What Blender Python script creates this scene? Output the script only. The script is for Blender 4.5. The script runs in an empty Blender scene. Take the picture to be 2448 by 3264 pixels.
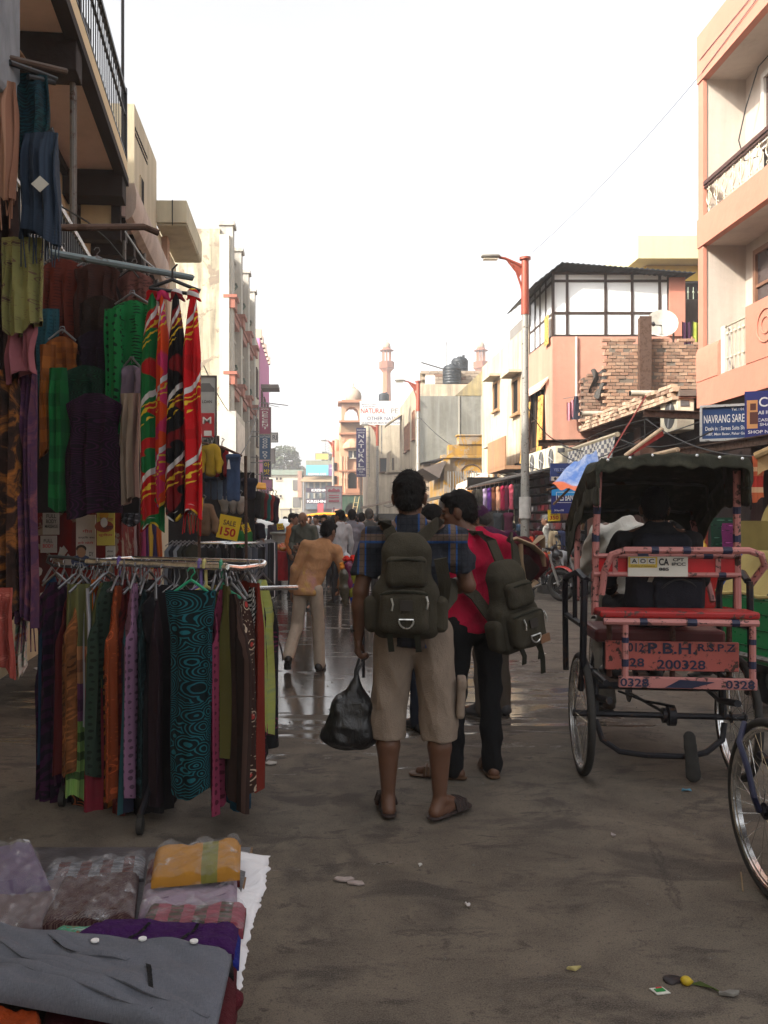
import bpy,bmesh,math,random
import numpy as np
from mathutils import Vector,Matrix
S=bpy.context.scene
COL=S.collection
rnd=random.Random(11)
rad=math.radians
# ------ camera
F,VX,VY,CH=1853.6,691.0,1125.0,1.5
cam=bpy.data.cameras.new('camera');cam_o=bpy.data.objects.new('camera',cam);COL.objects.link(cam_o)
cam_o.location=(0,0,CH);cam_o.rotation_euler=(rad(90),0,0)
cam.sensor_fit='AUTO';cam.sensor_width=36;cam.lens=2735/3264*36
cam.shift_x=0.0625;cam.shift_y=0.0086
cam.clip_start=0.05;cam.clip_end=2000
S.camera=cam_o
# ------ sky, sun, exposure
SUN_DIR=Vector((1.0,0.62,-0.80)).normalized()
sun_el=math.asin(-SUN_DIR.z);sun_az=math.atan2(-SUN_DIR.x,-SUN_DIR.y)
W=bpy.data.worlds.new('World');S.world=W;W.use_nodes=True
wn=W.node_tree;wn.nodes.clear()
sky=wn.nodes.new('ShaderNodeTexSky');sky.sky_type='NISHITA';sky.sun_disc=False
sky.sun_elevation=sun_el;sky.sun_rotation=sun_az
sky.air_density=1.0;sky.dust_density=6.0;sky.ozone_density=1.0
hs=wn.nodes.new('ShaderNodeHueSaturation');hs.inputs['Saturation'].default_value=0.12
bg=wn.nodes.new('ShaderNodeBackground');bg.inputs['Strength'].default_value=0.15
wo=wn.nodes.new('ShaderNodeOutputWorld')
wn.links.new(sky.outputs[0],hs.inputs['Color']);wn.links.new(hs.outputs[0],bg.inputs[0]);wn.links.new(bg.outputs[0],wo.inputs[0])
sl=bpy.data.lights.new('sun','SUN');sl.energy=3.4;sl.angle=rad(0.6);sl.color=(1.0,0.92,0.80)
so=bpy.data.objects.new('sun',sl);COL.objects.link(so)
so.rotation_euler=SUN_DIR.to_track_quat('-Z','Y').to_euler()
so.location=(-30,-20,30)
S.view_settings.view_transform='Standard';S.view_settings.look='None'
S.view_settings.gamma=1.0;S.view_settings.use_curve_mapping=False
S.view_settings.exposure=1.42
S.render.engine='CYCLES'
S.cycles.use_denoising=True
S.cycles.max_bounces=8;S.cycles.diffuse_bounces=4;S.cycles.transparent_max_bounces=12
S.cycles.volume_bounces=1;S.cycles.caustics_reflective=False;S.cycles.caustics_refractive=False
# ------ helpers
def P(x,y,Y):return Vector(((x-VX)*Y/F,Y,CH-(y-VY)*Y/F))
def G(x,y,Z=0.0):
 Y=(CH-Z)*F/(y-VY);return Vector(((x-VX)*Y/F,Y,Z))
MW={}
def tag(o,label=None,cat=None,group=None,kind=None):
 if label:o['label']=label
 if cat:o['category']=cat
 if group:o['group']=group
 if kind:o['kind']=kind
 return o
def thing(name,label,cat,loc=(0,0,0),rotz=0,group=None):
 o=bpy.data.objects.new(name,None);COL.objects.link(o)
 o.location=loc;o.rotation_euler=(0,0,rotz);o.empty_display_size=.2
 MW[o.name]=Matrix.Translation(Vector(loc))@Matrix.Rotation(rotz,4,'Z')
 return tag(o,label,cat,group)
class MB:
 def __init__(s):s.v=[];s.f=[];s.m=[];s.u=[]
 def add(s,vs,fs,m=0,uv=None):
  b=len(s.v);s.v+=[tuple(v)for v in vs];s.f+=[tuple(i+b for i in f)for f in fs]
  s.m+=[m]*len(fs);s.u+=uv if uv else[(v[0],v[2])for v in s.v[b:]]
  return s
 def box(s,c,size,rot=None,m=0):
  hx,hy,hz=size[0]/2,size[1]/2,size[2]/2;c=Vector(c)
  vs=[Vector((x,y,z))for x in(-hx,hx)for y in(-hy,hy)for z in(-hz,hz)]
  if rot is not None:
   if not isinstance(rot,Matrix):rot=Matrix.Rotation(rot,3,'Z')
   vs=[rot@v for v in vs]
  return s.add([v+c for v in vs],[(0,1,3,2),(4,6,7,5),(0,4,5,1),(2,3,7,6),(0,2,6,4),(1,5,7,3)],m)
 def bb(s,x0,x1,y0,y1,z0,z1,m=0):
  return s.box(((x0+x1)/2,(y0+y1)/2,(z0+z1)/2),(abs(x1-x0),abs(y1-y0),abs(z1-z0)),None,m)
 def prism(s,pts,d,m=0):
  n=len(pts);pts=[Vector(p)for p in pts];d=Vector(d)
  return s.add(pts+[p+d for p in pts],[tuple(range(n-1,-1,-1)),tuple(range(n,2*n))]+[(i,(i+1)%n,n+(i+1)%n,n+i)for i in range(n)],m)
 def tube(s,pts,r,n=8,m=0,closed=False,flat=None):
  pts=[Vector(p)for p in pts];k=len(pts);rs=r if isinstance(r,(list,tuple))else[r]*k
  vs=[];up0=None
  for i,p in enumerate(pts):
   a=pts[(i-1)%k]if(i>0 or closed)else p;b=pts[(i+1)%k]if(i<k-1 or closed)else p
   t=(b-a).normalized()if(b-a).length>1e-9 else Vector((0,0,1))
   if up0 is None:
    up0=Vector((0,0,1))if abs(t.z)<.9 else Vector((1,0,0))
   e1=up0-t*up0.dot(t)
   if e1.length<1e-5:e1=t.orthogonal()
   e1.normalize();e2=t.cross(e1);up0=e1
   for j in range(n):
    w=2*math.pi*j/n
    vs.append(p+e1*(rs[i]*math.cos(w)*(flat or 1))+e2*(rs[i]*math.sin(w)))
  fs=[]
  for i in range(k if closed else k-1):
   for j in range(n):
    fs.append((i*n+j,i*n+(j+1)%n,((i+1)%k)*n+(j+1)%n,((i+1)%k)*n+j))
  if not closed:
   fs.append(tuple(range(n-1,-1,-1)));fs.append(tuple(range((k-1)*n,k*n)))
  return s.add(vs,fs,m)
 def lathe(s,c,prof,n=16,m=0,mat3=None,flute=0):
  vs=[];c=Vector(c)
  for r,z in prof:
   for j in range(n):
    w=2*math.pi*j/n;q=r*(1-(flute if j%2 else 0))
    v=Vector((q*math.cos(w),q*math.sin(w),z));vs.append(c+(mat3@v if mat3 else v))
  k=len(prof);fs=[(i*n+j,i*n+(j+1)%n,(i+1)*n+(j+1)%n,(i+1)*n+j)for i in range(k-1)for j in range(n)]
  fs+=[tuple(range(n-1,-1,-1)),tuple(range((k-1)*n,k*n))]
  return s.add(vs,fs,m)
 def grid(s,fn,nu,nv,m=0,closed_u=False):
  vs=[];uv=[]
  for j in range(nv+1):
   for i in range(nu+1):
    u,v=i/nu,j/nv;vs.append(fn(u,v));uv.append((u,v))
  w=nu+1
  return s.add(vs,[(j*w+i,j*w+i+1,(j+1)*w+i+1,(j+1)*w+i)for j in range(nv)for i in range(nu)],m,uv)
def obj(name,mb,mats,parent=None,smooth=False,local=False,bevel=0,label=None,kind=None):
 me=bpy.data.meshes.new(name)
 vs=mb.v
 if parent is not None and not local:
  inv=MW[parent.name].inverted();vs=[tuple(inv@Vector(v))for v in vs]
 me.from_pydata(vs,[],mb.f)
 for m in(mats if isinstance(mats,(list,tuple))else[mats]):me.materials.append(m)
 if any(mb.m):me.polygons.foreach_set('material_index',mb.m)
 ul=me.uv_layers.new(name='UVMap');li=np.empty(len(me.loops),dtype=np.int32);me.loops.foreach_get('vertex_index',li)
 ul.data.foreach_set('uv',np.array(mb.u,dtype=np.float32)[li].ravel())
 if smooth:
  me.shade_smooth();me.set_sharp_from_angle(angle=rad(smooth if smooth is not True else 40))
 me.update()
 o=bpy.data.objects.new(name,me);COL.objects.link(o)
 if parent is not None:o.parent=parent;MW[o.name]=MW[parent.name]
 else:MW[o.name]=Matrix.Identity(4)
 if bevel:
  b=o.modifiers.new('bevel','BEVEL');b.width=bevel;b.segments=2;b.limit_method='ANGLE';b.angle_limit=rad(40)
 if label:o['label']=label
 if kind:o['kind']=kind
 return o
def struct(name,mb,mats,**k):
 return obj(name,mb,mats,kind='structure',**k)
def solo(name,mb,mats,label,cat,group=None,**k):
 vs=np.array(mb.v);c=Vector(((vs[:,0].min()+vs[:,0].max())/2,(vs[:,1].min()+vs[:,1].max())/2,vs[:,2].min()))
 mb.v=[tuple(Vector(v)-c)for v in mb.v]
 o=obj(name,mb,mats,**k);o.location=c;MW[o.name]=Matrix.Translation(c)
 return tag(o,label,cat,group)
def dup(root,loc,rotz=0,label=None,scale=None):
 r=root.copy();COL.objects.link(r);r.location=loc;r.rotation_euler=(0,0,rotz)
 if label:r['label']=label
 if scale:r.scale=scale
 MW[r.name]=Matrix.Translation(Vector(loc))@Matrix.Rotation(rotz,4,'Z')
 for ch in list(root.children):
  c=ch.copy();COL.objects.link(c);c.parent=r
  for g in list(ch.children):
   d=g.copy();COL.objects.link(d);d.parent=c
 return r
 # text -> flat mesh, centred, in the plane spanned by right/up
_tx={}
def text_verts(s,bold=0.0):
 k=(s,bold)
 if k not in _tx:
  cu=bpy.data.curves.new('t','FONT');cu.body=s;cu.align_x='CENTER';cu.align_y='CENTER';cu.size=1;cu.offset=bold
  cu.resolution_u=3;cu.extrude=0.0;cu.fill_mode='FRONT'
  o=bpy.data.objects.new('t',cu);me=bpy.data.meshes.new_from_object(o)
  v=[x.co.copy()for x in me.vertices];f=[tuple(p.vertices)for p in me.polygons]
  bpy.data.objects.remove(o);bpy.data.curves.remove(cu);bpy.data.meshes.remove(me)
  _tx[k]=(v,f)
 return _tx[k]
def text(mb,s,c,right,up,h,w=None,bold=0.01,m=0,off=0.004):
 v,f=text_verts(s,bold)
 if not v:return
 x0,x1=min(p.x for p in v),max(p.x for p in v);y0,y1=min(p.y for p in v),max(p.y for p in v)
 sy=h/max(y1-y0,1e-6);sx=(w/max(x1-x0,1e-6))if w else sy
 right=Vector(right).normalized();up=Vector(up).normalized();n=right.cross(up);c=Vector(c)+n*off
 mb.add([c+right*((p.x-(x0+x1)/2)*sx)+up*((p.y-(y0+y1)/2)*sy)for p in v],f,m)
 # ------ distance-field modelling (numpy): bodies, bags, soft goods
def sdf_mesh(prims,h,k=0.02,noise=0,seed=0,nfreq=14):
 pts=[]
 for p in prims:
  if p[0]=='cap':
   r=max(p[3],p[4])*1.0;pts+=[np.array(p[1])-r,np.array(p[1])+r,np.array(p[2])-r,np.array(p[2])+r]
  elif p[-1]!='s':
   r=max(p[2])*1.75 if p[0]=='box' else max(p[2]);pts+=[np.array(p[1])-r,np.array(p[1])+r]
 pts=np.array(pts,dtype=float);lo=pts.min(0)-3*h-k;hi=pts.max(0)+3*h+k
 n=np.ceil((hi-lo)/h).astype(int)+1
 D=np.full(n,1.0,dtype=np.float32)
 for p in prims:
  op=p[-1]if isinstance(p[-1],str)else 'u'
  mg=k+3*h
  if p[0]=='cap':
   a,b=np.array(p[1],float),np.array(p[2],float);r=max(p[3],p[4]);l0=np.minimum(a,b)-r-mg;h0=np.maximum(a,b)+r+mg
  else:
   r=max(p[2])*(1.75 if p[0]=='box' else 1);l0=np.array(p[1])-r-mg;h0=np.array(p[1])+r+mg
  i0=np.clip(np.floor((l0-lo)/h).astype(int),0,n);i1=np.clip(np.ceil((h0-lo)/h).astype(int)+1,0,n)
  if np.any(i1<=i0):continue
  ax=[lo[q]+h*np.arange(i0[q],i1[q])for q in range(3)]
  X=np.stack(np.meshgrid(*ax,indexing='ij'),-1).astype(np.float32)
  if p[0]=='cap':
   ra,rb=p[3],p[4];ba=b-a;L2=float(ba@ba)+1e-9;pa=X-a
   t=np.clip((pa@ba)/L2,0,1);q=pa-t[...,None]*ba
   if len(p)>5 and p[5]is not None and not isinstance(p[5],str):
    w=np.array(p[5],float);w/=np.linalg.norm(w);fl=p[6]
    qw=q@w;q=q+(qw*(1/fl-1))[...,None]*w
    d=np.linalg.norm(q,axis=-1)-(ra+(rb-ra)*t);d=d*(min(1,fl)**.5)
   else:
    d=np.linalg.norm(q,axis=-1)-(ra+(rb-ra)*t)
  else:
   q=X-np.array(p[1]);
   Rm=p[3]if len(p)>3 and isinstance(p[3],Matrix)else None
   if Rm is not None:q=q@np.array(Rm.to_3x3())
   if p[0]=='ell':
    rr=np.array(p[2],float);k0=np.linalg.norm(q/rr,axis=-1);k1=np.linalg.norm(q/rr**2,axis=-1)
    d=k0*(k0-1)/np.maximum(k1,1e-6)
   else:
    rr=p[4];e=np.abs(q)-(np.array(p[2])-rr)
    d=np.linalg.norm(np.maximum(e,0),axis=-1)+np.minimum(e.max(-1),0)-rr
  sl_=tuple(slice(i0[q],i1[q])for q in range(3));o=D[sl_]
  if op=='s':
   kk=min(k,.012);hh=np.maximum(kk-np.abs(-d-o),0)/kk;D[sl_]=np.maximum(o,-d)+hh*hh*kk*.25
  else:
   hh=np.maximum(k-np.abs(d-o),0)/k;D[sl_]=np.minimum(o,d)-hh*hh*k*.25
 return surface_nets(D,lo,h,noise,seed,nfreq)
def wrinkle(V,seed,fr):
 g=np.random.RandomState(seed);o=np.zeros(len(V))
 Q=V+.35/fr*np.stack([np.sin(V@g.randn(3)*fr*.5+g.rand()*6)for _ in range(3)],-1)
 for i in range(6):
  d=g.randn(3);d/=np.linalg.norm(d);f=fr*(.6+1.2*g.rand());o+=(1-2*np.abs(np.sin(Q@d*f+g.rand()*6.3)))*(.5+.5*g.rand())
 return o/4
def surface_nets(D,lo,h,noise=0,seed=0,nfreq=14):
 n=np.array(D.shape);C=D<0
 idx=-np.ones(n-1,dtype=np.int64)
 s=sum(C[a:n[0]-1+a,b:n[1]-1+b,c:n[2]-1+c].astype(np.int8)for a in(0,1)for b in(0,1)for c in(0,1))
 act=np.argwhere((s>0)&(s<8));idx[tuple(act.T)]=np.arange(len(act))
 acc=np.zeros((len(act),3));cnt=np.zeros(len(act))
 cor=[(a,b,c)for a in(0,1)for b in(0,1)for c in(0,1)]
 for i in range(8):
  for j in range(i+1,8):
   ca,cb=np.array(cor[i]),np.array(cor[j])
   if np.abs(ca-cb).sum()!=1:continue
   da=D[tuple((act+ca).T)];db=D[tuple((act+cb).T)];x=(da<0)!=(db<0)
   t=np.where(x,da/np.where(x,da-db,1),0)
   acc+=np.where(x[:,None],ca+t[:,None]*(cb-ca),0);cnt+=x
 V=lo+h*(act+acc/cnt[:,None])
 Fs=[]
 for ax in range(3):
  u,w=[(1,2),(2,0),(0,1)][ax]
  sa=[slice(0,m)for m in n];sb=[slice(0,m)for m in n]
  sa[ax]=slice(0,n[ax]-1);sb[ax]=slice(1,n[ax])
  ch=C[tuple(sa)]!=C[tuple(sb)];e=np.argwhere(ch)
  e=e[(e[:,u]>0)&(e[:,w]>0)&(e[:,u]<n[u]-1)&(e[:,w]<n[w]-1)]
  ins=C[tuple(e.T)]
  du=np.zeros(3,int);du[u]=1;dw=np.zeros(3,int);dw[w]=1
  q=np.stack([idx[tuple((e-du-dw).T)],idx[tuple((e-dw).T)],idx[tuple(e.T)],idx[tuple((e-du).T)]],-1)
  q[~ins]=q[~ins][:,::-1];Fs.append(q)
 Fq=np.concatenate(Fs);Fq=Fq[(Fq>=0).all(1)]
 if noise:
  N=np.zeros_like(V);fn=np.cross(V[Fq[:,2]]-V[Fq[:,0]],V[Fq[:,3]]-V[Fq[:,1]])
  for c in range(4):np.add.at(N,Fq[:,c],fn)
  N/=np.maximum(np.linalg.norm(N,axis=1),1e-9)[:,None]
  V=V+N*(wrinkle(V,seed,nfreq)*noise)[:,None]
 mb=MB();mb.v=[tuple(v)for v in V.tolist()];mb.f=[tuple(f)for f in Fq.tolist()];mb.m=[0]*len(mb.f);mb.u=[(v[0],v[2])for v in mb.v]
 return mb
 # ------ materials
class NB:
 def __init__(s,name):
  s.mat=bpy.data.materials.new(name);s.mat.use_nodes=True;s.t=s.mat.node_tree
  s.b=s.t.nodes['Principled BSDF']
 def n(s,ty,**k):
  o=s.t.nodes.new(ty)
  for a,v in k.items():setattr(o,a,v)
  return o
 def link(s,a,b):s.t.links.new(a,b)
 def set(s,sock,v):
  if isinstance(v,bpy.types.NodeSocket):s.link(v,sock)
  elif isinstance(v,(tuple,list))and len(v)==3 and sock.type=='RGBA':sock.default_value=(*v,1)
  else:sock.default_value=v
 def co(s,which='Object',scale=(1,1,1),rot=(0,0,0),loc=(0,0,0)):
  t=s.n('ShaderNodeTexCoord');m=s.n('ShaderNodeMapping');s.link(t.outputs[which],m.inputs[0])
  m.inputs['Scale'].default_value=scale;m.inputs['Rotation'].default_value=rot;m.inputs['Location'].default_value=loc
  return m.outputs[0]
 def world(s,scale=(1,1,1)):
  g=s.n('ShaderNodeNewGeometry');m=s.n('ShaderNodeMapping');s.link(g.outputs['Position'],m.inputs[0]);m.inputs['Scale'].default_value=scale
  return m.outputs[0]
 def noise(s,v,scale=5,detail=4,rough=.55,dist=0):
  t=s.n('ShaderNodeTexNoise');s.link(v,t.inputs['Vector']);t.inputs['Scale'].default_value=scale
  t.inputs['Detail'].default_value=detail;t.inputs['Roughness'].default_value=rough;t.inputs['Distortion'].default_value=dist
  return t.outputs[0]
 def vor(s,v,scale=5,feature='F1',out='Distance',rand=1):
  t=s.n('ShaderNodeTexVoronoi');t.feature=feature;s.link(v,t.inputs['Vector']);t.inputs['Scale'].default_value=scale;t.inputs['Randomness'].default_value=rand
  return t.outputs[out]
 def wave(s,v,scale=5,dist=0,detail=1,ty='BANDS',d='X',dscale=1):
  t=s.n('ShaderNodeTexWave');t.wave_type=ty
  if ty=='BANDS':t.bands_direction=d
  s.link(v,t.inputs['Vector']);t.inputs['Scale'].default_value=scale;t.inputs['Distortion'].default_value=dist;t.inputs['Detail'].default_value=detail;t.inputs['Detail Scale'].default_value=dscale
  return t.outputs['Fac']
 def math(s,op,a,b=0.0,c=None):
  t=s.n('ShaderNodeMath',operation=op);s.set(t.inputs[0],a);s.set(t.inputs[1],b)
  if c is not None:s.set(t.inputs[2],c)
  return t.outputs[0]
 def ramp(s,f,stops,interp='LINEAR'):
  t=s.n('ShaderNodeValToRGB');s.link(f,t.inputs[0]);e=t.color_ramp.elements;t.color_ramp.interpolation=interp
  while len(e)>1:e.remove(e[-1])
  for i,(p,c)in enumerate(stops):
   x=e[0]if i==0 else e.new(p);x.position=p
   c=(c,c,c)if isinstance(c,(int,float))else c;x.color=(*c,1)
  return t.outputs[0]
 def mix(s,f,a,b,mode='MIX'):
  t=s.n('ShaderNodeMix',data_type='RGBA',blend_type=mode);s.set(t.inputs[0],f);s.set(t.inputs[6],a);s.set(t.inputs[7],b)
  return t.outputs[2]
 def sep(s,v):
  t=s.n('ShaderNodeSeparateXYZ');s.link(v,t.inputs[0]);return t.outputs
 def bump(s,hgt,strength=.3,dist=.01):
  t=s.n('ShaderNodeBump');t.inputs['Strength'].default_value=strength;t.inputs['Distance'].default_value=dist
  s.link(hgt,t.inputs['Height']);s.link(t.outputs[0],s.b.inputs['Normal'])
 def out(s,col=None,rough=None,metal=None,spec=None,sheen=None):
  if col is not None:s.set(s.b.inputs['Base Color'],col)
  if rough is not None:s.set(s.b.inputs['Roughness'],rough)
  if metal is not None:s.set(s.b.inputs['Metallic'],metal)
  if spec is not None:s.set(s.b.inputs['Specular IOR Level'],spec)
  if sheen is not None:s.set(s.b.inputs['Sheen Weight'],sheen)
  return s.mat
_mc={}
def C(r,g,b):return tuple(((x/255)/12.92 if x/255<.04045 else((x/255+.055)/1.055)**2.4)for x in(r,g,b))
def sc(c,k):return tuple(min(1,x*k)for x in c)
def cached(f):
 def g(*a,**k):
  key=(f.__name__,repr(a),repr(sorted(k.items())))
  if key not in _mc:_mc[key]=f(*a,**k)
  return _mc[key]
 return g
@cached
def m_plain(c,rough=.6,metal=0,spec=.4,var=.25,scale=6,bump=.0,name='painted'):
 b=NB(name);v=b.co();f=b.noise(v,scale,5)
 g=b.noise(v,scale*7,3)
 col=b.mix(b.ramp(f,[(.3,0),(.7,1)]),sc(c,1-var),sc(c,1+var*.5))
 if bump:b.bump(g,bump,.004)
 return b.out(col,b.math('ADD',b.math('MULTIPLY',g,.2),rough-.1),metal,spec)
@cached
def m_plaster(c,stain=.5,dirt=(.16,.13,.10),scale=1.0,peel=0,name='plaster'):
 c=sc(c,.66);b=NB(name);v=b.world();
 big=b.noise(v,.55*scale,6,.6,.4);fine=b.noise(v,9*scale,5,.6)
 streak=b.noise(b.world((2.2,2.2,.16)),1.6*scale,5,.65,.3)
 col=b.mix(b.ramp(big,[(.35,0),(.68,1)]),c,sc(c,1-.5*stain));col=b.mix(b.ramp(b.noise(v,2.3*scale,6,.65,.5),[(.42,0),(.66,1)]),col,sc(c,1-.4*stain))
 col=b.mix(b.math('MULTIPLY',b.ramp(streak,[(.44,0),(.70,1)]),stain),col,dirt)
 col=b.mix(b.math('MULTIPLY',b.ramp(fine,[(.5,0),(.75,1)]),.25*stain+.1),col,sc(c,.7))
 h=fine
 if peel:
  p=b.ramp(b.noise(v,1.3*scale,8,.68,.8),[(.57-.12*peel,0),(.60-.12*peel,1)])
  col=b.mix(p,col,b.mix(b.noise(v,4,4),(.32,.25,.17),(.16,.13,.11)));h=b.mix(.6,fine,p)
 b.bump(h,.35,.02)
 return b.out(col,.88,0,.25)
@cached
def m_metal(c,rough=.45,rust=.4,name='painted_metal',metal=.3):
 b=NB(name);v=b.co();f=b.noise(v,14,7,.65,.3)
 r=b.ramp(f,[(.62-.12*rust,0),(.70-.12*rust,1)])
 col=b.mix(r,b.mix(b.noise(v,40,3),c,sc(c,.72)),(.07,.035,.02))
 b.bump(f,.15,.003)
 return b.out(col,b.mix(r,(rough,)*3,(.85,)*3),metal,.4)
@cached
def m_chrome(rough=.18,c=(.75,.75,.74)):
 b=NB('chrome');v=b.co();f=b.noise(v,25,5)
 return b.out(b.mix(b.ramp(f,[(.45,0),(.7,1)]),c,sc(c,.5)),b.math('MULTIPLY_ADD',f,.25,rough-.08),.95,.5)
@cached
def m_rubber():
 b=NB('rubber');f=b.noise(b.co(),18,6)
 b.bump(b.noise(b.co(),120,2),.3,.002)
 return b.out(b.mix(f,(.012,.012,.012),(.045,.042,.038)),.8,0,.3)
@cached
def m_skin(c=(.16,.075,.042)):
 b=NB('skin');v=b.co();f=b.noise(v,9,5);
 b.bump(b.noise(v,160,3),.12,.002)
 b.b.inputs['Subsurface Weight'].default_value=.05;b.b.inputs['Subsurface Radius'].default_value=(.01,.004,.002)
 return b.out(b.mix(f,sc(c,.75),sc(c,1.15)),.5,0,.4)
@cached
def m_hair(c=(.008,.007,.007)):
 b=NB('hair');v=b.co('Object',(1,1,.35));f=b.noise(v,90,4,.7)
 b.bump(f,.8,.008)
 return b.out(b.mix(f,sc(c,.5),sc(c,1.6)),.75,0,.18)
@cached
def m_cloth(c,pat='plain',c2=None,c3=None,scale=1.0,coord='UV',rough=.9,name='fabric'):
 b=NB(name);v=b.co(coord);
 if coord=='UV':
  v=b.co('UV')
 c=sc(c,.8);c2=sc(c2,.85)if c2 else sc(c,.5);c3=sc(c3,.85)if c3 else c2
 s_=scale
 if pat=='plain':
  col=b.mix(b.noise(v,4*s_,5),sc(c,.78),sc(c,1.12))
 elif pat=='stripe':
  x=b.sep(v)[0];f=b.ramp(b.math('FRACT',b.math('MULTIPLY',x,3*s_)),[(0,c),(.42,c),(.45,c2),(.72,c2),(.75,c3),(.95,c3)],'CONSTANT');col=f
 elif pat=='hbands':
  y=b.sep(v)[1];col=b.ramp(b.math('FRACT',b.math('MULTIPLY',y,s_)),[(0,c),(.3,c2),(.42,c),(.55,c3),(.85,c2)],'CONSTANT')
 elif pat=='rings':
  t=b.n('ShaderNodeTexVoronoi');b.link(b.co('UV',(1,2.6,1)),t.inputs['Vector']);t.inputs['Scale'].default_value=3.2*s_
  d=b.math('ADD',t.outputs['Distance'],b.math('MULTIPLY',b.noise(v,6,3),.12))
  col=b.mix(b.ramp(b.math('SINE',b.math('MULTIPLY',d,46)),[(.35,0),(.65,1)]),c,b.mix(b.noise(v,3,3),c2,c3))
 elif pat=='batik':
  f=b.wave(b.co('UV',(1,2.2,1)),4.5*s_,9,3,'BANDS','DIAGONAL',1.2);col=b.mix(b.ramp(f,[(.42,0),(.58,1)]),c,b.mix(b.ramp(b.noise(v,4*s_,2),[(.4,0),(.6,1)]),c2,c3))
 elif pat=='flower':
  vv=b.co('UV',(1,2.4,1));d=b.vor(vv,4*s_);e=b.vor(vv,17*s_)
  col=b.mix(b.ramp(d,[(.18,1),(.2,0)]),c,c2);col=b.mix(b.ramp(d,[(.30,0),(.31,1),(.36,1),(.37,0)]),col,c3)
  col=b.mix(b.math('MULTIPLY',b.ramp(e,[(.2,1),(.25,0)]),.6),col,c3)
 elif pat=='dots':
  d=b.vor(b.co('UV',(1,2.6,1)),7*s_,rand=.25);col=b.mix(b.ramp(d,[(.24,1),(.28,0)]),c,c2)
 elif pat=='check':
  sx=b.sep(v);f1=b.math('LESS_THAN',b.math('FRACT',b.math('MULTIPLY',sx[0],5*s_)),.5);f2=b.math('LESS_THAN',b.math('FRACT',b.math('MULTIPLY',sx[1],9*s_)),.5)
  col=b.mix(f1,c,c2);col=b.mix(b.math('MULTIPLY',f2,.6),col,c3)
 elif pat=='leopard':
  d=b.vor(b.co('UV',(1,2.2,1)),9*s_);col=b.mix(b.ramp(d,[(.2,0),(.26,1),(.4,1),(.46,0)]),c,c2);col=b.mix(b.ramp(b.noise(v,2.5,3),[(.45,0),(.55,1)]),col,c3)
 elif pat=='tiedye':
  f=b.noise(b.co('UV',(1,2.5,1)),3*s_,4,.6,1.2);col=b.ramp(f,[(.3,c),(.5,c2),(.68,c3)])
 elif pat=='twotone':
  y=b.sep(v)[1];col=b.mix(b.math('GREATER_THAN',b.math('ADD',y,b.math('MULTIPLY',b.noise(v,8,2),.02)),.45),c,c2);col=b.mix(b.math('MULTIPLY',b.noise(v,20,3),.35),col,c3)
 weave=b.noise(b.co('UV' if coord=='UV' else 'Object',(60,60,60)),4,2,.5)
 soil=b.noise(b.co('Object'),5,4)
 col=b.mix(b.math('MULTIPLY',b.ramp(soil,[(.45,0),(.75,1)]),.22),col,sc(c,.45))
 b.bump(b.mix(.5,weave,b.noise(b.co('Object',(1,1,.12)),55,3,.6,.4)),.45,.006)
 return b.out(col,rough,0,.2)
@cached
def m_soft(c,rough=.9,var=.3,fold=.5,scale=9,name='cloth',weave=.25):
 c=sc(c,.72);fold=min(1,fold*1.6);b=NB(name);v=b.co();f=b.noise(b.co('Object',(1,1,.55)),scale,5,.6,.5)
 fine=b.noise(v,220,2)
 b.bump(b.mix(.25,f,fine),fold,.02)
 return b.out(b.mix(b.ramp(f,[(.3,0),(.7,1)]),sc(c,1-var),sc(c,1+var*.4)),rough,0,.2)
@cached
def m_glass(c=(.03,.035,.04),rough=.08):
 b=NB('window_glass');return b.out(b.mix(b.noise(b.world(),2,3),c,sc(c,1.8)),rough,0,.6)
@cached
def m_film():
 b=NB('plastic_film');v=b.co();f=b.noise(v,14,5,.6,.6);b.bump(f,.9,.02)
 b.out((.55,.55,.58),.12,0,.6)
 t=b.n('ShaderNodeBsdfTransparent');m=b.n('ShaderNodeMixShader');b.link(t.outputs[0],m.inputs[1]);b.link(b.b.outputs[0],m.inputs[2])
 b.link(b.ramp(b.noise(v,22,5,.6,.8),[(.48,.07),(.62,.16),(.74,.62)]),m.inputs[0])
 b.link(m.outputs[0],b.t.nodes['Material Output'].inputs['Surface'])
 return b.mat
@cached
def m_brick(c=(.30,.13,.075),c2=(.42,.26,.17)):
 b=NB('brick_clay');g=b.n('ShaderNodeObjectInfo');v=b.co()
 f=b.noise(v,22,5,.6);r=g.outputs['Random']
 col=b.mix(r,c,c2);col=b.mix(b.ramp(b.math('FRACT',b.math('MULTIPLY',r,7.3)),[(.7,0),(.9,1)]),col,(.17,.08,.05))
 col=b.mix(b.math('MULTIPLY',b.ramp(b.noise(b.world(),3,5,.6),[(.45,0),(.7,1)]),.5),col,(.13,.10,.08))
 b.bump(f,.6,.01)
 return b.out(b.mix(b.math('MULTIPLY',f,.4),col,(.45,.36,.27)),.92,0,.2)
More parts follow.
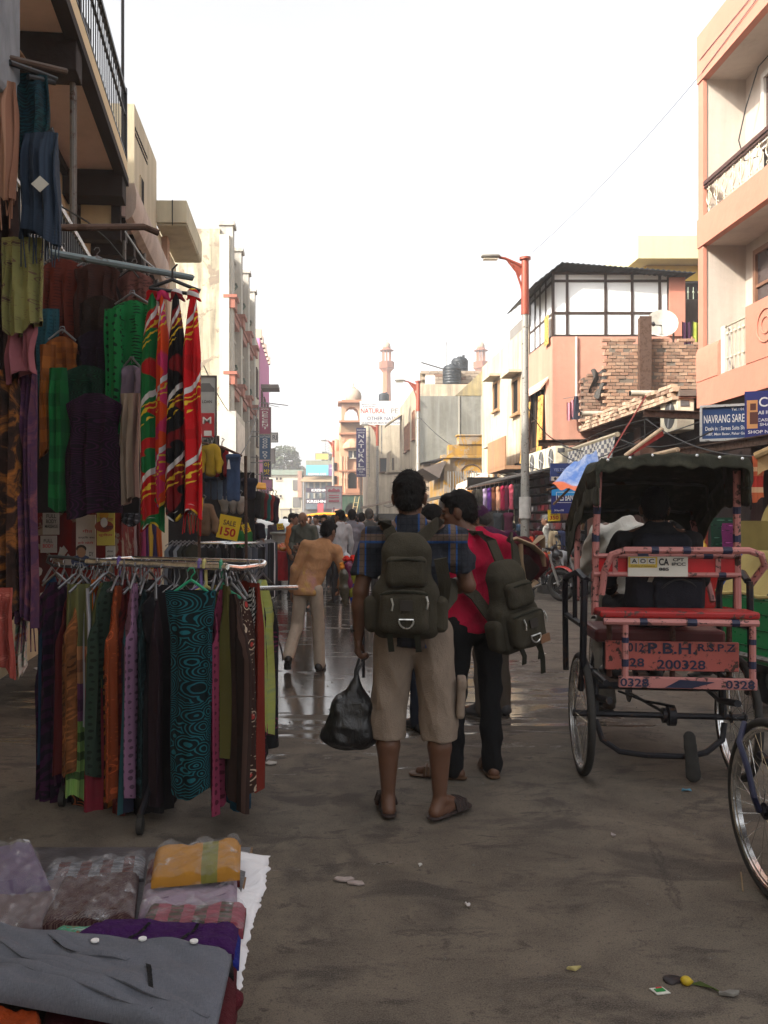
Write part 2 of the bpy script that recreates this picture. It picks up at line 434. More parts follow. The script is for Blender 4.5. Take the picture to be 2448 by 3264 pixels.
 # ====== ground, air
def ground_mat():
 b=NB('asphalt');v=b.world();big=b.noise(v,.5,6,.6,.3);mid=b.noise(v,3.2,7,.62,.5);fine=b.noise(v,55,4,.7);grit=b.noise(v,190,2,.6)
 spots=b.noise(b.world((1.0,1.6,1)),2.1,6,.6,.7)
 col=b.mix(big,C(94,86,75),C(114,103,90));col=b.mix(b.ramp(mid,[(.38,0),(.66,1)]),col,C(75,67,58))
 col=b.mix(b.math('MULTIPLY',b.ramp(spots,[(.52,0),(.62,1)]),.75),col,C(40,34,32))
 blot=b.noise(b.world((1.0,1.9,1)),5.5,5,.62,.8);col=b.mix(b.math('MULTIPLY',b.ramp(blot,[(.60,0),(.66,1)]),.7),col,C(40,34,31));col=b.mix(b.math('MULTIPLY',b.ramp(blot,[(.28,1),(.36,0)]),.35),col,C(112,102,92))
 crk=b.vor(b.co('Object'),.55,'DISTANCE_TO_EDGE');wob=b.math('ADD',crk,b.math('MULTIPLY',b.math('SUBTRACT',b.noise(v,2.5,6,.7),.5),.16));line=b.math('MULTIPLY',b.ramp(b.math('ABSOLUTE',wob),[(.0,1),(.008,0)]),b.ramp(b.noise(v,.9,2),[(.5,0),(.6,1)]));col=b.mix(b.math('MULTIPLY',line,.7),col,C(30,26,24))
 col=b.mix(b.math('MULTIPLY',b.ramp(grit,[(.42,0),(.72,1)]),.55),col,C(128,118,108));col=b.mix(b.math('MULTIPLY',b.ramp(grit,[(.28,1),(.42,0)]),.6),col,C(36,31,29))
 col=b.mix(b.math('MULTIPLY',b.ramp(fine,[(.56,0),(.68,1)]),.6),col,C(44,38,35))
 # wet ground: a band across the street some metres ahead, broken by dry islands
 s=b.sep(b.world());Y,X=s[1],s[0]
 band=b.math('MULTIPLY',b.ramp(b.math('DIVIDE',Y,60),[(.085,0),(.115,1),(.30,1),(.42,.0)]),b.ramp(b.math('MULTIPLY_ADD',X,.1,.5),[(.20,0),(.32,1),(.60,1),(.78,.12)]))
 wn_=b.noise(b.world((.6,2.2,1)),1.9,8,.68,.7)
 wet=b.ramp(b.math('ADD',wn_,b.math('MULTIPLY',band,.27)),[(.64,0),(.69,1)])
 damp=b.ramp(b.math('ADD',wn_,b.math('MULTIPLY',band,.36)),[(.62,0),(.80,1)])
 col=b.mix(b.math('MULTIPLY',damp,.55),col,C(48,42,38))
 rough=b.math('MAXIMUM',b.math('MULTIPLY_ADD',wet,b.math('MULTIPLY_ADD',b.noise(v,7,5,.6),-.5,-.56),.9),.08)
 h=b.math('MULTIPLY',b.math('SUBTRACT',1.0,b.math('MULTIPLY',wet,.92)),b.mix(.4,b.mix(.5,fine,mid),grit))
 b.bump(h,.5,.012)
 return b.out(col,rough,0,.45)
g=MB()
def gz(x,y):return 0.0
g.grid(lambda u,v:(-160+320*u,-40+360*v,0),16,18)
struct('ground',g,ground_mat())
HZ=MB();HZ.bb(-75,75,-22,290,-1.2,33)
hb=bpy.data.materials.new('air');hb.use_nodes=True;ht=hb.node_tree;ht.nodes.clear()
pv=ht.nodes.new('ShaderNodeVolumePrincipled');pv.inputs['Color'].default_value=(.96,.97,1.0,1);pv.inputs['Density'].default_value=.0021;pv.inputs['Anisotropy'].default_value=.0
ho=ht.nodes.new('ShaderNodeOutputMaterial');ht.links.new(pv.outputs[0],ho.inputs['Volume'])
HAZE=obj('haze',HZ,hb,kind='stuff');HAZE.display_type='WIRE'
# ====== shared builders
def pieces(name,mb,mats,parent,offs,smooth=False,scales=None,rots=None):
 o0=obj(name,mb,mats,None,smooth);o0.parent=parent
 for i,p in enumerate(offs):
  o=o0 if i==0 else o0.copy()
  if i:COL.objects.link(o);o.parent=parent
  o.location=MW[parent.name].inverted()@Vector(p)
  if scales:o.scale=scales[i]
  if rots:o.rotation_euler=rots[i]
  MW[o.name]=MW[parent.name]
def window(parent,c,right,w,h,n,fm,gm,mull=1,bars=0,fw=.05,sill=True):
 c,right,n=Vector(c),Vector(right).normalized(),Vector(n).normalized();up=Vector((0,0,1))
 R3=Matrix((right,n,up)).transposed()
 fr=MB()
 for sx in(-1,1):fr.box(c+right*(sx*(w/2-fw/2))+n*.03,(fw,.06,h),R3)
 for sz in(-1,1):fr.box(c+up*(sz*(h/2-fw/2))+n*.03,(w-2*fw,.06,fw),R3)
 for i in range(mull):fr.box(c+right*((i+1)/(mull+1)-.5)*w+n*.025,(fw*.7,.05,h-2*fw),R3)
 for i in range(bars):fr.box(c+up*((i+1)/(bars+1)-.5)*h+n*.028,(w-2*fw,.04,fw*.6),R3)
 f=obj('window',fr,fm,parent)
 pn=MB();pn.box(c+n*.008,(w-2*fw,.016,h-2*fw),R3);obj('pane',pn,gm,f)
 if sill:
  s=MB();s.box(c-up*(h/2+.03)+n*.05,(w+.1,.12,.05),R3);obj('sill',s,fm,f)
 return f
wood_dark=m_plain((.06,.035,.022),.6,0,.35,.35,5,.2,'dark_wood')
wood=m_plain((.22,.13,.07),.75,0,.3,.4,6,.3,'wood')
glass=m_glass();cream_frame=m_plain((.5,.44,.34),.7,name='old_paint');brown_frame=m_plain((.09,.05,.035),.6,name='brown_paint')
black_metal=m_metal((.015,.015,.017),.45,.25);grey_metal=m_metal((.22,.22,.21),.5,.5);rusty=m_metal((.12,.07,.05),.7,1.0)
white_metal=m_metal((.55,.55,.53),.5,.3);dark_void=m_plain((.012,.010,.009),.9,0,.1,.3,name='dark_interior')
concrete=m_plaster((.30,.29,.27),.6,name='concrete');pipe_grey=m_metal((.16,.15,.14),.5,.5)
# ====== LEFT SIDE
# --- near cream building with two iron-railed balconies
L1=thing('balcony_building','cream building with dark brown beams under iron railed balconies, above the hanging scarves','building',(-1.5,0,0),math.atan(.092))
cream=m_plaster(C(255,234,190),.2,(.25,.18,.1));beam_m=m_plaster((.035,.024,.022),.2,(.02,.015,.012),name='dark_beam_paint');soff=m_plaster(C(252,226,218),.2,(.2,.14,.12),name='soffit_paint')
m=MB();m.bb(-6,-.78,-22,11.5,0,6.0);obj('wall',m,cream,L1,local=True)
m=MB();m.bb(-9,-3.2,-22,11.3,6.03,12.6);obj('shadow_block',m,cream,L1,local=True)  # unseen tall block added so its shadow covers the street
m=MB();m.bb(-.775,-.003,1.2,11.4,6.03,6.24);m.bb(-3.2,-.775,1.2,11.4,6.03,6.20);obj('balcony_slab',m,cream,L1,local=True)
m=MB();m.bb(-.77,-.12,1.2,11.2,6.0,6.028);obj('soffit',m,soff,L1,local=True)
for y0,y1 in((4.4,4.62),(7.95,8.25),(11.05,11.4)):
 m=MB();m.bb(-.775,-.02,y0,y1,5.66,5.998);obj('cross_beam',m,beam_m,L1,local=True,bevel=.01)
m=MB();m.bb(-.12,0.012,1.2,11.42,5.93,6.03);obj('edge_beam',m,beam_m,L1,local=True)
m=MB();m.bb(-.776,-.70,1.2,11.05,5.9,5.999);obj('wall_beam',m,beam_m,L1,local=True)
def railing(parent,y0,y1,z0,z1,x,step,rail_m,bar_m,r=.008,posts=()):
 m=MB();m.bb(x-.025,x+.025,y0,y1,z1-.05,z1);m.bb(x-.015,x+.015,y0,y1,z0+.06,z0+.09);m.bb(x-.015,x+.015,y0,y1,(z0+z1)/2+.12,(z0+z1)/2+.145);obj('handrail',m,rail_m,parent,local=True)
 b=MB();b.box((0,0,(z1-z0)/2),(r*2,r*2,z1-z0-.04));k=int((y1-y0)/step)
 pieces('baluster',b,bar_m,parent,[MW[parent.name]@Vector((x,y0+(i+.5)*(y1-y0)/k,z0))for i in range(k)])
 for y in posts:
  m=MB();m.bb(x-.03,x+.03,y-.03,y+.03,z0,z1+.03);obj('post',m,rail_m,parent,local=True)
railing(L1,2.0,11.38,6.24,7.16,-.03,.14,black_metal,black_metal,.006,(2.03,4.5,8.1,11.35))
m=MB();m.bb(-.775,.0,3.6,9.4,3.02,3.2);obj('lower_slab',m,cream,L1,local=True)
railing(L1,4.4,9.3,3.2,4.16,-.03,.1,white_metal,black_metal,.009,(4.43,9.27))
m=MB();m.tube([(-.1,8.2,3.2),(-.1,8.2,5.66)],.028,8);m.tube([(-.06,8.16,3.3),(-.06,8.16,5.6)],.007,5);obj('drain_pipe',m,pipe_grey,L1,smooth=True,local=True)
m=MB();m.tube([(-.06,11.36,6.2),(-.06,11.36,13.2)],.022,6);obj('roof_pole',m,black_metal,L1,smooth=True,local=True)
window(L1,L1.matrix_basis@Vector((-.78,9.8,4.3)),(-.092,1,0),.9,1.3,(1,.092,0),brown_frame,glass)
m=MB();m.tube([(-.6,7.2,4.6),(-.5,7.5,5.0),(-.42,7.7,5.3),(-.35,7.75,5.5),(-.45,7.6,5.62)],.02,7);obj('conduit',m,wood,L1,smooth=True,local=True)
# odds and ends kept on the balcony behind the bars
m=MB();m.bb(-2.72,-2.5,9.0,9.35,6.241,6.85);solo('plastic_crate',m,m_plain((.05,.05,.055),.6),'dark box stored on the upper balcony behind the bars','box')
# --- second balcony with a rounded parapet
L2=thing('parapet_balcony_house','narrow house with rounded pinkish parapet balcony and slatted soffit next to the cream balcony building','building',(-2.62,11.55,0),math.atan(.05))
pk=m_plaster(C(235,215,200),.4,(.12,.09,.08));cr2=m_plaster(C(240,226,196),.35)
m=MB();m.bb(-5,-.62,0,3.5,0,6.6);obj('wall',m,cream,L2,local=True)
m=MB();pr=[(.0,5.55),(.09,5.6),(.14,5.72),(.15,5.9),(.12,6.05),(.0,6.05)]
m.prism([(x,0,z)for x,z in pr],(0,3.6,0));obj('parapet',m,pk,L2,smooth=30,local=True)
m=MB();m.bb(-.62,-.002,0,3.55,5.6,5.75);obj('balcony_slab',m,soff,L2,local=True)
for i in range(6):
 m=MB();m.bb(-.615,-.01,.05+i*.68,.23+i*.68,5.3,5.598);obj('cross_beam',m,beam_m,L2,local=True)
m=MB();m.bb(-.7,-.58,-.1,.03,5.25,5.95);m.bb(-.17,-.05,-.1,.03,5.25,5.95);m.bb(-.58,-.17,-.1,.03,5.80,5.95);m.bb(-.58,-.17,-.1,.03,5.25,5.42);obj('front_frame',m,beam_m,L2,local=True)
m=MB();m.bb(-.58,-.17,-.06,.0,5.42,5.80);obj('front_panel',m,cream,L2,local=True)
for y,x in((.1,-.03),(1.5,.02),(2.9,.02)):
 m=MB();m.tube([(x,y,3.4),(x,y,5.6)],.025,6);obj('prop',m,pipe_grey,L2,smooth=True,local=True)
railing(L2,.1,3.5,3.3,4.2,0,.16,white_metal,black_metal,.008)
m=MB();m.bb(-.62,.02,0,3.5,3.15,3.3);obj('lower_slab',m,pk,L2,local=True)
# --- tall cream block
L3=thing('cream_tower_block','tall plain cream wall with narrow windows and a row of ventilation holes under its roof','building',(-3.15,14.9,0),math.atan(.03))
m=MB();m.bb(-5,0,-.4,1.95,0,8.55);obj('wall',m,cr2,L3,local=True)
for y,z,h in((-.15+.25,7.05,1.0),(1.25,6.2,.65)):
 m=MB();m.bb(-.01,.025,y,y+.3,z-h/2,z+h/2);f=obj('window',m,cr2,L3,local=True);q=MB();q.bb(.026,.03,y+.03,y+.27,z-h/2+.03,z+h/2-.03);obj('pane',q,dark_void,f,local=True)
b=MB();b.box((0,0,0),(.012,.1,.05));pieces('vent_hole',b,dark_void,L3,[MW[L3.name]@Vector((.002,-.3+i*.14,8.16-j*.1))for j in range(2)for i in range(9)])
L3b=thing('box_balcony_house','cream house with a boxy enclosed balcony hanging over the street','building',(-3.22,16.9,0),math.atan(.02))
m=MB();m.bb(-5,0,0.02,2.6,0,7.3);obj('wall',m,cr2,L3b,local=True)
m=MB();m.bb(.0,.60,-.05,2.5,7.36,7.80);m.bb(0,.58,0.0,2.46,7.32,7.36,0);obj('box_balcony',m,m_plaster(C(236,226,196),.3),L3b,local=True,bevel=.01)
m=MB();m.tube([(.32,-.06,7.3),(.32,-.06,7.8)],.01,6);obj('cable',m,black_metal,L3b,local=True)
m=MB();m.bb(-.02,.12,.6,.9,4.2,7.3);obj('pier',m,m_plaster(C(205,165,140),.3),L3b,local=True)
# --- low shops with an old brick parapet, bank board
LS=thing('low_shop_row','row of single storey shops with old brick parapet below the weathered building','shop',(-3.35,19.6,0))
m=MB();m.bb(-4,0,0,13,0,3.4);obj('wall',m,m_plaster(C(150,128,105),.8,peel=.6),LS,local=True)
m=MB();m.bb(.0,.55,.1,12.9,2.95,3.05);obj('ledge',m,concrete,LS,local=True)
bk=m_brick();b=MB();b.box((0,0,0),(.22,.24,.075));pieces('brick',b,bk,LS,[(-3.38+.02*(k%2),19.75+.25*i+.12*(k%2),3.44+k*.082)for k in range(12)for i in range(9)if not(k>8 and i<3)])
m=MB();m.bb(-.0,.9,5.4,8.4,3.05,4.7);obj('white_balcony',m,m_plaster(C(235,230,220),.3),LS,local=True)
m=MB()
for z,s_ in((4.25,'ROYAL'),):m.bb(.905,.92,5.6,8.2,3.3,4.5)
obj('balcony_board',m,m_plain((.6,.55,.5),.6,name='faded_print'),LS,local=True)
m=MB();m.bb(-.3,.28,.55,.9,5.0,5.08);m.bb(-.2,.18,.62,.83,4.6,5.0);m.bb(-.35,.25,.5,.95,3.4,4.6);obj('chimney_block',m,m_plaster(C(120,105,90),.8),LS,local=True)
def board(name,label,cat,c,right,w,h,cols,texts,frame=None,th=.05,group=None,n=None):
 """flat sign board: c centre, right vector; texts = (string, dx, dz, h, w, colour index)"""
 c=Vector(c);right=Vector(right).normalized();up=Vector((0,0,1));n=right.cross(up)
 R3=Matrix((right,-n,up)).transposed()
 t=thing(name,label,cat,c-up*h/2,0,group)
 m=MB();m.box(c-n*th/2,(w,th,h),R3);obj('panel',m,cols[0],t)
 if frame:
  m=MB()
  for sx in(-1,1):m.box(c+right*sx*(w/2),(.035,th+.02,h+.035),R3)
  for sz in(-1,1):m.box(c+up*sz*(h/2),(w-.035,th+.02,.035),R3)
  obj('frame',m,frame,t)
 by={}
 for s_,dx,dz,hh,ww,ci in texts:
  by.setdefault(ci,MB());text(by[ci],s_,c+right*dx+up*dz,right,up,hh,ww,.012)
 for ci,m in by.items():
  if m.f:obj('lettering',m,cols[ci],t)
 return t,c,right,up,n,R3
INK=lambda c:m_plain(c,.55,0,.3,.08,name='sign_print')
white_i,black_i,red_i,yel_i,navy_i,blue_i=INK((.75,.75,.72)),INK((.02,.02,.025)),INK((.45,.02,.025)),INK((.70,.50,.02)),INK((.02,.03,.12)),INK((.02,.10,.35))
t,c,r,u,n,R3=board('loan_board','tall grey car loan board with a red M plate beside the hanging red sarong','sign',P(438,888,20),(1,0,0),.62,1.62,[INK((.42,.45,.44)),black_i,white_i,red_i],[('CAR LOAN',0,.22,.07,.42,1),('1300',.18,-.66,.06,.2,1),('9818829442',.06,-.74,.06,.4,1),('BANK',.17,-.5,.07,.2,2)],m_plain((.1,.09,.08)))
m=MB();m.box(c+u*-.33+r*.1+n*.02,(.34,.03,.56),R3);obj('red_plate',m,red_i,t)
m=MB();text(m,'M',c+u*-.22+r*.1+n*.036,r,u,.16,.2);m.box(c+u*-.52+r*.12+n*.037,(.18,.006,.12),R3);obj('lettering',m,white_i,t)
m=MB();q=c+u*.45;m.prism([q+r*x+u*z+n*.003 for x,z in((-.26,0),(-.24,.1),(-.1,.12),(-.02,.2),(.16,.2),(.22,.12),(.27,.08),(.27,0))],n*.004);obj('car_silhouette',m,INK((.15,.16,.16)),t)
board('dark_shop_board','dark brown board with pale letters DY under the grey loan board','sign',P(440,955,20),(1,0,0),.72,.3,[INK((.07,.055,.05)),INK((.4,.4,.38))],[('DY',.12,0,.2,.3,1)])
# --- weathered white building with pillared front
L4=thing('weathered_building','tall weathered off-white building with streaked side wall and pillared terracotta trimmed front','building',(-3.41,33,0),-math.atan(.012))
wea=m_plaster(C(244,232,200),1.0,(.13,.10,.07),.8,.12);offw=m_plaster(C(228,222,210),.6);terra=m_plaster(C(190,120,100),.3)
m=MB();m.bb(-9,-.45,0,10.5,0,12.75);obj('wall',m,wea,L4,local=True)
m=MB();m.bb(-.45,-.08,-.06,.34,0,12.5);obj('corner_pier',m,m_plaster(C(240,232,212),.3),L4,local=True)
for i in range(4):
 y=.1+i*3.2
 m=MB();m.bb(-.46,.04,y,y+.62,0,13.0);m.bb(-.5,.12,y-.06,y+.68,12.9,13.05);obj('pillar',m,offw,L4,local=True)
for z in(6.75,9.7):
 for i in range(4):
  y=.1+i*3.2
  m=MB();m.bb(-.3,.14,y-.12,y+.76,z,z+.38);m.bb(-.3,.22,y-.18,y+.82,z+.38,z+.5);obj('capital',m,terra,L4,local=True)
  if i<3:
   m=MB();m.bb(-.44,-.02,y+.78,y+3.06,z-.25,z+.02);m.bb(-.44,.05,y+.78,y+3.06,z+.02,z+.14);obj('cornice',m,terra,L4,local=True)
for z in(4.4,7.9,11.2):
 for i in range(3):
  y=.1+i*3.2+1.9;window(L4,MW[L4.name]@Vector((-.45,y,z)),(.0,1,0),1.2,1.7,(1,0,0),brown_frame,glass)
  m=MB();m.bb(-.44,-.1,y-.5,y+.6,z+.9,z+.98);obj('sunshade',m,offw,L4,local=True)
  if z>5:m=MB();m.tube([(-.05,y-1,z-.6),(.05,y-.5,z-.3),(-.02,y-.2,z-.1)],.05,5);obj('plant',m,m_plain((.03,.05,.02),.8,name='leaf'),L4,local=True)
  # --- narrow cream and pink hotel
L5=thing('narrow_cream_house','narrow cream house with dark slit windows before the pink hotel','building',(-3.36,43.7,0))
m=MB();m.bb(-7,0,0,3.6,0,11.1);obj('wall',m,m_plaster(C(240,228,200),.35),L5,local=True)
for z in(4.2,6.2,8.8):window(L5,(-3.36,45.4,z),(0,1,0),1.0,1.5,(1,0,0),brown_frame,dark_void,0)
L6=thing('pink_hotel','bright pink hotel front with a crumbling parapet on the left side','hotel',(-3.34,47.4,0))
pinkm=m_plaster(C(238,150,200),.2);m=MB();m.bb(-7,0,0,9,0,11.6);obj('wall',m,pinkm,L6,local=True)
for i in range(7):
 m=MB();m.bb(-.3,.12,i*1.3,i*1.3+.5,11.6,12.1-.12*(i%3));obj('merlon',m,m_plaster(C(230,210,190),.5),L6,local=True)
m=MB();m.bb(0,1.0,1.0,2.6,9.0,9.2);obj('sunshade',m,concrete,L6,local=True)
for z in(3.6,6.4,8.2):
 for y in(1.5,4.0,6.8):window(L6,(-3.34,47.4+y,z),(0,1,0),1.2,1.3,(1,0,0),brown_frame,glass)
m=MB();m.tube([(-.1,.3,8.1),(1.1,.2,7.8)],.02,5);m.tube([(-.1,2.5,8.4),(1.5,2.5,8.2)],.03,5);obj('bracket',m,grey_metal,L6,local=True)
Ysg=42.0
def vsign(x0,x1,y0,y1,Y,lab,pm,lines,name='hotel_sign'):
 a,b_=P(x0,y0,Y),P(x1,y1,Y);w=b_.x-a.x;h=a.z-b_.z
 t,c,r,u,n,R3=board(name,lab,'sign',(a+b_)/2,(1,0,0),w,h,[pm,white_i,yel_i],[(s_,0,(.5-f)*h,fh*h,fw*w,ci)for s_,f,fh,fw,ci in lines],m_metal((.3,.28,.26)),.1)
 m=MB();m.bb(-3.4,a.x,Y,Y+.04,a.z-.1,a.z-.05);m.bb(-3.4,a.x,Y,Y+.04,b_.z+.1,b_.z+.15);obj('bracket',m,grey_metal,t)
 return t
vsign(559.5,585,880,938,Ysg,'crimson hanging sign reading HOTEL DECENT on the pink hotel',INK((.32,.05,.12)),[('HOTEL',.07,.07,.7,1)]+[(ch,.19+.115*i,.09,.5,1)for i,ch in enumerate('DECENT')])
vsign(560,584.5,939.5,993,Ysg,'blue hanging sign reading COTTAGE GOOD DAY below the crimson hotel sign',INK((.03,.09,.2)),[('COTTAGE',.07,.07,.85,1)]+[(ch,.18+.105*i,.085,.42,1)for i,ch in enumerate('GOOD DAY')if ch!=' '])
t=vsign(568,585,996,1030,Ysg,'navy hanging sign with yellow Korean characters below the blue one',INK((.02,.02,.10)),[])
def hangul(t,c,s_,dz,hh):
 m=MB();text(m,s_,c+Vector((0,-.05,dz)),(1,0,0),(0,0,1),hh,hh,.02);obj('lettering',m,yel_i,t)
cc=(P(568,996,Ysg)+P(585,1030,Ysg))/2;hangul(t,cc,'아',.2,.26);hangul(t,cc,'밧',-.14,.28)
board('restaurant_sign','small white sign ending in RI behind the blue hanging sign','sign',P(590,945,46),(1,0,0),.5,.5,[INK((.7,.7,.7)),INK((.1,.1,.14))],[('RI',.08,0,.26,.24,1)],grey_metal)
board('portrait_sign','small pink sign with a dark head shape under the Korean sign','sign',P(577,1048,41),(1,0,0),.5,.55,[INK((.55,.25,.42))],[],grey_metal)
for i,(x,y)in enumerate(((588,985),(586,1085))):
 board('hanging_board',('pale' if i==0 else 'grey')+' narrow sign board edge on beyond the hotel signs','sign',P(x,y,48+2*i),(1,0,0),.3,.8,[INK((.5,.5,.5))],[],grey_metal)
 # ====== RIGHT SIDE
pinkr=m_plaster(C(232,154,130),.3,(.35,.2,.14));palew=m_plaster(C(226,212,198),.2)
def ybox(t,name,mat,x0,x1,y0,y1,z0,z1,**k):
 m=MB();m.bb(x0,x1,y0,y1,z0,z1);return obj(name,m,mat,t,**k)
 # --- near pink house
RD=thing('pink_balcony_house','salmon pink house with deep recessed balconies at the right edge','building',(6.4,14.5,0))
ybox(RD,'wall',palew,7.12,13,4,14.35,3.42,9.6)
ybox(RD,'end_wall',palew,6.46,13,14.35,14.5,3.42,9.6)
ybox(RD,'edge_strip',pinkr,6.40,6.46,14.33,14.52,3.9,9.6)
ybox(RD,'roof_band',pinkr,6.38,6.5,4,14.53,8.88,9.68);ybox(RD,'roof_slab',soff if False else palew,6.5,7.12,4,14.35,8.88,9.05)
ybox(RD,'floor_band',pinkr,6.38,6.5,4,14.53,6.1,6.58);ybox(RD,'floor_slab',palew,6.5,7.12,4,14.35,6.1,6.25)
ybox(RD,'lower_band',pinkr,6.38,6.5,4,14.53,3.40,3.84);ybox(RD,'lower_slab',palew,6.5,7.12,4,14.35,3.42,3.6)
m=MB();pr=[(6.37,3.84),(6.37,4.32),(6.40,4.40),(6.5,4.42),(6.5,3.84)];m.prism([(x,13.75,z)for x,z in pr],(0,.79,0));obj('end_pier',m,pinkr,RD,smooth=30)
m=MB();m.bb(6.37,6.5,4,12.85,3.842,4.7);obj('parapet',m,pinkr,RD)
m=MB();m.tube([(6.36,12.25+.24*math.cos(a*.3),4.3+.24*math.sin(a*.3))for a in range(21)],.010,6,closed=True);m.tube([(6.36,12.25+.12*math.cos(a*.3),4.3+.12*math.sin(a*.3))for a in range(21)],.008,6,closed=True);obj('round_motif',m,pinkr,RD,smooth=True)
ybox(RD,'corner_column',m_plaster(C(238,234,226),.15),6.42,6.52,13.62,13.74,3.84,4.6)
ivory=m_metal((.55,.50,.38),.5,.3);brownrail=m_metal((.09,.035,.025),.4,.2)
def scroll_bar(h):
 m=MB();m.tube([(0,0,0),(0,0,h)],.012,6)
 for s_ in(-1,1):
  m.tube([(0,s_*.085*math.sin(math.pi*i/8),h*(.26+.48*i/8))for i in range(9)],.009,5)
  for zc,q in((.14,1),(.86,-1)):
   m.tube([(0,s_*(.035+.03*math.cos(a*.7)),h*zc+.03*math.sin(a*.7)*q)for a in range(8)],.008,5)
 return m
pieces('scroll_baluster',scroll_bar(.52),ivory,RD,[(6.44,14.2-i*.27,6.585)for i in range(12)],smooth=True)
m=MB();m.bb(6.40,6.48,11,14.34,7.10,7.16);m.bb(6.41,6.47,11,14.34,7.05,7.07);obj('handrail',m,brownrail,RD)
def spear_bar(h):
 m=MB();m.tube([(0,0,0),(0,0,h)],.01,6);m.lathe((0,0,h*.82),[(.003,-.05),(.03,0),(.003,.05)],6);m.lathe((0,0,h*.3),[(.003,-.05),(.026,0),(.003,.05)],6);return m
pieces('spear_baluster',spear_bar(.74),ivory,RD,[(6.44,13.56-i*.13,3.845)for i in range(6)],smooth=True)
m=MB();m.tube([(6.44,13.62,4.58),(6.44,12.86,4.58)],.018,6);obj('lower_handrail',m,ivory,RD)
window(RD,(7.12,13.1,8.1),(0,-1,0),1.3,1.1,(-1,0,0),m_plaster(C(236,230,220),.1),m_glass((.05,.03,.02)),1,0,.09)
window(RD,(7.12,13.2,7.05),(0,-1,0),1.2,.9,(-1,0,0),m_plaster(C(236,230,220),.1),dark_void,0,0,.07,False)
window(RD,(7.12,13.5,5.3),(0,-1,0),1.0,1.2,(-1,0,0),m_plain((.2,.1,.06)),m_glass((.04,.03,.03)),1,1,.08)
m=MB();m.tube([(7.1,13.0,8.9),(6.95,13.6,8.7),(6.9,13.9,8.2),(6.88,14.1,7.75),(6.9,13.95,7.35),(7.05,13.8,7.36)],.010,5);obj('cable',m,black_metal,RD,smooth=True)
for k,y in enumerate((13.25,13.05)):
 t=thing('plastic_chair','blue plastic chair behind the white railing of the pink house, %s of two'%('left' if k==0 else 'right'),'chair',(6.75,y,3.6),0,'blue chairs on the pink balcony')
 bl=m_plain((.03,.07,.42),.4,name='blue_plastic');m=MB();m.bb(-.1,.1,-.09,.09,.36,.40);obj('seat',m,bl,t,local=True,bevel=.01)
 m=MB();m.bb(-.1,-.08,-.1,.1,.40,.72);obj('backrest',m,bl,t,local=True,bevel=.01)
 for sx in(-1,1):
  for sy in(-1,1):m=MB();m.bb(sx*.09-.012,sx*.09+.012,sy*.08-.012,sy*.08+.012,0,.36);obj('leg',m,bl,t,local=True)
  # --- slab with brick edge, brick walls
RB=thing('brick_wall','bare brick wall with toothed left end standing on the first floor slab','wall',(6.1,18.5,3.72))
def lay(x0,x1,y,z0,z1,tooth,seed,d=(1,0),L=.17,Hh=.062):
 rr=random.Random(seed);o=[];s_=[];ro=[];k=0;z=z0
 while z<z1-.02:
  x=x0+(L/2 if k%2 else 0)-(rr.random()*.05 if tooth else 0)
  while x<x1:
   if not(z>z1-.2 and rr.random()<.12)and rr.random()>.012:
    p=(x+L/2,y+rr.uniform(-.012,.012),z+Hh/2)if d[0]else(y+rr.uniform(-.012,.012),x+L/2,z+Hh/2)
    o.append(p);s_.append((rr.uniform(.93,1)*L/.235,rr.uniform(.9,1.08),rr.uniform(.9,1.0)*Hh/.083));ro.append((rr.uniform(-.02,.02),rr.uniform(-.03,.03),rr.uniform(-.02,.02)+(0 if d[0]else math.pi/2)))
   x+=L+.012
  z+=Hh+.011;k+=1
 return o,s_,ro
def brick_mb():m=MB();m.box((0,0,0),(.235,.11,.083));return m
o,s_,ro=lay(6.12,8.15,18.5,3.75,5.42,True,3);pieces('brick',brick_mb(),bk,RB,o,False,s_,ro)
m=MB();m.bb(6.22,8.6,18.458,18.6,3.74,5.3);obj('mortar',m,m_plaster((.30,.25,.2),.5),RB)
m=MB();m.box((6.92,18.32,4.78),(.21,.16,2.1));m.box((6.92,18.24,4.8),(.25,.03,2.1));obj('steel_post',m,rusty,RB)
RB2=thing('broken_brick_pier','short crumbling brick pier draped with a grey rag left of the brick wall','wall',(5.95,19.5,3.72))
o,s_,ro=lay(5.92,6.36,19.5,3.75,4.85,True,5);pieces('brick',brick_mb(),m_brick((.24,.10,.065),(.33,.2,.14)),RB2,o,False,s_,ro)
m=MB();m.bb(5.97,6.5,19.458,19.65,3.74,4.75);obj('mortar',m,m_plaster((.2,.15,.12),.5),RB2)
m=MB();m.grid(lambda u,v:(6.12+.42*u+.05*math.sin(v*5),19.41-.05*math.sin(u*9+v*3),4.9-.62*v*(1-.35*abs(u-.5))+.04*math.sin(u*11)),12,10);solo('grey_rag',m,m_soft((.12,.11,.10),.95),'dirty grey rag draped over the crumbling brick pier','rag',smooth=True)
SL=thing('overhanging_slab','first floor slab with plank soffit and ragged brick edge above the shops','slab',(6.1,17,3.6))
ybox(SL,'slab_core',m_plaster((.2,.17,.15),.4),6.1,12,14.55,20.4,3.62,3.72)
pb=MB();pb.box((0,0,0),(1.9,.36,.03));pieces('plank',pb,m_plain((.13,.055,.035),.8,0,.2,.45,5,.3,'plank_wood'),SL,[(7.05,14.75+i*.38,3.60-.008*(i%2))for i in range(15)])
o,s_,ro=lay(14.6,19.8,6.06,3.56,3.80,False,9,(0,1));pieces('brick',brick_mb(),m_brick((.38,.24,.16),(.5,.38,.27)),SL,o,False,s_,ro)
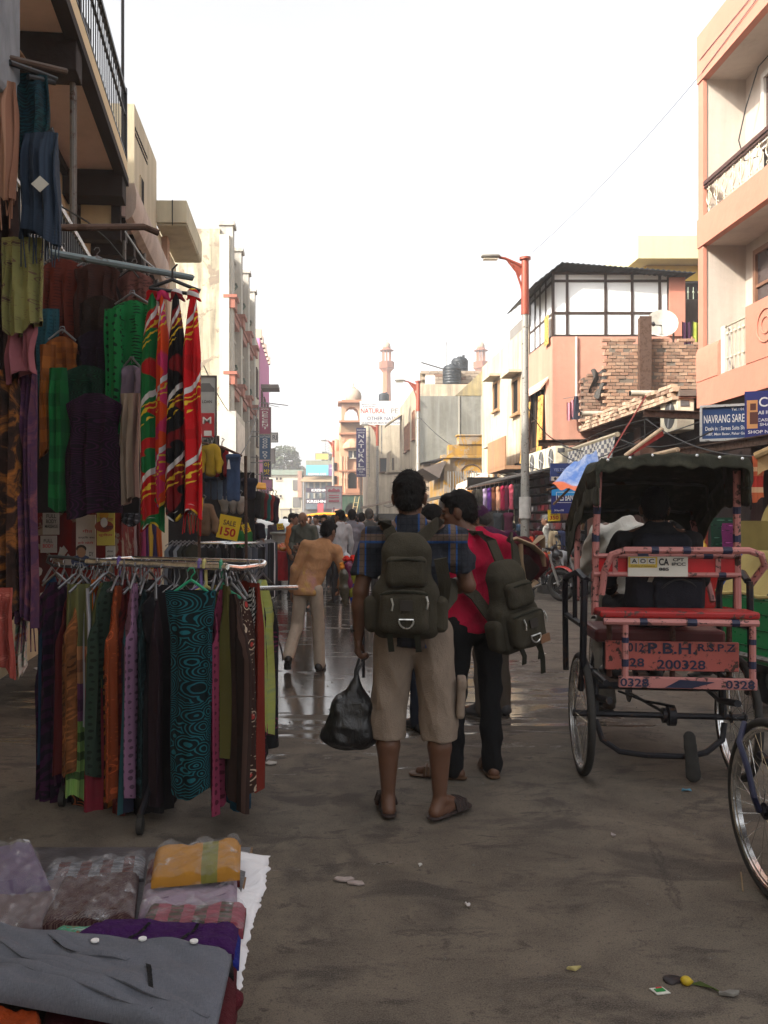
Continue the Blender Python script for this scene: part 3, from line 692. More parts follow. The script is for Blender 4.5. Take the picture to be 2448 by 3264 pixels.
for i,y in enumerate((18.9,15.9)):
 m=MB();m.tube([(6.3,y,3.86),(5.75,y-.02,3.86)],.055,10);m.tube([(5.74,y-.02,3.86),(5.73,y-.02,3.86)],.045,10,1);solo('drain_spout',m,[m_plain((.5,.45,.36),.6),dark_void],('far' if i==0 else 'near')+' cream drain pipe stub jutting out of the brick slab edge','pipe','pipe stubs on the brick slab edge',smooth=True)
 # --- pink building with glass roof room
RC=thing('glass_room_building','salmon pink building with a white glazed room and dark sheet roof on top','building',(5.5,20.3,0))
ybox(RC,'wall',m_plaster(C(236,172,148),.3),5.5,12,20.3,22.6,0,5.86)
ybox(RC,'end_column',pinkr,8.25,8.62,20.25,22.6,5.86,7.25)
fm=m_plain((.045,.028,.022),.5,name='dark_window_frame');sky_white=m_plain((.78,.79,.78),.12,0,.6,.06,1.5,name='sky_white_glass')  # white of sky reflection and film put into the pane colour
xs=[5.5,5.86,6.74,7.38,8.0,8.25];xs=[5.52,5.85,6.76,7.39,8.04,8.25];zs=[5.88,6.42,7.18,7.36]
m=MB()
for x in xs:m.bb(x-.03,x+.03,20.3,20.36,5.86,7.4)
for k,z in enumerate(zs):m.bb(5.55,8.25,20.31,20.35,z-.03,z+.03)
ys=[20.33,20.95,21.5,22.0,22.55]
for y in ys[1:]:m.bb(5.5,5.56,y-.03,y+.03,5.3 if False else 5.86,7.4)
for z in zs:m.bb(5.51,5.55,20.36,22.55,z-.03,z+.03)
obj('frame',m,fm,RC)
for i in range(5):
 for k in range(3):
  m=MB();m.bb(xs[i]+.031,xs[i+1]-.031,20.325,20.34,zs[k]+.031,zs[k+1]-.031);obj('pane',m,sky_white,RC)
for i in range(4):
 for k in range(3):
  m=MB();m.bb(5.522,5.536,ys[i]+.032,ys[i+1]-.031,zs[k]+.031,zs[k+1]-.031);obj('side_pane',m,sky_white,RC)
m=MB();sh=lambda u,v:(4.98+3.75*u,19.95+2.9*v,(7.02+.50*min(1,u/.17)if u<.17 else 7.52-.24*(u-.17)/.83)+.012*math.sin(u*190))
m.grid(sh,110,2);o_=obj('sheet_roof',m,m_metal((.035,.042,.045),.5,.3),RC,smooth=60);o_.modifiers.new('s','SOLIDIFY').thickness=.03
m=MB();m.tube([(6.06,20.27,5.85),(6.06,20.27,3.9)],.03,8);obj('drain_pipe',m,m_plain((.6,.42,.36),.5),RC,smooth=True)
pf=m_plaster(C(245,200,178),.1)
m=MB();m.prism([(5.5,20.6,4.98),(5.5,22.6,4.98),(5.3,22.6,4.72),(5.3,20.6,4.72)],(0,0,-.06));m.bb(5.44,5.5,20.65,20.75,3.3,4.9);m.bb(5.44,5.5,22.4,22.5,3.3,4.9);obj('window_hood',m,pf,RC)
window(RC,(5.5,21.5,4.05),(0,-1,0),1.4,1.5,(-1,0,0),wood_dark,dark_void,2,1,.06)
cur=m_cloth(C(205,160,90),'flower',C(60,35,20),C(120,80,40),1.5,name='curtain')
for k,(y0,y1)in enumerate(((20.75,21.05),(22.0,22.35))):
 m=MB();m.grid(lambda u,v:(5.40-.05*math.sin(u*14)-.12*v,y0+(y1-y0)*u-(.25*v if k==0 else-.15*v),4.55-1.55*v),10,10);obj('curtain',m,cur,RC,smooth=True)
m=MB();m.grid(lambda u,v:(5.44-.02*math.sin(u*10),20.42+.4*u,6.42-.7*v),6,6);obj('hung_curtain',m,cur,RC,smooth=True)
# washing on the ledge, satellite dish
wash=thing('washing','pink cloth and dark trousers drying on the ledge under the salmon wall','laundry',(5.9,20.1,3.75))
m=MB();m.grid(lambda u,v:(5.78+.16*u,20.1+.03*math.sin(u*12),4.3-.42*v-.04*math.sin(u*5)),8,8);obj('pink_cloth',m,m_soft((.6,.25,.3)),wash,smooth=True)
m=MB();m.grid(lambda u,v:(5.95+.09*u+.07*(v if u>.5 else-v)*1.0,20.08+.02*math.sin(u*9),4.42-.55*v),6,8);obj('trousers',m,m_soft((.05,.055,.08)),wash,smooth=True)
m=MB();m.tube([(5.7,20.1,4.36),(6.1,20.1,4.43)],.008,5);obj('line',m,grey_metal,wash)
SD=thing('satellite_dish','grey satellite dish on the brick wall below the glazed room','dish',(8.0,19.4,5.45))
dm=m_plain((.42,.40,.35),.45,.2,.4);q=Matrix.Rotation(rad(-32),3,'Y')@Matrix.Rotation(rad(68),3,'X')
m=MB();m.lathe((7.72,19.4,5.92),[(.0,.0),(.12,.012),(.24,.05),(.34,.1),(.345,.1),(.24,.03),(0,-.02)],20,0,q);obj('reflector',m,dm,SD,smooth=True)
m=MB();m.tube([(7.72,19.4,5.92),(7.42,19.1,5.86)],.012,6);m.tube([(7.44,19.12,5.86),(7.4,19.08,5.9)],.04,8);obj('receiver_arm',m,black_metal,SD,smooth=True)
m=MB();m.tube([(7.75,19.42,5.9),(8.0,19.42,5.75),(8.0,19.42,5.42)],.025,7);obj('mast',m,grey_metal,SD,smooth=True)
for i,(x,c_,l_)in enumerate(((8.14,(.06,.02,.05),'dark red'),(8.38,(.35,.4,.06),'yellow green'),(8.62,(.3,.3,.38),'pale grey'))):
 m=MB();m.grid(lambda u,v:(x+.2*u,19.3+.03*math.sin(u*12),6.0-.75*v-.05*math.sin(u*3)),8,8);solo('hung_garment',m,m_soft(c_),l_+' garment drying behind the brick wall near the dish','laundry',smooth=True)
 # --- yellow house beyond, terrace with railing
RY=thing('yellow_house','yellow topped house rising behind the glazed room at right','building',(8.6,24,0))
ye=m_plaster(C(236,196,90),.15);yp=m_plaster(C(240,226,175),.15)
ybox(RY,'wall',ye,9.2,14,24.2,30,0,8.7);ybox(RY,'roof_band',yp,8.75,14,23.6,30,8.72,9.35);ybox(RY,'door',dark_void,9.75,11,24.15,24.2,7.2,8.25)
ybox(RY,'terrace',m_plaster((.22,.15,.1),.5),8.7,14,22.7,24.1,6.3,6.95)
pieces('baluster',spear_bar(.75),m_metal((.35,.4,.3)),RY,[(8.8+i*.14,22.8,6.96)for i in range(12)],smooth=True)
m=MB();m.tube([(8.7,22.8,7.72),(10.8,22.8,7.9)],.03,6);obj('handrail',m,black_metal,RY)
ybox(RY,'dark_store',m_plaster((.06,.05,.045),.5),8.64,12,20.9,22.6,3.8,6.9)
# --- narrow cream house, further
RE=thing('narrow_streaked_house','narrow cream house with small hooded windows left of the salmon building','building',(5.55,23.2,0))
crs=m_plaster(C(238,224,198),.75,(.3,.2,.1));ybox(RE,'wall',crs,5.55,11,22.7,29.4,0,6.75)
for z,y,h in((5.4,26.9,.9),(5.0,24.2,1.0),(3.2,26.9,1.0)):
 window(RE,(5.55,y,z),(0,-1,0),.8,h,(-1,0,0),m_plaster(C(190,150,110),.3),dark_void,0)
 m=MB();m.bb(5.2,5.56,y-.6,y+.6,z+h/2+.1,z+h/2+.17);obj('hood',m,crs,RE)
ybox(RE,'roof_room',m_plaster(C(150,145,140),.4),6.2,9,24,28,6.752,7.7)
m=MB();m.bb(5.0,5.56,23.2,25.6,2.9,3.0);m.bb(5.0,5.04,23.2,25.6,2.99,3.8);obj('balcony',m,m_plaster(C(200,150,110),.5),RE)
# --- old yellow facade with peeling paint, camera side
RF=thing('peeling_facade','old yellow house with peeling scrolled plaster and ragged cornice at mid right','building',(4.3,31,0))
peel=m_plaster(C(214,164,72),.7,(.09,.06,.035),1.3,peel=.75);ybox(RF,'wall',peel,4.45,7.6,30.6,35,0,3.7)
m=MB();m.bb(4.3,7.3,30.4,30.75,3.72,3.84);m.bb(4.55,7.2,30.45,30.8,3.84,4.2);m.bb(4.9,6.7,30.4,30.8,4.2,4.5);m.bb(4.85,6.75,30.36,30.8,4.5,4.56);obj('cornice',m,peel,RF,bevel=.02)
ybox(RF,'pilaster',peel,4.4,4.62,30.45,30.7,2.3,3.72);ybox(RF,'pilaster',peel,7.0,7.25,30.45,30.7,2.3,3.72)
m=MB()
for cx,s_ in((5.35,1),(6.35,-1)):
 m.tube([(cx+s_*(.45-.016*a)*math.cos(a*.42),30.58,3.15+(.42-.016*a)*math.sin(a*.42))for a in range(22)],.022,5)
 m.tube([(cx+s_*.5,30.58,3.0),(cx+s_*.62,30.58,2.7),(cx+s_*.5,30.58,2.4),(cx+s_*.3,30.58,2.3)],.02,5)
obj('scrollwork',m,m_plain((.09,.055,.04),.9),RF,smooth=True)
m=MB();m.prism([(4.2,30.2,3.0+.0),(3.6,30.2,3.35),(4.45,30.2,3.62)],(0,3,0));obj('side_awning',m,m_plain((.10,.08,.07),.9),RF)
t=thing('window_cooler','white box cooler with dark grille on the yellow peeling facade','cooler',P(1037,1040,30.3))
a,b_=P(1019,1022,30.3),P(1056,1046,30.3);m=MB();m.bb(a.x,b_.x,30.1,30.6,b_.z,a.z);obj('case',m,m_plain((.6,.58,.5),.5),t);m=MB();m.bb(a.x+.14,b_.x-.03,30.08,30.1,b_.z+.04,a.z-.05);obj('grille',m,m_plain((.05,.055,.055),.6),t)
m=MB();m.bb(4.4,5.4,29.6,30.5,2.35,2.42);t=thing('small_balcony','small balcony with thin grey bars left of the peeling facade','balcony',(4.9,29.6,2.35));obj('slab',m,concrete,t)
bb_=MB();bb_.box((0,0,.4),(.03,.03,.8));pieces('bar',bb_,grey_metal,t,[(4.42+.09*i,29.62,2.42)for i in range(12)])
# --- grey rendered wall building
RA=thing('grey_wall_building','beige house with a big blank grey cement side wall and rooftop water tanks','building',(4.33,38,0))
gre=m_plaster(C(158,156,144),1.0,(.22,.22,.2),1.1);bei=m_plaster(C(238,222,194),.7)
ybox(RA,'side_wall',gre,4.36,9.6,38,38.3,0,7.03);ybox(RA,'wall',bei,4.33,9.6,38.3,46.5,0,7.6)
m=MB()
for x in(6.15,7.15):m.bb(x-.03,x+.03,37.95,38,3.5,7.03)
obj('render_strip',m,m_plaster((.55,.52,.44),.3),RA)
m=MB();m.prism([(6.0,37.98,7.04),(7.35,37.98,8.3),(9.4,37.98,8.3),(9.4,37.98,7.04)],(0,.25,0));obj('stair_wall',m,m_plaster(C(206,186,134),.9,(.14,.12,.09)),RA)
o,s_,ro=lay(4.6,7.2,39.2,7.65,8.35,False,21,L=.4,Hh=.13);pieces('brick',brick_mb(),m_brick((.26,.2,.15),(.36,.3,.24)),RA,o,False,[(1.65,1,1.5)]*len(o),ro)
ybox(RA,'roof_parapet',m_plaster(C(160,145,120),.7),4.6,8.8,39.3,39.5,7.6,8.3);ybox(RA,'roof_room',m_plaster(C(185,175,150),.8),6.2,9.8,41.5,45,7.6,8.75);ybox(RA,'room_window',m_plain((.5,.52,.52),.3),6.7,7.4,41.45,41.5,8.0,8.5)
for y,z,h in((39.6,5.9,1.3),(41.8,5.6,1.3),(43.2,5.6,1.3),(42.6,2.9,1.5),(40.5,2.9,1.5)):window(RA,(4.33,y,z),(0,-1,0),.9,h,(-1,0,0),m_plain((.25,.12,.07)),glass,1)
m=MB();m.prism([(4.33,45.2,7.2),(3.5,45.2,6.6),(3.5,45.2,6.52),(4.33,45.2,7.1)],(0,1.2,0));obj('balcony_hood',m,bei,RA);m=MB();m.bb(3.5,4.33,44,46.2,4.0,4.1);m.prism([(3.55,44,4.1),(3.6,44,5.1),(3.7,44,5.1),(3.7,44,4.1)],(0,2.2,0));obj('balcony',m,bei,RA)
o,s_,ro=lay(4.5,5.7,36.6,.9,3.9,False,23,L=.42,Hh=.16);ybr=thing('rough_brick_house','rough tan brick house front below the grey cement wall','house',(4.5,36.6,0));pieces('brick',brick_mb(),m_brick((.28,.19,.12),(.40,.31,.22)),ybr,o,False,[(1.72,1,1.85)]*len(o),ro)
ybox(ybr,'wall',m_plaster((.2,.15,.11),.5),4.4,6.0,36.65,38,0,3.95);m=MB();m.prism([(4.3,36.2,3.96),(5.9,36.2,4.35),(6.3,36.2,4.35),(6.3,36.2,4.25)],(0,2,0));obj('roof',m,m_metal((.05,.05,.05),.8,.8),ybr)
def tank(name,lab,x,y,z,r,h):
 t=thing(name,lab,'water tank',(x,y,z),0,'black rooftop water tanks');tm=m_plain((.02,.025,.03),.5,name='black_plastic')
 pr=[(r*.96,0)]
 for i in range(6):pr+=[(r,h*(.03+i*.13)),(r,h*(.12+i*.13)),(r*.97,h*(.14+i*.13))]
 pr+=[(r*.8,h*.9),(r*.3,h*.95),(r*.3,h),(0.01,h)]
 m=MB();m.lathe((0,0,0),pr,20);obj('body',m,tm,t,smooth=40,local=True);m=MB();m.lathe((r*.45,0,h*.88),[(r*.16,0),(r*.16,h*.2),(.01,h*.2)],10);obj('lid',m,tm,t,smooth=40,local=True)
 return t
tank('water_tank','black water tank with white bands on the grey wall building',5.95,38.7,7.62,.42,.95);tank('water_tank','upper black water tank on the rooftop room',7.0,43,8.77,.42,.95);
tank('water_tank','black water tank behind the white billboard at the foot of the left minaret',P(829,868,62).x,62,P(829,868,62).z,.38,.65)
m=MB();m.tube([(4.9,38.5,7.7),(6.6,43,8.9),(7.0,43,9.6)],.03,5);m.tube([(4.6,39,8.7),(6.4,41,8.6)],.03,5);m.tube([(6.2,42,8.7),(6.2,42,10.3)],.02,5);solo('roof_cables',m,grey_metal,'slanting stay cables and aerial on the beige rooftop','cable')
m=MB();m.bb(4.75,5.15,38.4,38.8,7.62,8.0);solo('roof_cooler',m,m_plain((.6,.6,.58),.5),'small white cooler box on the beige roof edge','cooler')
# --- buildings further along the right towards the mosque
def plain_house(name,lab,x0,x1,y0,y1,z1,mat,wins,cat='building',side=(-1,0,0),wm=None):
 t=thing(name,lab,cat,(x0,y0,0));ybox(t,'wall',mat,x0,x1,y0,y1,0,z1)
 for w in wins:window(t,w[0],(0,-1,0)if side[0]else(1,0,0),w[1],w[2],side,wm or brown_frame,glass,1)
 return t
plain_house('cream_market_house','blank cream market house under the white billboard',P(790,1000,56).x,10,54,60,P(790,915,56).z,bei,[((4.2,53.99,5.0),.9,.9),((5.0,53.99,3.1),.8,1.2)],side=(0,-1,0))
# --- mosque
MQ=thing('sandstone_mosque','red sandstone mosque corner with arched balconies and a white domed kiosk on top','mosque',(P(752,1125,70).x,70,0))
sand=m_plaster(C(224,176,142),.35,(.3,.16,.1),1.5);sand2=m_plaster(C(196,140,108),.35,(.25,.13,.09),1.5);whitem=m_plaster(C(204,184,162),.4);greenm=m_plaster(C(60,92,72),.4)
k=70/F;mx=MW[MQ.name].translation.x
def zz(y):return CH-(y-VY)*k
def xx(x):return(x-VX)*k
ybox(MQ,'wall',sand,xx(735),xx(800),70,76,0,zz(912))
ybox(MQ,'upper_band',m_plaster(C(170,140,110),.5),xx(736),xx(795),69.9,70,zz(935),zz(913))
def arch(m,x0,x1,z0,z1,y,dy,th=.12,cusps=5):
 cx=(x0+x1)/2;w=(x1-x0)/2;pts=[]
 for i in range(cusps*4+1):
  a=math.pi*i/(cusps*4);rr=1-.07*abs(math.sin(a*cusps));pts.append((cx-w*rr*math.cos(a),z0+(z1-z0)*rr*math.sin(a)))
 for i in range(len(pts)-1):
  (xa,za),(xb,zb)=pts[i],pts[i+1];m.prism([(xa,y,za),(xb,y,zb),(xb,y,z1+th),(xa,y,z1+th)],(0,dy,0))
def niche(x0,x1,y0,y1,y,mat=None,dark=dark_void):
 X0,X1,Z0,Z1=xx(x0),xx(x1),zz(y1),zz(y0);spring=Z1-(X1-X0)*.5
 m=MB();arch(m,X0,X1,spring,Z1,y,.25);m.bb(X0-.12,X0,y,y+.25,Z0,Z1+.12);m.bb(X1,X1+.12,y,y+.25,Z0,Z1+.12);f=obj('window',m,mat or sand2,MQ)
 m=MB();m.bb(X0,X1,y+.2,y+.24,Z0,Z1);obj('pane',m,dark,f)
niche(750,770,1021,1066,69.5);niche(744,770,938,956,69.7,sand,sand2)
ybox(MQ,'bay',sand,xx(742),xx(778),69.75,70,zz(1066),zz(938));
m=MB();m.bb(xx(752),xx(773),69.6,69.75,zz(990),zz(975));obj('lattice_window',m,glass,MQ)
m=MB();m.bb(xx(762)-.04,xx(762)+.04,69.55,69.6,zz(990),zz(973));m.bb(xx(751),xx(774),69.55,69.6,zz(991.5),zz(990));m.bb(xx(751),xx(774),69.55,69.6,zz(975),zz(972));obj('lattice_frame',m,m_plaster(C(235,225,200),.1),MQ)
m=MB();m.lathe((xx(760),69.7,zz(969)),[(.75,0),(.72,.25),(.55,.5),(.25,.7),(0.02,.8)],20,flute=.06);m.bb(xx(742),xx(780),69.2,69.8,zz(971),zz(969));obj('bay_dome',m,sand,MQ,smooth=30)
for x in(738,745,749):m=MB();m.lathe((xx(x),69.55,zz(1066)),[(.1,0),(.13,.1),(.09,.2),(.09,1.1),(.13,1.2),(.09,1.3),(.09,2.6),(.14,2.75),(.14,3.0)],8);obj('column',m,sand,MQ,smooth=40)
m=MB()
for y_,d in((912,.35),(938,.2),(1018,.3),(1068,.35)):m.bb(xx(732),xx(792),70-d-.3,70,zz(y_)-.06,zz(y_)+.08)
obj('cornice',m,sand2,MQ)
m=MB();m.bb(xx(746),xx(776),69.3,69.5,zz(1066),zz(1056));obj('balcony_rail',m,sand2,MQ)
ybox(MQ,'green_base',greenm,xx(733),xx(792),69.45,70,0,zz(1069));
m=MB();arch(m,xx(744),xx(776),zz(1105),zz(1086),69.2,.25);obj('green_arch',m,greenm,MQ);ybox(MQ,'gateway',dark_void,xx(746),xx(774),69.40,69.44,0,zz(1092))
# left set-back wing with small dome
ybox(MQ,'wing',sand,xx(720),xx(735),73,78,0,zz(968));m=MB();m.lathe((xx(728),74,zz(968)),[(.5,0),(.55,.3),(.5,.7),(.3,1.0),(.03,1.15)],16,flute=.05);obj('wing_dome',m,sand,MQ,smooth=30)
for y_ in(1000,1030,1060):m=MB();m.bb(xx(722),xx(729),72.9,73,zz(y_+12),zz(y_-6));obj('wing_window',m,dark_void,MQ)
# kiosk
X0,X1=xx(738),xx(781)
m=MB();arch(m,X0+.22,X1-.22,zz(897),zz(878),69.9,.3,.25);arch(m,X0+.22,X1-.22,zz(897),zz(878),71.4,.3,.25)
for x in(X0,X1-.22):
 for y in(69.9,71.4):m.bb(x,x+.22,y,y+.3,zz(911),zz(878)+.25)
obj('kiosk',m,sand,MQ)
m=MB();m.bb(X0-.3,X1+.3,69.5,72.1,zz(871),zz(868));m.bb(X0,X1,69.9,71.7,zz(868),zz(864));m.bb(X0,X1,69.95,71.65,zz(876.5),zz(871));obj('kiosk_eave',m,sand2,MQ)
m=MB();m.lathe((xx(764),70.8,zz(865)),[(.58,0),(.66,.2),(.68,.45),(.6,.75),(.42,.98),(.2,1.1),(.22,1.14),(.06,1.25),(.03,1.4),(.05,1.45),(.01,1.6)],24,flute=.012);obj('dome',m,whitem,MQ,smooth=35)
def minaret(x,lab,Y=110):
 sand,sand2,whitem=m_plaster(C(196,126,92),.35,(.2,.1,.06),1.5),m_plaster(C(160,96,72),.3,(.2,.1,.06),1.5),m_plaster(C(190,166,142),.3)
 q=Y/F;z=lambda y:CH-(y-VY)*q;X=(x-VX)*q
 t=thing('minaret',lab,'minaret',(X,Y,0),0,'twin minarets of the mosque')
 m=MB();m.lathe((0,0,0),[(.62,0),(.62,14),(.5,z(806)),(.52,z(805)),(.62,z(802)),(.9,z(797))],16,flute=.09);obj('shaft',m,sand,t,smooth=30,local=True)
 m=MB();m.lathe((0,0,0),[(.95,z(797)),(.98,z(796)),(.98,z(782)),(.92,z(782)),(.92,z(794)),(.05,z(794))],8);obj('balcony',m,sand2,t,local=True)
 for i in range(8):
  a=i*math.pi/4;m=MB();m.tube([(.52*math.cos(a),.52*math.sin(a),z(794)),(.52*math.cos(a),.52*math.sin(a),z(757))],.08,6);obj('column',m,sand,t,local=True)
 m=MB();m.lathe((0,0,0),[(.9,z(758)),(.9,z(757)),(.55,z(754)),(.5,z(751))],16);obj('eave',m,sand2,t,smooth=30,local=True)
 m=MB();m.lathe((0,0,0),[(.46,z(752)),(.52,z(748)),(.45,z(743)),(.22,z(739)),(.05,z(737)),(.09,z(735)),(.02,z(733)),(.04,z(732)),(.01,z(729))],16,flute=.02);obj('dome',m,whitem,t,smooth=40,local=True)
minaret(835,'left minaret with balcony and white cap, above the billboard');minaret(1038.5,'right minaret with balcony and white cap, behind the water tanks')
# --- boards near the mosque
t,c,r,u,n,R3=board('billboard','large white billboard reading NATURAL PE and OTHER NATUR on the rooftop','billboard',(P(777,866,50)+P(872,918,50))/2,(1,0,0),95*50/F,52*50/F,[INK((.62,.61,.59)),INK((.42,.03,.02)),INK((.03,.04,.09)),INK((.2,.18,.16))],[('MANUFACTURERS',-.75,.5,.07,.85,2),('& EXPORTERS',-.75,.38,.07,.7,2),('NATURAL',-.5,.12,.3,1.45,1),('PE',.75,.12,.3,.42,3),('OTHER NATUR',.12,-.32,.22,1.95,2),('S.R.EXPORTERS MAIN BAZAR PAHAR',-.05,-.58,.1,2.25,2)],th=.06)
m=MB()
for dx in(-1.1,0,1.1):m.bb(c.x+dx-.03,c.x+dx+.03,50.05,50.1,5.4,c.z)
obj('post',m,grey_metal,t)
a,b_=P(769.5,924,48),P(790.5,1030,48);h=a.z-b_.z;w=b_.x-a.x
t,c,r,u,n,R3=board('perfume_sign','tall narrow purple sign reading NATURAL PERFUME OILS in front of the mosque','sign',(a+b_)/2,(1,0,0),w,h,[INK((.06,.05,.16)),white_i],[('MANUFACTURERS',0,h*.455,h*.03,w*.85,1),('& EXPORTERS',0,h*.40,h*.03,w*.7,1)]+[(ch,0,h*(.325-.098*i),h*.075,w*.58,1)for i,ch in enumerate('NATURAL')]+[('PERFUME',0,-h*.345,h*.05,w*.85,1),('OILS',0,-h*.40,h*.035,w*.4,1),('S.R.Expo',0,-h*.46,h*.035,w*.8,1)],th=.12)
m=MB();
for i in range(8):m.bb(b_.x+.03,b_.x+.2,48.0,48.05,b_.z+h*(.04+i*.125),b_.z+h*(.05+i*.125))
m.bb(b_.x+.18,b_.x+.22,48,48.05,b_.z,a.z);m.bb(c.x-.03,c.x+.03,48.13,48.18,0,a.z);obj('bracket',m,grey_metal,t)
board('notice_board','white framed notice board with pink print and a mosque picture on a magenta post','sign',P(721,1075,44),(1,0,0),34*44/F,49*44/F,[INK((.75,.72,.74)),INK((.62,.22,.28))],[],INK((.6,.35,.45)))
c=P(721,1075,44);nbd=thing('notice_print','pink printed picture and lines pasted on the white notice board','print',c)
m=MB()
m.prism([c+Vector((x*.3,-.06,.3+z*.2))for x,z in((-1,0),(-1,.5),(-.7,.8),(-.5,.5),(-.2,.7),(0,1),(.2,.7),(.5,.5),(.7,.8),(1,.5),(1,0))],(0,-.004,0))
for z in(.12,0,-.14,-.2):m.bb(c.x-.27,c.x+.27,44-.064,44-.06,c.z+z-.025,c.z+z+.025)
obj('print',m,INK((.62,.2,.26)),nbd);nbd2=MB();nbd2.bb(c.x-.03,c.x+.03,44.0,44.06,0,c.z-.5);solo('sign_post',nbd2,INK((.45,.05,.2)),'magenta post under the white notice board','post')
m=MB();a=P(762,1150,64);
for s_ in(-.16,.16):m.tube([(a.x+s_-.3,64,0),(a.x+s_+.35,64.6,P(776,1072,64).z)],.03,5)
for i in range(9):f_=.1+i*.095;z_=P(776,1072,64).z*f_;m.tube([(a.x-.46+.65*f_,64+.6*f_,z_),(a.x-.14+.65*f_,64+.6*f_,z_)],.022,5)
solo('ladder',m,m_plain((.45,.33,.14),.7),'bamboo ladder leaning on the green mosque gate','ladder')
board('tilted_board','pale tilted paper board hanging right of the mosque gate','sign',P(798,1075,55),(.9,0,-.42),.5,.02,[INK((.6,.45,.38))],[])
# ====== FAR END
FA=thing('white_corner_building','pale white building with small square windows at the far end of the street','building',(P(587,1125,105).x,105,0))
k=105/F;zf=lambda y:CH-(y-VY)*k;xf=lambda x:(x-VX)*k
pwh=m_plaster(C(236,228,205),.25);ybox(FA,'wall',pwh,xf(560),xf(652),105,112,0,zf(1024));ybox(FA,'roof_band',m_plaster(C(150,165,150),.3),xf(560),xf(655),104.7,112,zf(1026),zf(1015))
for x in(598,606):
 for y in(1034,1072):window(FA,(xf(x),105,zf(y)),(1,0,0),.32,.36,(0,-1,0),cream_frame,dark_void,0,0,.03)
for y in(1045,1082):ybox(FA,'balcony_opening',m_plaster((.2,.2,.19),.3),xf(632),xf(648),104.9,105,zf(y+14),zf(y-8))
ybox(FA,'low_wall',m_plaster(C(200,190,165),.3),xf(590),xf(652),103,104,0,zf(1098));ybox(FA,'pillar',m_plaster(C(190,150,130),.3),xf(643),xf(652),104,104.8,zf(1075),zf(1018))
KR=thing('cafe_building','tall dark cafe building with KRISHNA boards at the far end','building',(P(690,1125,92).x,92,0))
k=92/F;zf=lambda y:CH-(y-VY)*k;xf=lambda x:(x-VX)*k
ybox(KR,'wall',m_plaster(C(120,112,105),.4),xf(656),xf(735),92,100,0,zf(1012));ybox(KR,'roof_room',m_plaster(C(165,170,150),.4),xf(660),xf(730),94,100,zf(1012),zf(992))
m=MB();m.prism([(xf(648),91,zf(1040)),(xf(735),91,zf(1040)),(xf(735),92,zf(1030)),(xf(656),92,zf(1030))],(0,0,-.1));obj('shingle_canopy',m,m_plaster(C(175,150,120),.4),KR)
for y0,y1 in((1042,1056),(1064,1078),(1088,1100)):ybox(KR,'balcony',m_plain((.1,.13,.15),.6),xf(660),xf(728),91.6,92,zf(y1),zf(y0))
for i in range(5):
 for y in(1049,1071):m=MB();m.bb(xf(664+i*13),xf(668+i*13),91.5,91.6,zf(y+6),zf(y-6));obj('balcony_post',m,m_plaster(C(190,185,170),.2),KR)
board('cafe_banner','turquoise cafe banner on top of the far cafe building','banner',(P(661,1005,91)+P(709,1026,91))/2,(1,0,0),48*91/F,22*91/F,[INK((.12,.38,.5)),white_i,INK((.3,.03,.08))],[('KRISHNA CAFE',0,-.42,.24,1.9,1)],th=.08)
board('cafe_side_banner','maroon and violet banner beside the turquoise one','banner',(P(710,1003,91)+P(724,1028,91))/2,(1,0,0),14*91/F,25*91/F,[INK((.16,.09,.2)),white_i],[('CAFE',0,.2,.14,.5,1),('OPEN',0,-.1,.14,.5,1)][:1],th=.08)
for i,(y,s_,w)in enumerate(((1059,'KRISHNA',1.95),(1083,'KRISHNA C',2.9))):
 board('cafe_board',('upper' if i==0 else 'lower')+' dark board reading '+s_+' on the far cafe front','sign',P(695,y,90.8),(1,0,0),68*90.8/F,10*90.8/F,[INK((.03,.02,.04)),white_i],[(s_,-.1,0,.3,w,1)],th=.06)
board('red_flag_board','small red board hanging below the lower cafe board','sign',P(692,1098,90),(1,0,0),.6,1.0,[INK((.5,.05,.06))],[])
board('roof_hoarding','yellow and red rooftop hoarding above the far cafe','sign',P(695,986,100),(1,0,0),1.5,.7,[INK((.55,.42,.1)),INK((.4,.06,.06))],[],grey_metal)
m=MB()
for x in(0,.55):m.tube([(P(702,960,120).x+x,120,8),(P(702,960,120).x+x,120,P(702,951,120).z)],.04,4)
for i in range(12):m.tube([(P(702,960,120).x,120,9+i*.35),(P(702,960,120).x+.55,120,9.3+i*.35)],.025,4)
solo('radio_mast',m,grey_metal,'thin lattice radio mast standing behind the far cafe','mast')
board('hotel_board','small board reading HOTEL low on the far cafe front','sign',P(682,1117,90),(1,0,0),1.9,.36,[INK((.12,.07,.07)),white_i],[('HOTEL',-.3,0,.24,.9,1)],th=.06)
for i,(x0,x1,Y,z,c_,l_)in enumerate(((608,640,96,2.7,(.24,.2,.17),'low brown'),(640,660,94,2.4,(.3,.27,.23),'low grey'),(735,775,80,1.5,(.2,.17,.14),'small dark'))):
 a,b_=P(x0,1100,Y),P(x1,1100,Y);t=thing('street_stall',l_+' stall at the far end of the street','stall',(a.x,Y,0));ybox(t,'counter',m_plaster(c_,.5),a.x,b_.x,Y,Y+1.5,0,z*.55);ybox(t,'roof',m_plain(sc(c_,.6),.8),a.x-.2,b_.x+.2,Y-.4,Y+1.7,z,z+.1)
 for x in(a.x,b_.x-.08):ybox(t,'post',grey_metal,x,x+.08,Y-.2,Y-.12,0,z)
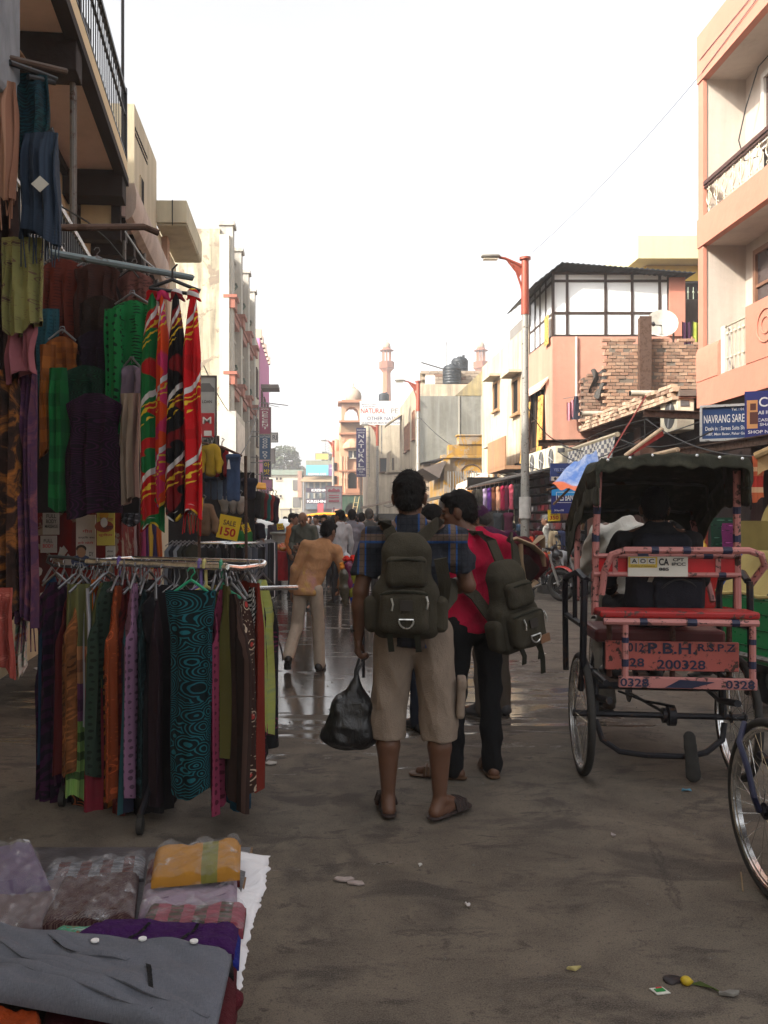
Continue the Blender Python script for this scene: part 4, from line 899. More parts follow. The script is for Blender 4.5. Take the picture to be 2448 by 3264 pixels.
 # --- far trees
def tree(x,y,Y,w,h,lab,seed):
 c=P(x,y,Y);t=thing('tree',lab,'tree',(c.x,Y,0),0,'trees beyond the far white building');rr=random.Random(seed)
 m=MB();m.tube([(0,0,0),(.2,0,c.z*.5),(.1,.1,c.z)],[.35,.25,.12],7);
 for i in range(6):a=i*1.05;m.tube([(.1,0,c.z*.6),(w*.3*math.cos(a),w*.3*math.sin(a),c.z*.95)],[.12,.05],5)
 obj('trunk',m,m_plain((.08,.06,.045),.9),t,smooth=True,local=True)
 m=MB()
 for i in range(1500):
  cl=rr.Random if False else None
  k_=rr.randrange(14);rk=random.Random(seed*100+k_);cx,cy,cz=rk.uniform(-.6,.6)*w,rk.uniform(-.6,.6)*w,rk.uniform(-.5,.6)*h
  u_,v_=rr.uniform(0,6.28),rr.uniform(-1,1);q=(1-v_*v_)**.5;R_=w*.38*rr.random()**.4
  p=Vector((cx+R_*q*math.cos(u_),cy+R_*q*math.sin(u_),c.z+cz+R_*v_*.8));s_=rr.uniform(.12,.26);d1=Vector((rr.uniform(-1,1),rr.uniform(-1,1),rr.uniform(-1,1))).normalized()*s_;d2=d1.orthogonal().normalized()*s_*.7
  m.add([p-d1,p+d2,p+d1,p-d2],[(0,1,2,3)])
 obj('crown',m,m_plain((.055,.075,.03),.8,0,.3,.5,1.2,name='foliage'),t,local=True,kind='stuff')
tree(612,1000,128,2.6,3.2,'broad grey green tree behind the white building, leftmost',1);tree(640,1012,132,1.8,1.8,'smaller tree in the middle of the far trees',2);tree(712,992,125,1.5,1.5,'tree top just behind the far cafe roof',3);tree(596,1008,126,1.6,2.0,'tree partly hidden by the hanging hotel signs',4)
# ====== street lamps
def lamp(x,top,Y,base_z,lab):
 p=P(x,top,Y);H=p.z;t=thing('street_lamp',lab,'street lamp',(p.x,Y,0),0,'street lamps along the right side')
 red=m_metal((.33,.07,.04),.45,.25);ste=m_metal((.33,.32,.29),.5,.35)
 m=MB();m.lathe((0,0,0),[(.12,0),(.12,.3),(.10,.32),(.085,H*.45),(.08,H*.46),(.068,H-1.2)],14);obj('pole',m,ste,t,smooth=40,local=True)
 m=MB();m.lathe((0,0,0),[(.085,H-1.2),(.08,H-.15),(.075,H-.06),(.12,H-.05),(.12,H),(.03,H+.02)],14);m.tube([(0,0,H-.22),(-.2,0,H-.12),(-.42,0,H-.02),(-.55,0,H+.0)],[.05,.035,.03,.028],7);m.tube([(-.02,0,H-.95),(-.08,0,H-.6),(-.18,0,H-.3),(-.36,0,H-.07)],.025,7);m.prism([(0,-.012,H-.2),(-.3,-.012,H-.08),(-.12,-.012,H-.42)],(0,.024,0));obj('bracket',m,red,t,smooth=40,local=True)
 m=sdf_mesh([('ell',(-.72,0,H+.02),(.22,.10,.05)),('box',(-.73,0,H+.03),(.19,.08,.03),Matrix.Identity(3),.03)],.02,.02);obj('lamp_head',m,m_plain((.3,.29,.26),.4,.3),t,smooth=True,local=True)
 m=MB();m.bb(-.88,-.58,-.07,.07,H-.05,H-.035);obj('lens',m,m_plain((.5,.45,.35),.2),t,local=True)
 return t
lt=lamp(1134,556,18,0,'nearest street lamp, tall grey pole with red bracket before the dark clothes shop')
m=MB();m.tube([(0,0,1.55),(0,0,2.0)],.125,14);obj('paper_notice',m,m_plain((.5,.48,.45),.8),lt,smooth=True,local=True)
lamp(903,823,34,0,'second street lamp, rising in front of the grey cement wall');lamp(815,918,49.5,0,'third street lamp, between the billboard and the cream market house');lamp(720,952,63,0,'farthest street lamp, beside the mosque dome')
m=MB();a=P(1150,545,17.8);b_=Vector((6.38,14.3,P(1513,155,14.3).z));m.tube([a.lerp(b_,i/12)+Vector((0,0,-.5*(i/12)*(1-i/12)))for i in range(13)],.006,4);m.tube([(6.37,14.3,b_.z),(6.36,12,b_.z+.15),(6.36,9,b_.z+.1)],.008,4);m.tube([(6.37,14.4,b_.z+.25),(6.365,12,b_.z+.25),(6.365,9,b_.z+.2)],.008,4);solo('overhead_wire',m,m_plain((.1,.12,.16),.5),'thin wire slanting from the near lamp up to the pink house','wire')
# ====== PEOPLE
V=Vector
def hand_prims(wrist,d,palm_n,side,curl=.5,s=1.0,thumb_side=None):
 """palm, four unequal bent fingers and a thumb; d = direction of the hand, palm_n = the way the palm faces"""
 d=V(d).normalized();n=V(palm_n);n=(n-d*n.dot(d)).normalized();a=d.cross(n).normalized()*side
 w=V(wrist);pr=[]
 pr.append(('cap',w,w+d*.045*s,.024*s,.026*s,n,.62));pr.append(('cap',w+d*.04*s+a*.022*s,w+d*.088*s+a*.026*s,.018*s,.014*s,n,.8));pr.append(('cap',w+d*.04*s-a*.02*s,w+d*.083*s-a*.026*s,.018*s,.013*s,n,.8))
 for i,(o,L)in enumerate(((.029,.068),(.0105,.076),(-.0085,.070),(-.027,.055))):
  b0=w+d*(.088-.003*i)*s+a*o*s;dd=d;p=b0;c=curl*(1+.08*i)
  for j,f in enumerate((.45,.32,.25)):
   dd=(dd*math.cos(c*(.75 if j==0 else .95))+n*math.sin(c*(.75 if j==0 else .95))).normalized();nn=n
   q=p+dd*L*f*s;pr.append(('cap',p,q,(.0092-.001*j)*s,(.0086-.001*j)*s));
   n2=(n-dd*n.dot(dd));n=n2.normalized()if n2.length>.2 else n;p=q
  n=V(palm_n);n=(n-d*n.dot(d)).normalized()
 t0=w+d*.022*s+a*.02*s;t1=t0+(d*.6+a*.7+n*.35).normalized()*.038*s;t2=t1+(d*.85+a*.25+n*.5).normalized()*.032*s;t3=t2+(d*.9+n*.5-a*.1).normalized()*.024*s
 pr+=[('cap',t0,t1,.0145*s,.0115*s),('cap',t1,t2,.0112*s,.0098*s),('cap',t2,t3,.0096*s,.008*s)]
 return pr
def head_prims(c,Rm,s=1.0):
 f=lambda x,y,z:c+Rm@V((x*s,y*s,z*s));e=lambda p,r,Q=None:('ell',f(*p),tuple(q*s for q in r),Rm.to_4x4()if Q is None else(Rm@Q).to_4x4())
 return[e((0,-.012,.03),(.076,.096,.092)),e((0,.02,-.035),(.062,.068,.085)),e((0,.045,-.082),(.040,.040,.032)),e((0,.078,-.098),(.020,.016,.016)),('cap',f(0,.082,.012),f(0,.108,-.028),.011*s,.0145*s),e((-.014,.095,-.03),(.010,.010,.009)),e((.014,.095,-.03),(.010,.010,.009)),e((0,.078,.025),(.052,.018,.012)),e((-.036,.064,-.018),(.022,.02,.016)),e((.036,.064,-.018),(.022,.02,.016)),e((0,.090,-.056),(.024,.011,.007)),e((0,.087,-.068),(.021,.012,.0075)),e((-.078,-.008,-.012),(.009,.020,.032)),e((.078,-.008,-.012),(.009,.020,.032)),e((-.082,-.014,.005),(.007,.017,.017)),e((.082,-.014,.005),(.007,.017,.017))]
def hair_prims(c,Rm,s=1.0,style='short'):
 f=lambda x,y,z:c+Rm@V((x*s,y*s,z*s));Q=Rm.to_4x4();e=lambda p,r,op='u':('ell',f(*p),tuple(q*s for q in r),Q,op)
 if style=='bald':
  return[e((0,-.03,-.005),(.083,.084,.05)),e((0,.03,.05),(.074,.10,.09),'s'),e((0,.1,-.05),(.12,.1,.12),'s'),('box',f(0,-.02,-.13),(.12*s,.15*s,.05*s),Q,.01,'s')]
 top=.018 if style!='long' else .03
 return[e((0,-.018,.038),(.085,.100,.094+top*.6)),e((0,-.055,-.015),(.070,.06,.062)),e((0,.052,.098),(.062,.045,.030)),e((0,.128,-.045),(.10,.085,.112),'s'),e((-.085,.0,-.018),(.022,.034,.046),'s'),e((.085,.0,-.018),(.022,.034,.046),'s'),('box',f(0,.0,-.125),(.12*s,.15*s,.05*s),Q,.01,'s')]
def lerp(a,b,t):return V(a)+(V(b)-V(a))*t
def person(label,loc,rotz,H=1.70,pose=None,skin=None,shirt=None,sleeve='long',hem=.80,pants=None,leg='full',shoe=None,hair='short',hair_m=None,head_yaw=0,head_pitch=0,head_roll=0,h=.011,fat=1.0,fold=.006,curl=.35,hands=None,cap=None,group=None,sit=False,collar=True,seed=1,shoe_style='shoe',belt=None,far=False):
 s=H/1.70
 J=dict(pelvis=(0,0,.94),waist=(0,.005,1.06),chest=(0,-.005,1.27),neck=(0,-.01,1.455),head=(0,.012,1.585),shL=(-.178,-.005,1.395),shR=(.178,-.005,1.395),elL=(-.225,-.03,1.115),elR=(.225,-.03,1.115),wrL=(-.235,.03,.875),wrR=(.235,.03,.875),hipL=(-.088,0,.90),hipR=(.088,0,.90),knL=(-.10,.012,.49),knR=(.10,.012,.49),anL=(-.105,-.01,.085),anR=(.105,-.01,.085),toeL=(-.14,.17,.03),toeR=(.14,.17,.03))
 J.update(pose or{});J={k_:V(v)*s for k_,v in J.items()}
 t=thing('person',label,'person',(loc[0],loc[1],loc[2]if len(loc)>2 else 0),rotz,group)
 skin=skin or m_skin();g=fat*s
 Rm=Matrix.Rotation(head_yaw,3,'Z')@Matrix.Rotation(head_pitch,3,'X')@Matrix.Rotation(head_roll,3,'Y')
 xa=(J['shR']-J['shL']).normalized();ya=V((0,0,1)).cross(xa).normalized()
 # ---- body
 B=head_prims(J['head'],Rm,s)
 B+=[('cap',J['neck']+V((0,0,-.03))*s,J['head']+V((0,-.015,-.05))*s,.056*s,.053*s),('cap',J['neck'],J['shL'],.05*s,.05*s),('cap',J['neck'],J['shR'],.05*s,.05*s)]
 B+=[('cap',J['chest'],J['waist'],.12*g,.11*g,ya,.62),('cap',J['waist'],J['pelvis'],.115*g,.125*g,ya,.66)]
 for q,sd in(('L',-1),('R',1)):
  B+=[('cap',J['sh'+q],J['el'+q],.047*s,.038*s),('cap',J['el'+q],lerp(J['el'+q],J['wr'+q],.35),.038*s,.040*s),('cap',lerp(J['el'+q],J['wr'+q],.3),J['wr'+q],.040*s,.025*s)]
  B+=[('cap',J['hip'+q],J['kn'+q],.072*s,.050*s),('cap',J['kn'+q],lerp(J['kn'+q],J['an'+q],.32)-ya*.012*s,.046*s,.058*s),('cap',lerp(J['kn'+q],J['an'+q],.32)-ya*.012*s,J['an'+q],.058*s,.031*s)]
  if leg=='full' and pants:B[-3:]=[(b_[0],b_[1],b_[2],b_[3]*.78,b_[4]*.78)for b_ in B[-3:]]
  hp=(hands or{}).get(q)
  if hp:B+=hand_prims(J['wr'+q],hp[0],hp[1],hp[2],hp[3],s)
  else:
   d=(J['wr'+q]-J['el'+q]).normalized();d=(d+V((0,.15,-.1))).normalized();B+=hand_prims(J['wr'+q],d,V((-sd,.1,0)),sd*1,curl,s)
  an,to=J['an'+q],J['toe'+q]
  fd=to-an;fd.z=0;fd.normalize();hz=an.z-.085*s
  heel=V((an.x,an.y,an.z-.05*s))-fd*.035*s
  B+=[('cap',heel,an,.034*s,.034*s),('cap',heel+fd*.03*s+V((0,0,.005*s)),to,.034*s,.028*s),('cap',an+fd*.02*s,lerp(an,to,.8),.032*s,.026*s)]
 hb_=h if not far else max(h,.016)
 obj('body',sdf_mesh(B,hb_,.014*s),skin,t,smooth=True,local=True)
 # ---- face details
 if not far:
  for sx in(-1,1):
   m=MB();c=J['head']+Rm@V((sx*.031*s,.0835*s,.004*s));m.lathe(c,[(.001,-.008*s),(.011*s,-.003*s),(.011*s,.003*s),(.001,.008*s)],8);obj('eye',m,m_plain((.05,.035,.03),.2,0,.5,.1,name='eye'),t,smooth=True,local=True)
   # ---- hair
 if hair:
  hp_=hair_prims(J['head'],Rm,s,hair);hm_=sdf_mesh(hp_,min(hb_,.011),.010*s,.006,seed,70);ho_=obj('hair',hm_,hair_m or m_hair(),t,smooth=True,local=True)
 if hair and hair!='bald' and not far:
  rr=random.Random(seed);vs=hm_.v;m=MB();hc=J['head']+Rm@V((0,-.02,.03))*s
  for _ in range(1800):
   p_=V(vs[rr.randrange(len(vs))]);nn=(p_-hc).normalized();d_=(nn*.55+Rm@V((0,-.25,-.55))+V((rr.uniform(-.4,.4),rr.uniform(-.4,.4),rr.uniform(-.3,.3)))).normalized()*rr.uniform(.010,.020);w_=nn.cross(d_).normalized()*.0016
   m.add([p_-nn*.002-w_,p_-nn*.002+w_,p_+d_],[(0,1,2)])
  obj('hair_strands',m,hair_m or m_hair(),ho_,local=True,kind='stuff')
  # ---- shirt
 if shirt:
  hz=V((0,0,hem*s));pel=J['pelvis'];ww=.128*g
  low=pel+(pel-J['waist']).normalized()*(pel.z-hem*s)*.8
  T=[('cap',J['chest'],J['waist'],.158*g,.140*g,ya,.66),('cap',J['waist'],low,.145*g,.158*g,ya,.70),('cap',J['chest']+V((0,0,.07*s)),J['chest'],.145*g,.158*g,ya,.62),('cap',J['neck']+V((0,-.005,-.035))*s,J['shL']+V((.01,0,0)),.06*s,.066*s),('cap',J['neck']+V((0,-.005,-.035))*s,J['shR']-V((.01,0,0)),.06*s,.066*s)]
  if collar:T+=[('cap',J['neck']+V((-.03,-.012,.006))*s,J['neck']+V((.03,-.012,.006))*s,.052*s,.052*s)]
  for q in 'LR':
   if sleeve=='short':
    T+=[('cap',J['sh'+q],lerp(J['sh'+q],J['el'+q],.72),.068*s,.070*s)]
    e=lerp(J['sh'+q],J['el'+q],.72);ax_=(J['el'+q]-J['sh'+q]).normalized()
   elif sleeve=='long':
    T+=[('cap',J['sh'+q],J['el'+q],.066*s,.054*s),('cap',J['el'+q],lerp(J['el'+q],J['wr'+q],.93),.054*s,.041*s)]
    # cut the hem and short sleeves flat
  cut=[('box',V((pel.x,pel.y,hem*s-.2*s)),(.4*s,.4*s,.2*s),Matrix.Identity(4),.004,'s')]if not sit else[]
  if sleeve=='short':
   for q in 'LR':
    e=lerp(J['sh'+q],J['el'+q],.74);ax_=(J['el'+q]-J['sh'+q]).normalized();Rq=V((0,0,1)).rotation_difference(ax_).to_matrix().to_4x4();cut.append(('box',e+ax_*.1*s,(.09*s,.09*s,.1*s),Rq,.004,'s'))
  obj('shirt',sdf_mesh(T+cut,hb_,.03*s,fold*(1 if not far else .8),seed+3,22/s),shirt,t,smooth=True,local=True)
  # ---- trousers
 if pants:
  T=[('cap',J['waist']*.3+J['pelvis']*.7,J['pelvis']-V((0,0,.03*s)),.120*g,.132*g,ya,.70)]
  for q in 'LR':
   if leg=='full':
    T+=[('cap',J['hip'+q],J['kn'+q],.094*g,.068*s),('cap',J['kn'+q],J['an'+q]+V((0,0,-.02))*s,.070*s,.064*s)]
   else:
    T+=[('cap',J['hip'+q],J['kn'+q],.106*g,.092*s),('cap',J['kn'+q],lerp(J['kn'+q],J['an'+q],.28),.092*s,.090*s)]
  cut=[]
  if leg!='full':
   for q in 'LR':e=lerp(J['kn'+q],J['an'+q],.24);cut.append(('box',e-V((0,0,.12*s)),(.125*s,.125*s,.12*s),Matrix.Identity(4),.004,'s'))
  obj('trousers',sdf_mesh(T+cut,hb_,.022*s,fold*.6,seed+7,19/s),pants,t,smooth=True,local=True)
 if belt:m=MB();c=lerp(J['pelvis'],J['waist'],.35);m.tube([c+xa*(.138*g*math.cos(a*.35))+ya*(.10*g*math.sin(a*.35))for a in range(18)],.016,6,closed=True);obj('belt',m,belt,t,smooth=True,local=True)
 # ---- footwear
 if shoe:
  for q in 'LR':
   an,to=J['an'+q],J['toe'+q];fd=to-an;fz=fd.z;fd.z=0;fd.normalize();up=V((0,0,1));base=an-up*.055*s-fd*.045*s;tip=to+fd*.02*s-up*.004*s
   if shoe_style=='sandal':
    side=fd.cross(up)
    m=sdf_mesh([('cap',base-up*.018*s,base-up*.018*s+fd*.06*s,.038*s,.038*s,up,.32),('cap',base-up*.018*s+fd*.06*s,tip-up*.012*s,.038*s,.050*s,up,.28)],.007,.012);sh_=obj('sandal',m,shoe,t,smooth=True,local=True)
    m=MB()
    for k_ in range(4):
     c=base+fd*(.14+.022*k_)*s-up*.012*s;m.tube([c+side*.050*s,c+side*.036*s+up*.045*s,c+up*(.062-.005*k_)*s,c-side*.036*s+up*.045*s,c-side*.050*s],.011*s,6)
    obj('strap',m,shoe,sh_,smooth=True,local=True)
   else:
    m=sdf_mesh([('cap',base,tip-fd*.03*s,.040*s,.040*s,up,.62),('cap',base+up*.02*s,an+fd*.03*s,.040*s,.042*s),('cap',an+fd*.03*s,tip-fd*.05*s,.036*s,.03*s)],max(hb_,.009),.018);sh_=obj('shoe',m,shoe,t,smooth=True,local=True)
    m=MB();m.tube([base-up*.028*s-fd*.01*s,base-up*.028*s+fd*.08*s,tip-up*.026*s-fd*.05*s,tip-up*.026*s+fd*.015*s],[.03*s,.038*s,.042*s,.02*s],10,flat=.3);obj('sole',m,m_plain((.03,.028,.026),.8),sh_,smooth=True,local=True)
 if cap:
  kind,cm=cap;f=lambda x,y,z:J['head']+Rm@V((x*s,y*s,z*s));Q=Rm.to_4x4()
  if kind=='baseball':
   m=sdf_mesh([('ell',f(0,-.012,.035),(.088*s,.108*s,.098*s),Q),('ell',f(0,-.005,-.075),(.14*s,.16*s,.098*s),Q,'s')],.008,.006,.0015,4,40);c_=obj('cap',m,cm,t,smooth=True,local=True)
   m=sdf_mesh([('ell',f(0,.13,.025),(.068*s,.07*s,.010*s),Q)],.006,.01);obj('peak',m,cm,c_,smooth=True,local=True)
   m=MB();m.lathe(f(0,-.012,.133),[(.001,-.006),(.010,0),(.001,.006)],8);obj('button',m,cm,c_,smooth=True,local=True)
  else:
   m=sdf_mesh([('ell',f(0,-.012,.045),(.088*s,.105*s,.09*s),Q),('ell',f(0,-.01,.0),(.094*s,.11*s,.03*s),Q),('ell',f(0,-.005,-.085),(.14*s,.16*s,.075*s),Q,'s')],.009,.02,.004,6,30);obj('cap',m,cm,t,smooth=True,local=True)
 t['_h']=0;del t['_h']
 return t,J,s
def plaid():
 b=NB('plaid_shirt');v=b.co();s_=b.sep(v);x,z=s_[0],s_[2];base=b.mix(b.noise(b.co('Object',(1,1,.5)),11,5,.6,.6),C(28,30,36),C(48,51,60))
 tan_,blu=C(112,92,76),C(34,84,150)
 fx=b.math('FRACT',b.math('ADD',b.math('MULTIPLY',x,6.6),.22));cx=b.ramp(fx,[(0,0),(.36,0),(.37,1),(.42,1),(.43,.5),(.60,.5),(.61,1),(.655,1),(.665,0)],'CONSTANT')
 fz_=b.math('FRACT',b.math('ADD',b.math('MULTIPLY',z,5.2),.155));cz=b.ramp(fz_,[(0,0),(.36,0),(.37,1),(.42,1),(.43,.5),(.60,.5),(.61,1),(.655,1),(.665,0)],'CONSTANT')
 def lay_(col,c):
  a=b.math('MULTIPLY',b.math('COMPARE',c,.5,.3),.65);col=b.mix(a,col,tan_);return b.mix(b.math('MULTIPLY',b.math('GREATER_THAN',c,.85),.7),col,blu)
 zz_=b.math('GREATER_THAN',b.math('ABSOLUTE',b.math('SUBTRACT',z,1.365)),.07)
 col=lay_(base,cx);col=b.mix(zz_,lay_(col,cz),col)
 fl=b.math('MULTIPLY',b.math('MAXIMUM',b.math('GREATER_THAN',b.math('FRACT',b.math('MULTIPLY',x,33)),.8),b.math('GREATER_THAN',b.math('FRACT',b.math('MULTIPLY',z,33)),.8)),.35);col=b.mix(fl,col,C(18,20,26))
 b.bump(b.noise(b.co('Object',(1,1,.6)),9,5,.6,.5),.9,.03)
 return b.out(col,.85,0,.2)
skin_d=m_skin((.125,.058,.034));skin_m=m_skin((.20,.10,.06));beige=m_soft(C(166,148,132),.9,.22,.7,8,'khaki_cotton');blackp=m_soft((.012,.012,.014),.85,.4,.6,8,'black_cotton')
sand_m=m_plain((.03,.018,.016),.6,0,.35,.3,20,.3,'leather')
# 1. man in plaid shirt: hand with bag hangs at his left
X0,Y0=.475,4.36
man1,J1,s1=person('man in blue plaid short sleeve shirt, beige cargo shorts and sandals, seen from behind',(X0,Y0),-.12,1.735,dict(pelvis=(-.01,0,.95),waist=(0,.01,1.07),chest=(.0,0,1.27),neck=(-.015,.01,1.45),head=(-.02,.035,1.585),shL=(-.20,-.005,1.385),shR=(.195,.0,1.385),elL=(-.262,-.03,1.12),wrL=(-.275,.0,.89),elR=(.268,.02,1.15),wrR=(.13,.23,1.13),hipL=(-.095,0,.91),hipR=(.095,0,.91),knL=(-.125,.0,.48),knR=(.128,.0,.48),anL=(-.125,-.02,.095),anR=(.128,-.04,.095),toeL=(-.15,.17,.042),toeR=(.235,.10,.042)),skin_d,plaid(),'short',.845,beige,'knee',sand_m,'short',None,-.10,-.04,0,.0075,1.02,.019,.3,dict(L=((-.05,.12,-1),(1,.25,0),-1,.85)),None,None,False,True,21,'sandal')
m=sdf_mesh([('box',(.236,.0,.60),(.022,.075,.09),Matrix.Rotation(.05,4,'Y'),.018),('box',(.242,.0,.685),(.024,.08,.026),Matrix.Identity(4),.01)],.008,.006,.003,3,24);obj('cargo_pocket',m,beige,man1,smooth=True,local=True)
m=MB();c=J1['wrL'];m.tube([c+V((.026*math.cos(a*.5),.023*math.sin(a*.5),.035+.004*math.cos(a*.5)))for a in range(13)],.0085,8,closed=True);w_=obj('wristwatch',m,m_plain((.012,.012,.013),.4),man1,smooth=True,local=True)
m=MB();m.lathe(c+V((-.034,0,.036)),[(.001,-.006),(.02,-.004),(.02,.006),(.001,.008)],12,0,Matrix.Rotation(rad(-90),3,'Y'));obj('watch_face',m,m_plain((.03,.03,.03),.2),w_,smooth=True,local=True)
# 2. man in pink shirt, face turned left
X1_,Y1_=.90,5.02
man2,J2,s2=person('man in bright pink shirt and black trousers turning his face to the left',(X1_,Y1_),.25,1.68,dict(pelvis=(-.01,0,.95),neck=(-.02,.0,1.435),head=(-.075,.055,1.565),chest=(.0,0,1.26),shL=(-.175,.03,1.375),shR=(.185,-.02,1.365),elL=(-.20,.14,1.13),wrL=(-.13,.30,1.05),elR=(.22,.03,1.10),wrR=(.12,.26,1.05),knL=(-.115,.02,.49),knR=(.105,.0,.49),anL=(-.13,.0,.085),anR=(.115,-.01,.085),toeL=(-.30,.10,.03),toeR=(.16,.17,.03)),skin_d,m_soft(C(214,22,72),.8,.28,.8,8,'pink_shirt_cotton'),'long',.86,blackp,'full',m_plain((.10,.05,.025),.5,0,.4,.3,12,.2,'brown_leather'),'short',None,1.02,-.12,0,.0085,1.0,.020,.3,None,None,None,False,True,31,'sandal')
# 3. man with purple cap
man3,J3,s3=person('man in purple cap and purple jumper with grey trousers, head bent, behind the pink shirt',(1.33,6.62),.55,1.66,dict(neck=(-.03,.05,1.44),head=(-.05,.135,1.54),elL=(-.2,.14,1.14),wrL=(-.08,.32,1.1),elR=(.22,.05,1.12),wrR=(.2,.2,.98)),m_skin((.17,.08,.045)),m_soft(C(82,26,66),.95,.25,.6,12,'knitted_wool'),'long',.88,m_soft(C(112,102,92),.9,.25,.7,8,'grey_cotton'),'full',m_plain((.06,.06,.065),.6),'short',m_hair((.05,.045,.042)),.75,-.45,0,.010,1.0,.015,.3,None,('baseball',m_soft(C(76,28,74),.9,.2,.3)),None,False,True,41)
# 4. someone half hidden between the two backpackers
person('person with dark hair and jeans mostly hidden between the two backpack wearers',(.80,6.15),.15,1.60,None,skin_d,m_soft((.03,.03,.035)),'long',.86,m_soft(C(40,48,66),.9,.25,.6),'full',m_plain((.015,.015,.018),.6),'short',None,.2,-.1,0,.012,.95,.006,.3,seed=51)
# 5. walking man in the tan shirt
def tan_shirt():
 b=NB('tan_shirt_cotton');v=b.co();f=b.noise(b.co('Object',(1,1,.5)),9,5,.6,.6)
 st=b.ramp(b.noise(v,6,3,.5,.3),[(.56,0),(.68,1)]);hue=b.mix(b.ramp(b.noise(v,9,2),[(.42,0),(.55,1)]),C(168,120,130),C(190,160,70))
 z=b.sep(v)[2];low=b.math('LESS_THAN',z,1.19)
 col=b.mix(f,C(150,106,72),C(184,138,98));col=b.mix(b.math('MULTIPLY',b.math('MULTIPLY',st,.6),low),col,hue);b.bump(f,.8,.03)
 return b.out(col,.85,0,.25)
person('man in tan stained shirt and pale trousers walking away, leaning to the right',(-.06,8.62),-.10,1.54,dict(pelvis=(-.06,-.02,.93),waist=(-.02,.02,1.04),chest=(.055,.04,1.24),neck=(.105,.07,1.41),head=(.15,.11,1.525),shL=(-.10,.05,1.375),shR=(.245,.05,1.325),elL=(-.215,.02,1.11),wrL=(-.255,.06,.87),elR=(.33,.06,1.08),wrR=(.27,.24,.90),hipL=(-.145,-.02,.89),hipR=(.02,-.02,.89),knL=(-.19,.02,.49),knR=(.045,.03,.50),anL=(-.26,-.22,.20),anR=(.06,.0,.085),toeL=(-.285,-.10,.06),toeR=(.085,.17,.03)),skin_m,tan_shirt(),'long',.83,m_soft(C(206,188,168),.9,.2,.8,9,'pale_cotton'),'full',m_plain((.018,.015,.014),.4),'short',None,-.5,-.35,0,.010,.90,.007,.35,seed=61)
# 6. the crowd further up the street
def far_person(lab,x,top,Y,rotz,shirt_c,pants_c,H=None,sleeve='long',**k):
 p=P(x,top,Y);
 Hh=H or min(1.8,max(1.45,p.z))
 pose=k.pop('pose',None)
 return person(lab,(p.x,Y),rotz,Hh,pose,k.pop('skin',skin_m),m_soft(shirt_c,.85,.25,.7,7),sleeve,k.pop('hem',.84),m_soft(pants_c,.9,.25,.6,7),'full',m_plain((.02,.018,.016),.5),k.pop('hair','short'),k.pop('hair_m',None),k.pop('yaw',0),k.pop('pitch',0),0,k.pop('h',.018),k.pop('fat',1.0),.015,.35,seed=k.pop('seed',5),far=k.pop('far',True),**k)
phone_pose=dict(head=(0,.07,1.56),elL=(-.25,.02,1.12),wrL=(-.06,.24,1.10),elR=(.25,.0,1.12),wrR=(.10,.22,1.02))
far_person('bald man in grey green shirt looking down at his phone beside the fruit cart',657,1119,14.6,2.75,C(96,98,88),C(120,108,94),1.66,hair='bald',hair_m=m_hair((.1,.095,.09)),pitch=-.45,fat=1.12,pose=phone_pose,far=False,h=.012,belt=m_plain((.02,.015,.012),.4),seed=71)
m=MB();m.box(P(649,1178,14.33),(.07,.012,.13),Matrix.Rotation(rad(40),3,'X'));solo('mobile_phone',m,m_plain((.02,.02,.022),.25),'dark mobile phone held by the bald man','phone')
far_person('man in white shirt with a plastic bag walking left before the grey shirted man',734,1117,15.5,.5,C(205,205,208),C(45,42,44),1.68,yaw=.4,seed=81,h=.013)
m=sdf_mesh([('ell',P(748,1212,15.3),(.09,.09,.16)),('cap',P(746,1188,15.35),P(748,1205,15.3),.012,.05)],.014,.03,.012,5,18);solo('carrier_bag',m,m_plain((.45,.46,.48),.35,0,.5),'white carrier bag hanging from the hand of the white shirted man','bag',smooth=True)
far_person('man in plain grey shirt and jeans seen from behind',760,1114,16,.1,C(140,138,148),C(52,60,80),1.70,seed=91,h=.013)
far_person('grey haired man in dark grey shirt beside the plaid shirted man',797,1113,16.5,-.1,C(86,86,84),C(60,55,52),1.72,hair_m=m_hair((.06,.055,.05)),seed=92)
far_person('person in pink shirt deep in the crowd',781,1122,18.5,.0,C(205,80,120),C(50,45,45),1.66,seed=93)
cr=[(700,1127,19,2.9,(225,226,232),'man in white shirt facing the camera left of the white shirted walker',101),(721,1124,21,.2,(200,215,225),'man in pale blue shirt with cap behind the walker',102),(683,1125,22,2.8,(180,150,140),'person in dusty pink shirt behind the bald man',103),(632,1124,17,-1.9,(210,120,60),'person in orange shirt bending over the stall behind the fruit cart',104),(640,1126,19.5,2.2,(205,212,206),'vendor in white behind the grey fruit drum',105),(668,1130,26,3.0,(60,62,70),'person in dark shirt far behind the bald man',106),(710,1132,30,0.2,(160,150,140),'distant person in beige near the orange auto',107),(744,1130,27,.1,(120,120,130),'distant person in grey behind the white shirt',108),(812,1128,24,.0,(70,80,110),'person in blue grey left of the plaid shirted man',109),(655,1133,34,2.9,(190,190,190),'far off person in light grey near the white car',110)]
cr+=[(596,1128,23,.3,(60,50,60),'dark clad person near the white car, leftmost of the far crowd',121),(616,1131,28,2.9,(150,60,50),'person in brick red behind the grey drum',122),(690,1130,24,.4,(90,110,140),'person in steel blue between the bald man and the walker',123),(730,1131,33,2.6,(200,190,170),'person in cream far behind the walkers',124),(772,1126,20,-.2,(60,60,66),'person in charcoal right of the plain grey shirt',125),(806,1130,29,.3,(170,60,50),'person in red deep in the crowd by the plaid shirt',126),(1092,1142,25,.5,(110,60,110),'person in violet at the entrance of the clothes shop',127),(1128,1150,23,2.0,(60,90,120),'person in blue beside the lamp pole at the clothes shop',128),(1005,1128,30,.2,(120,110,100),'person in khaki grey beyond the pink shirted man',129)]
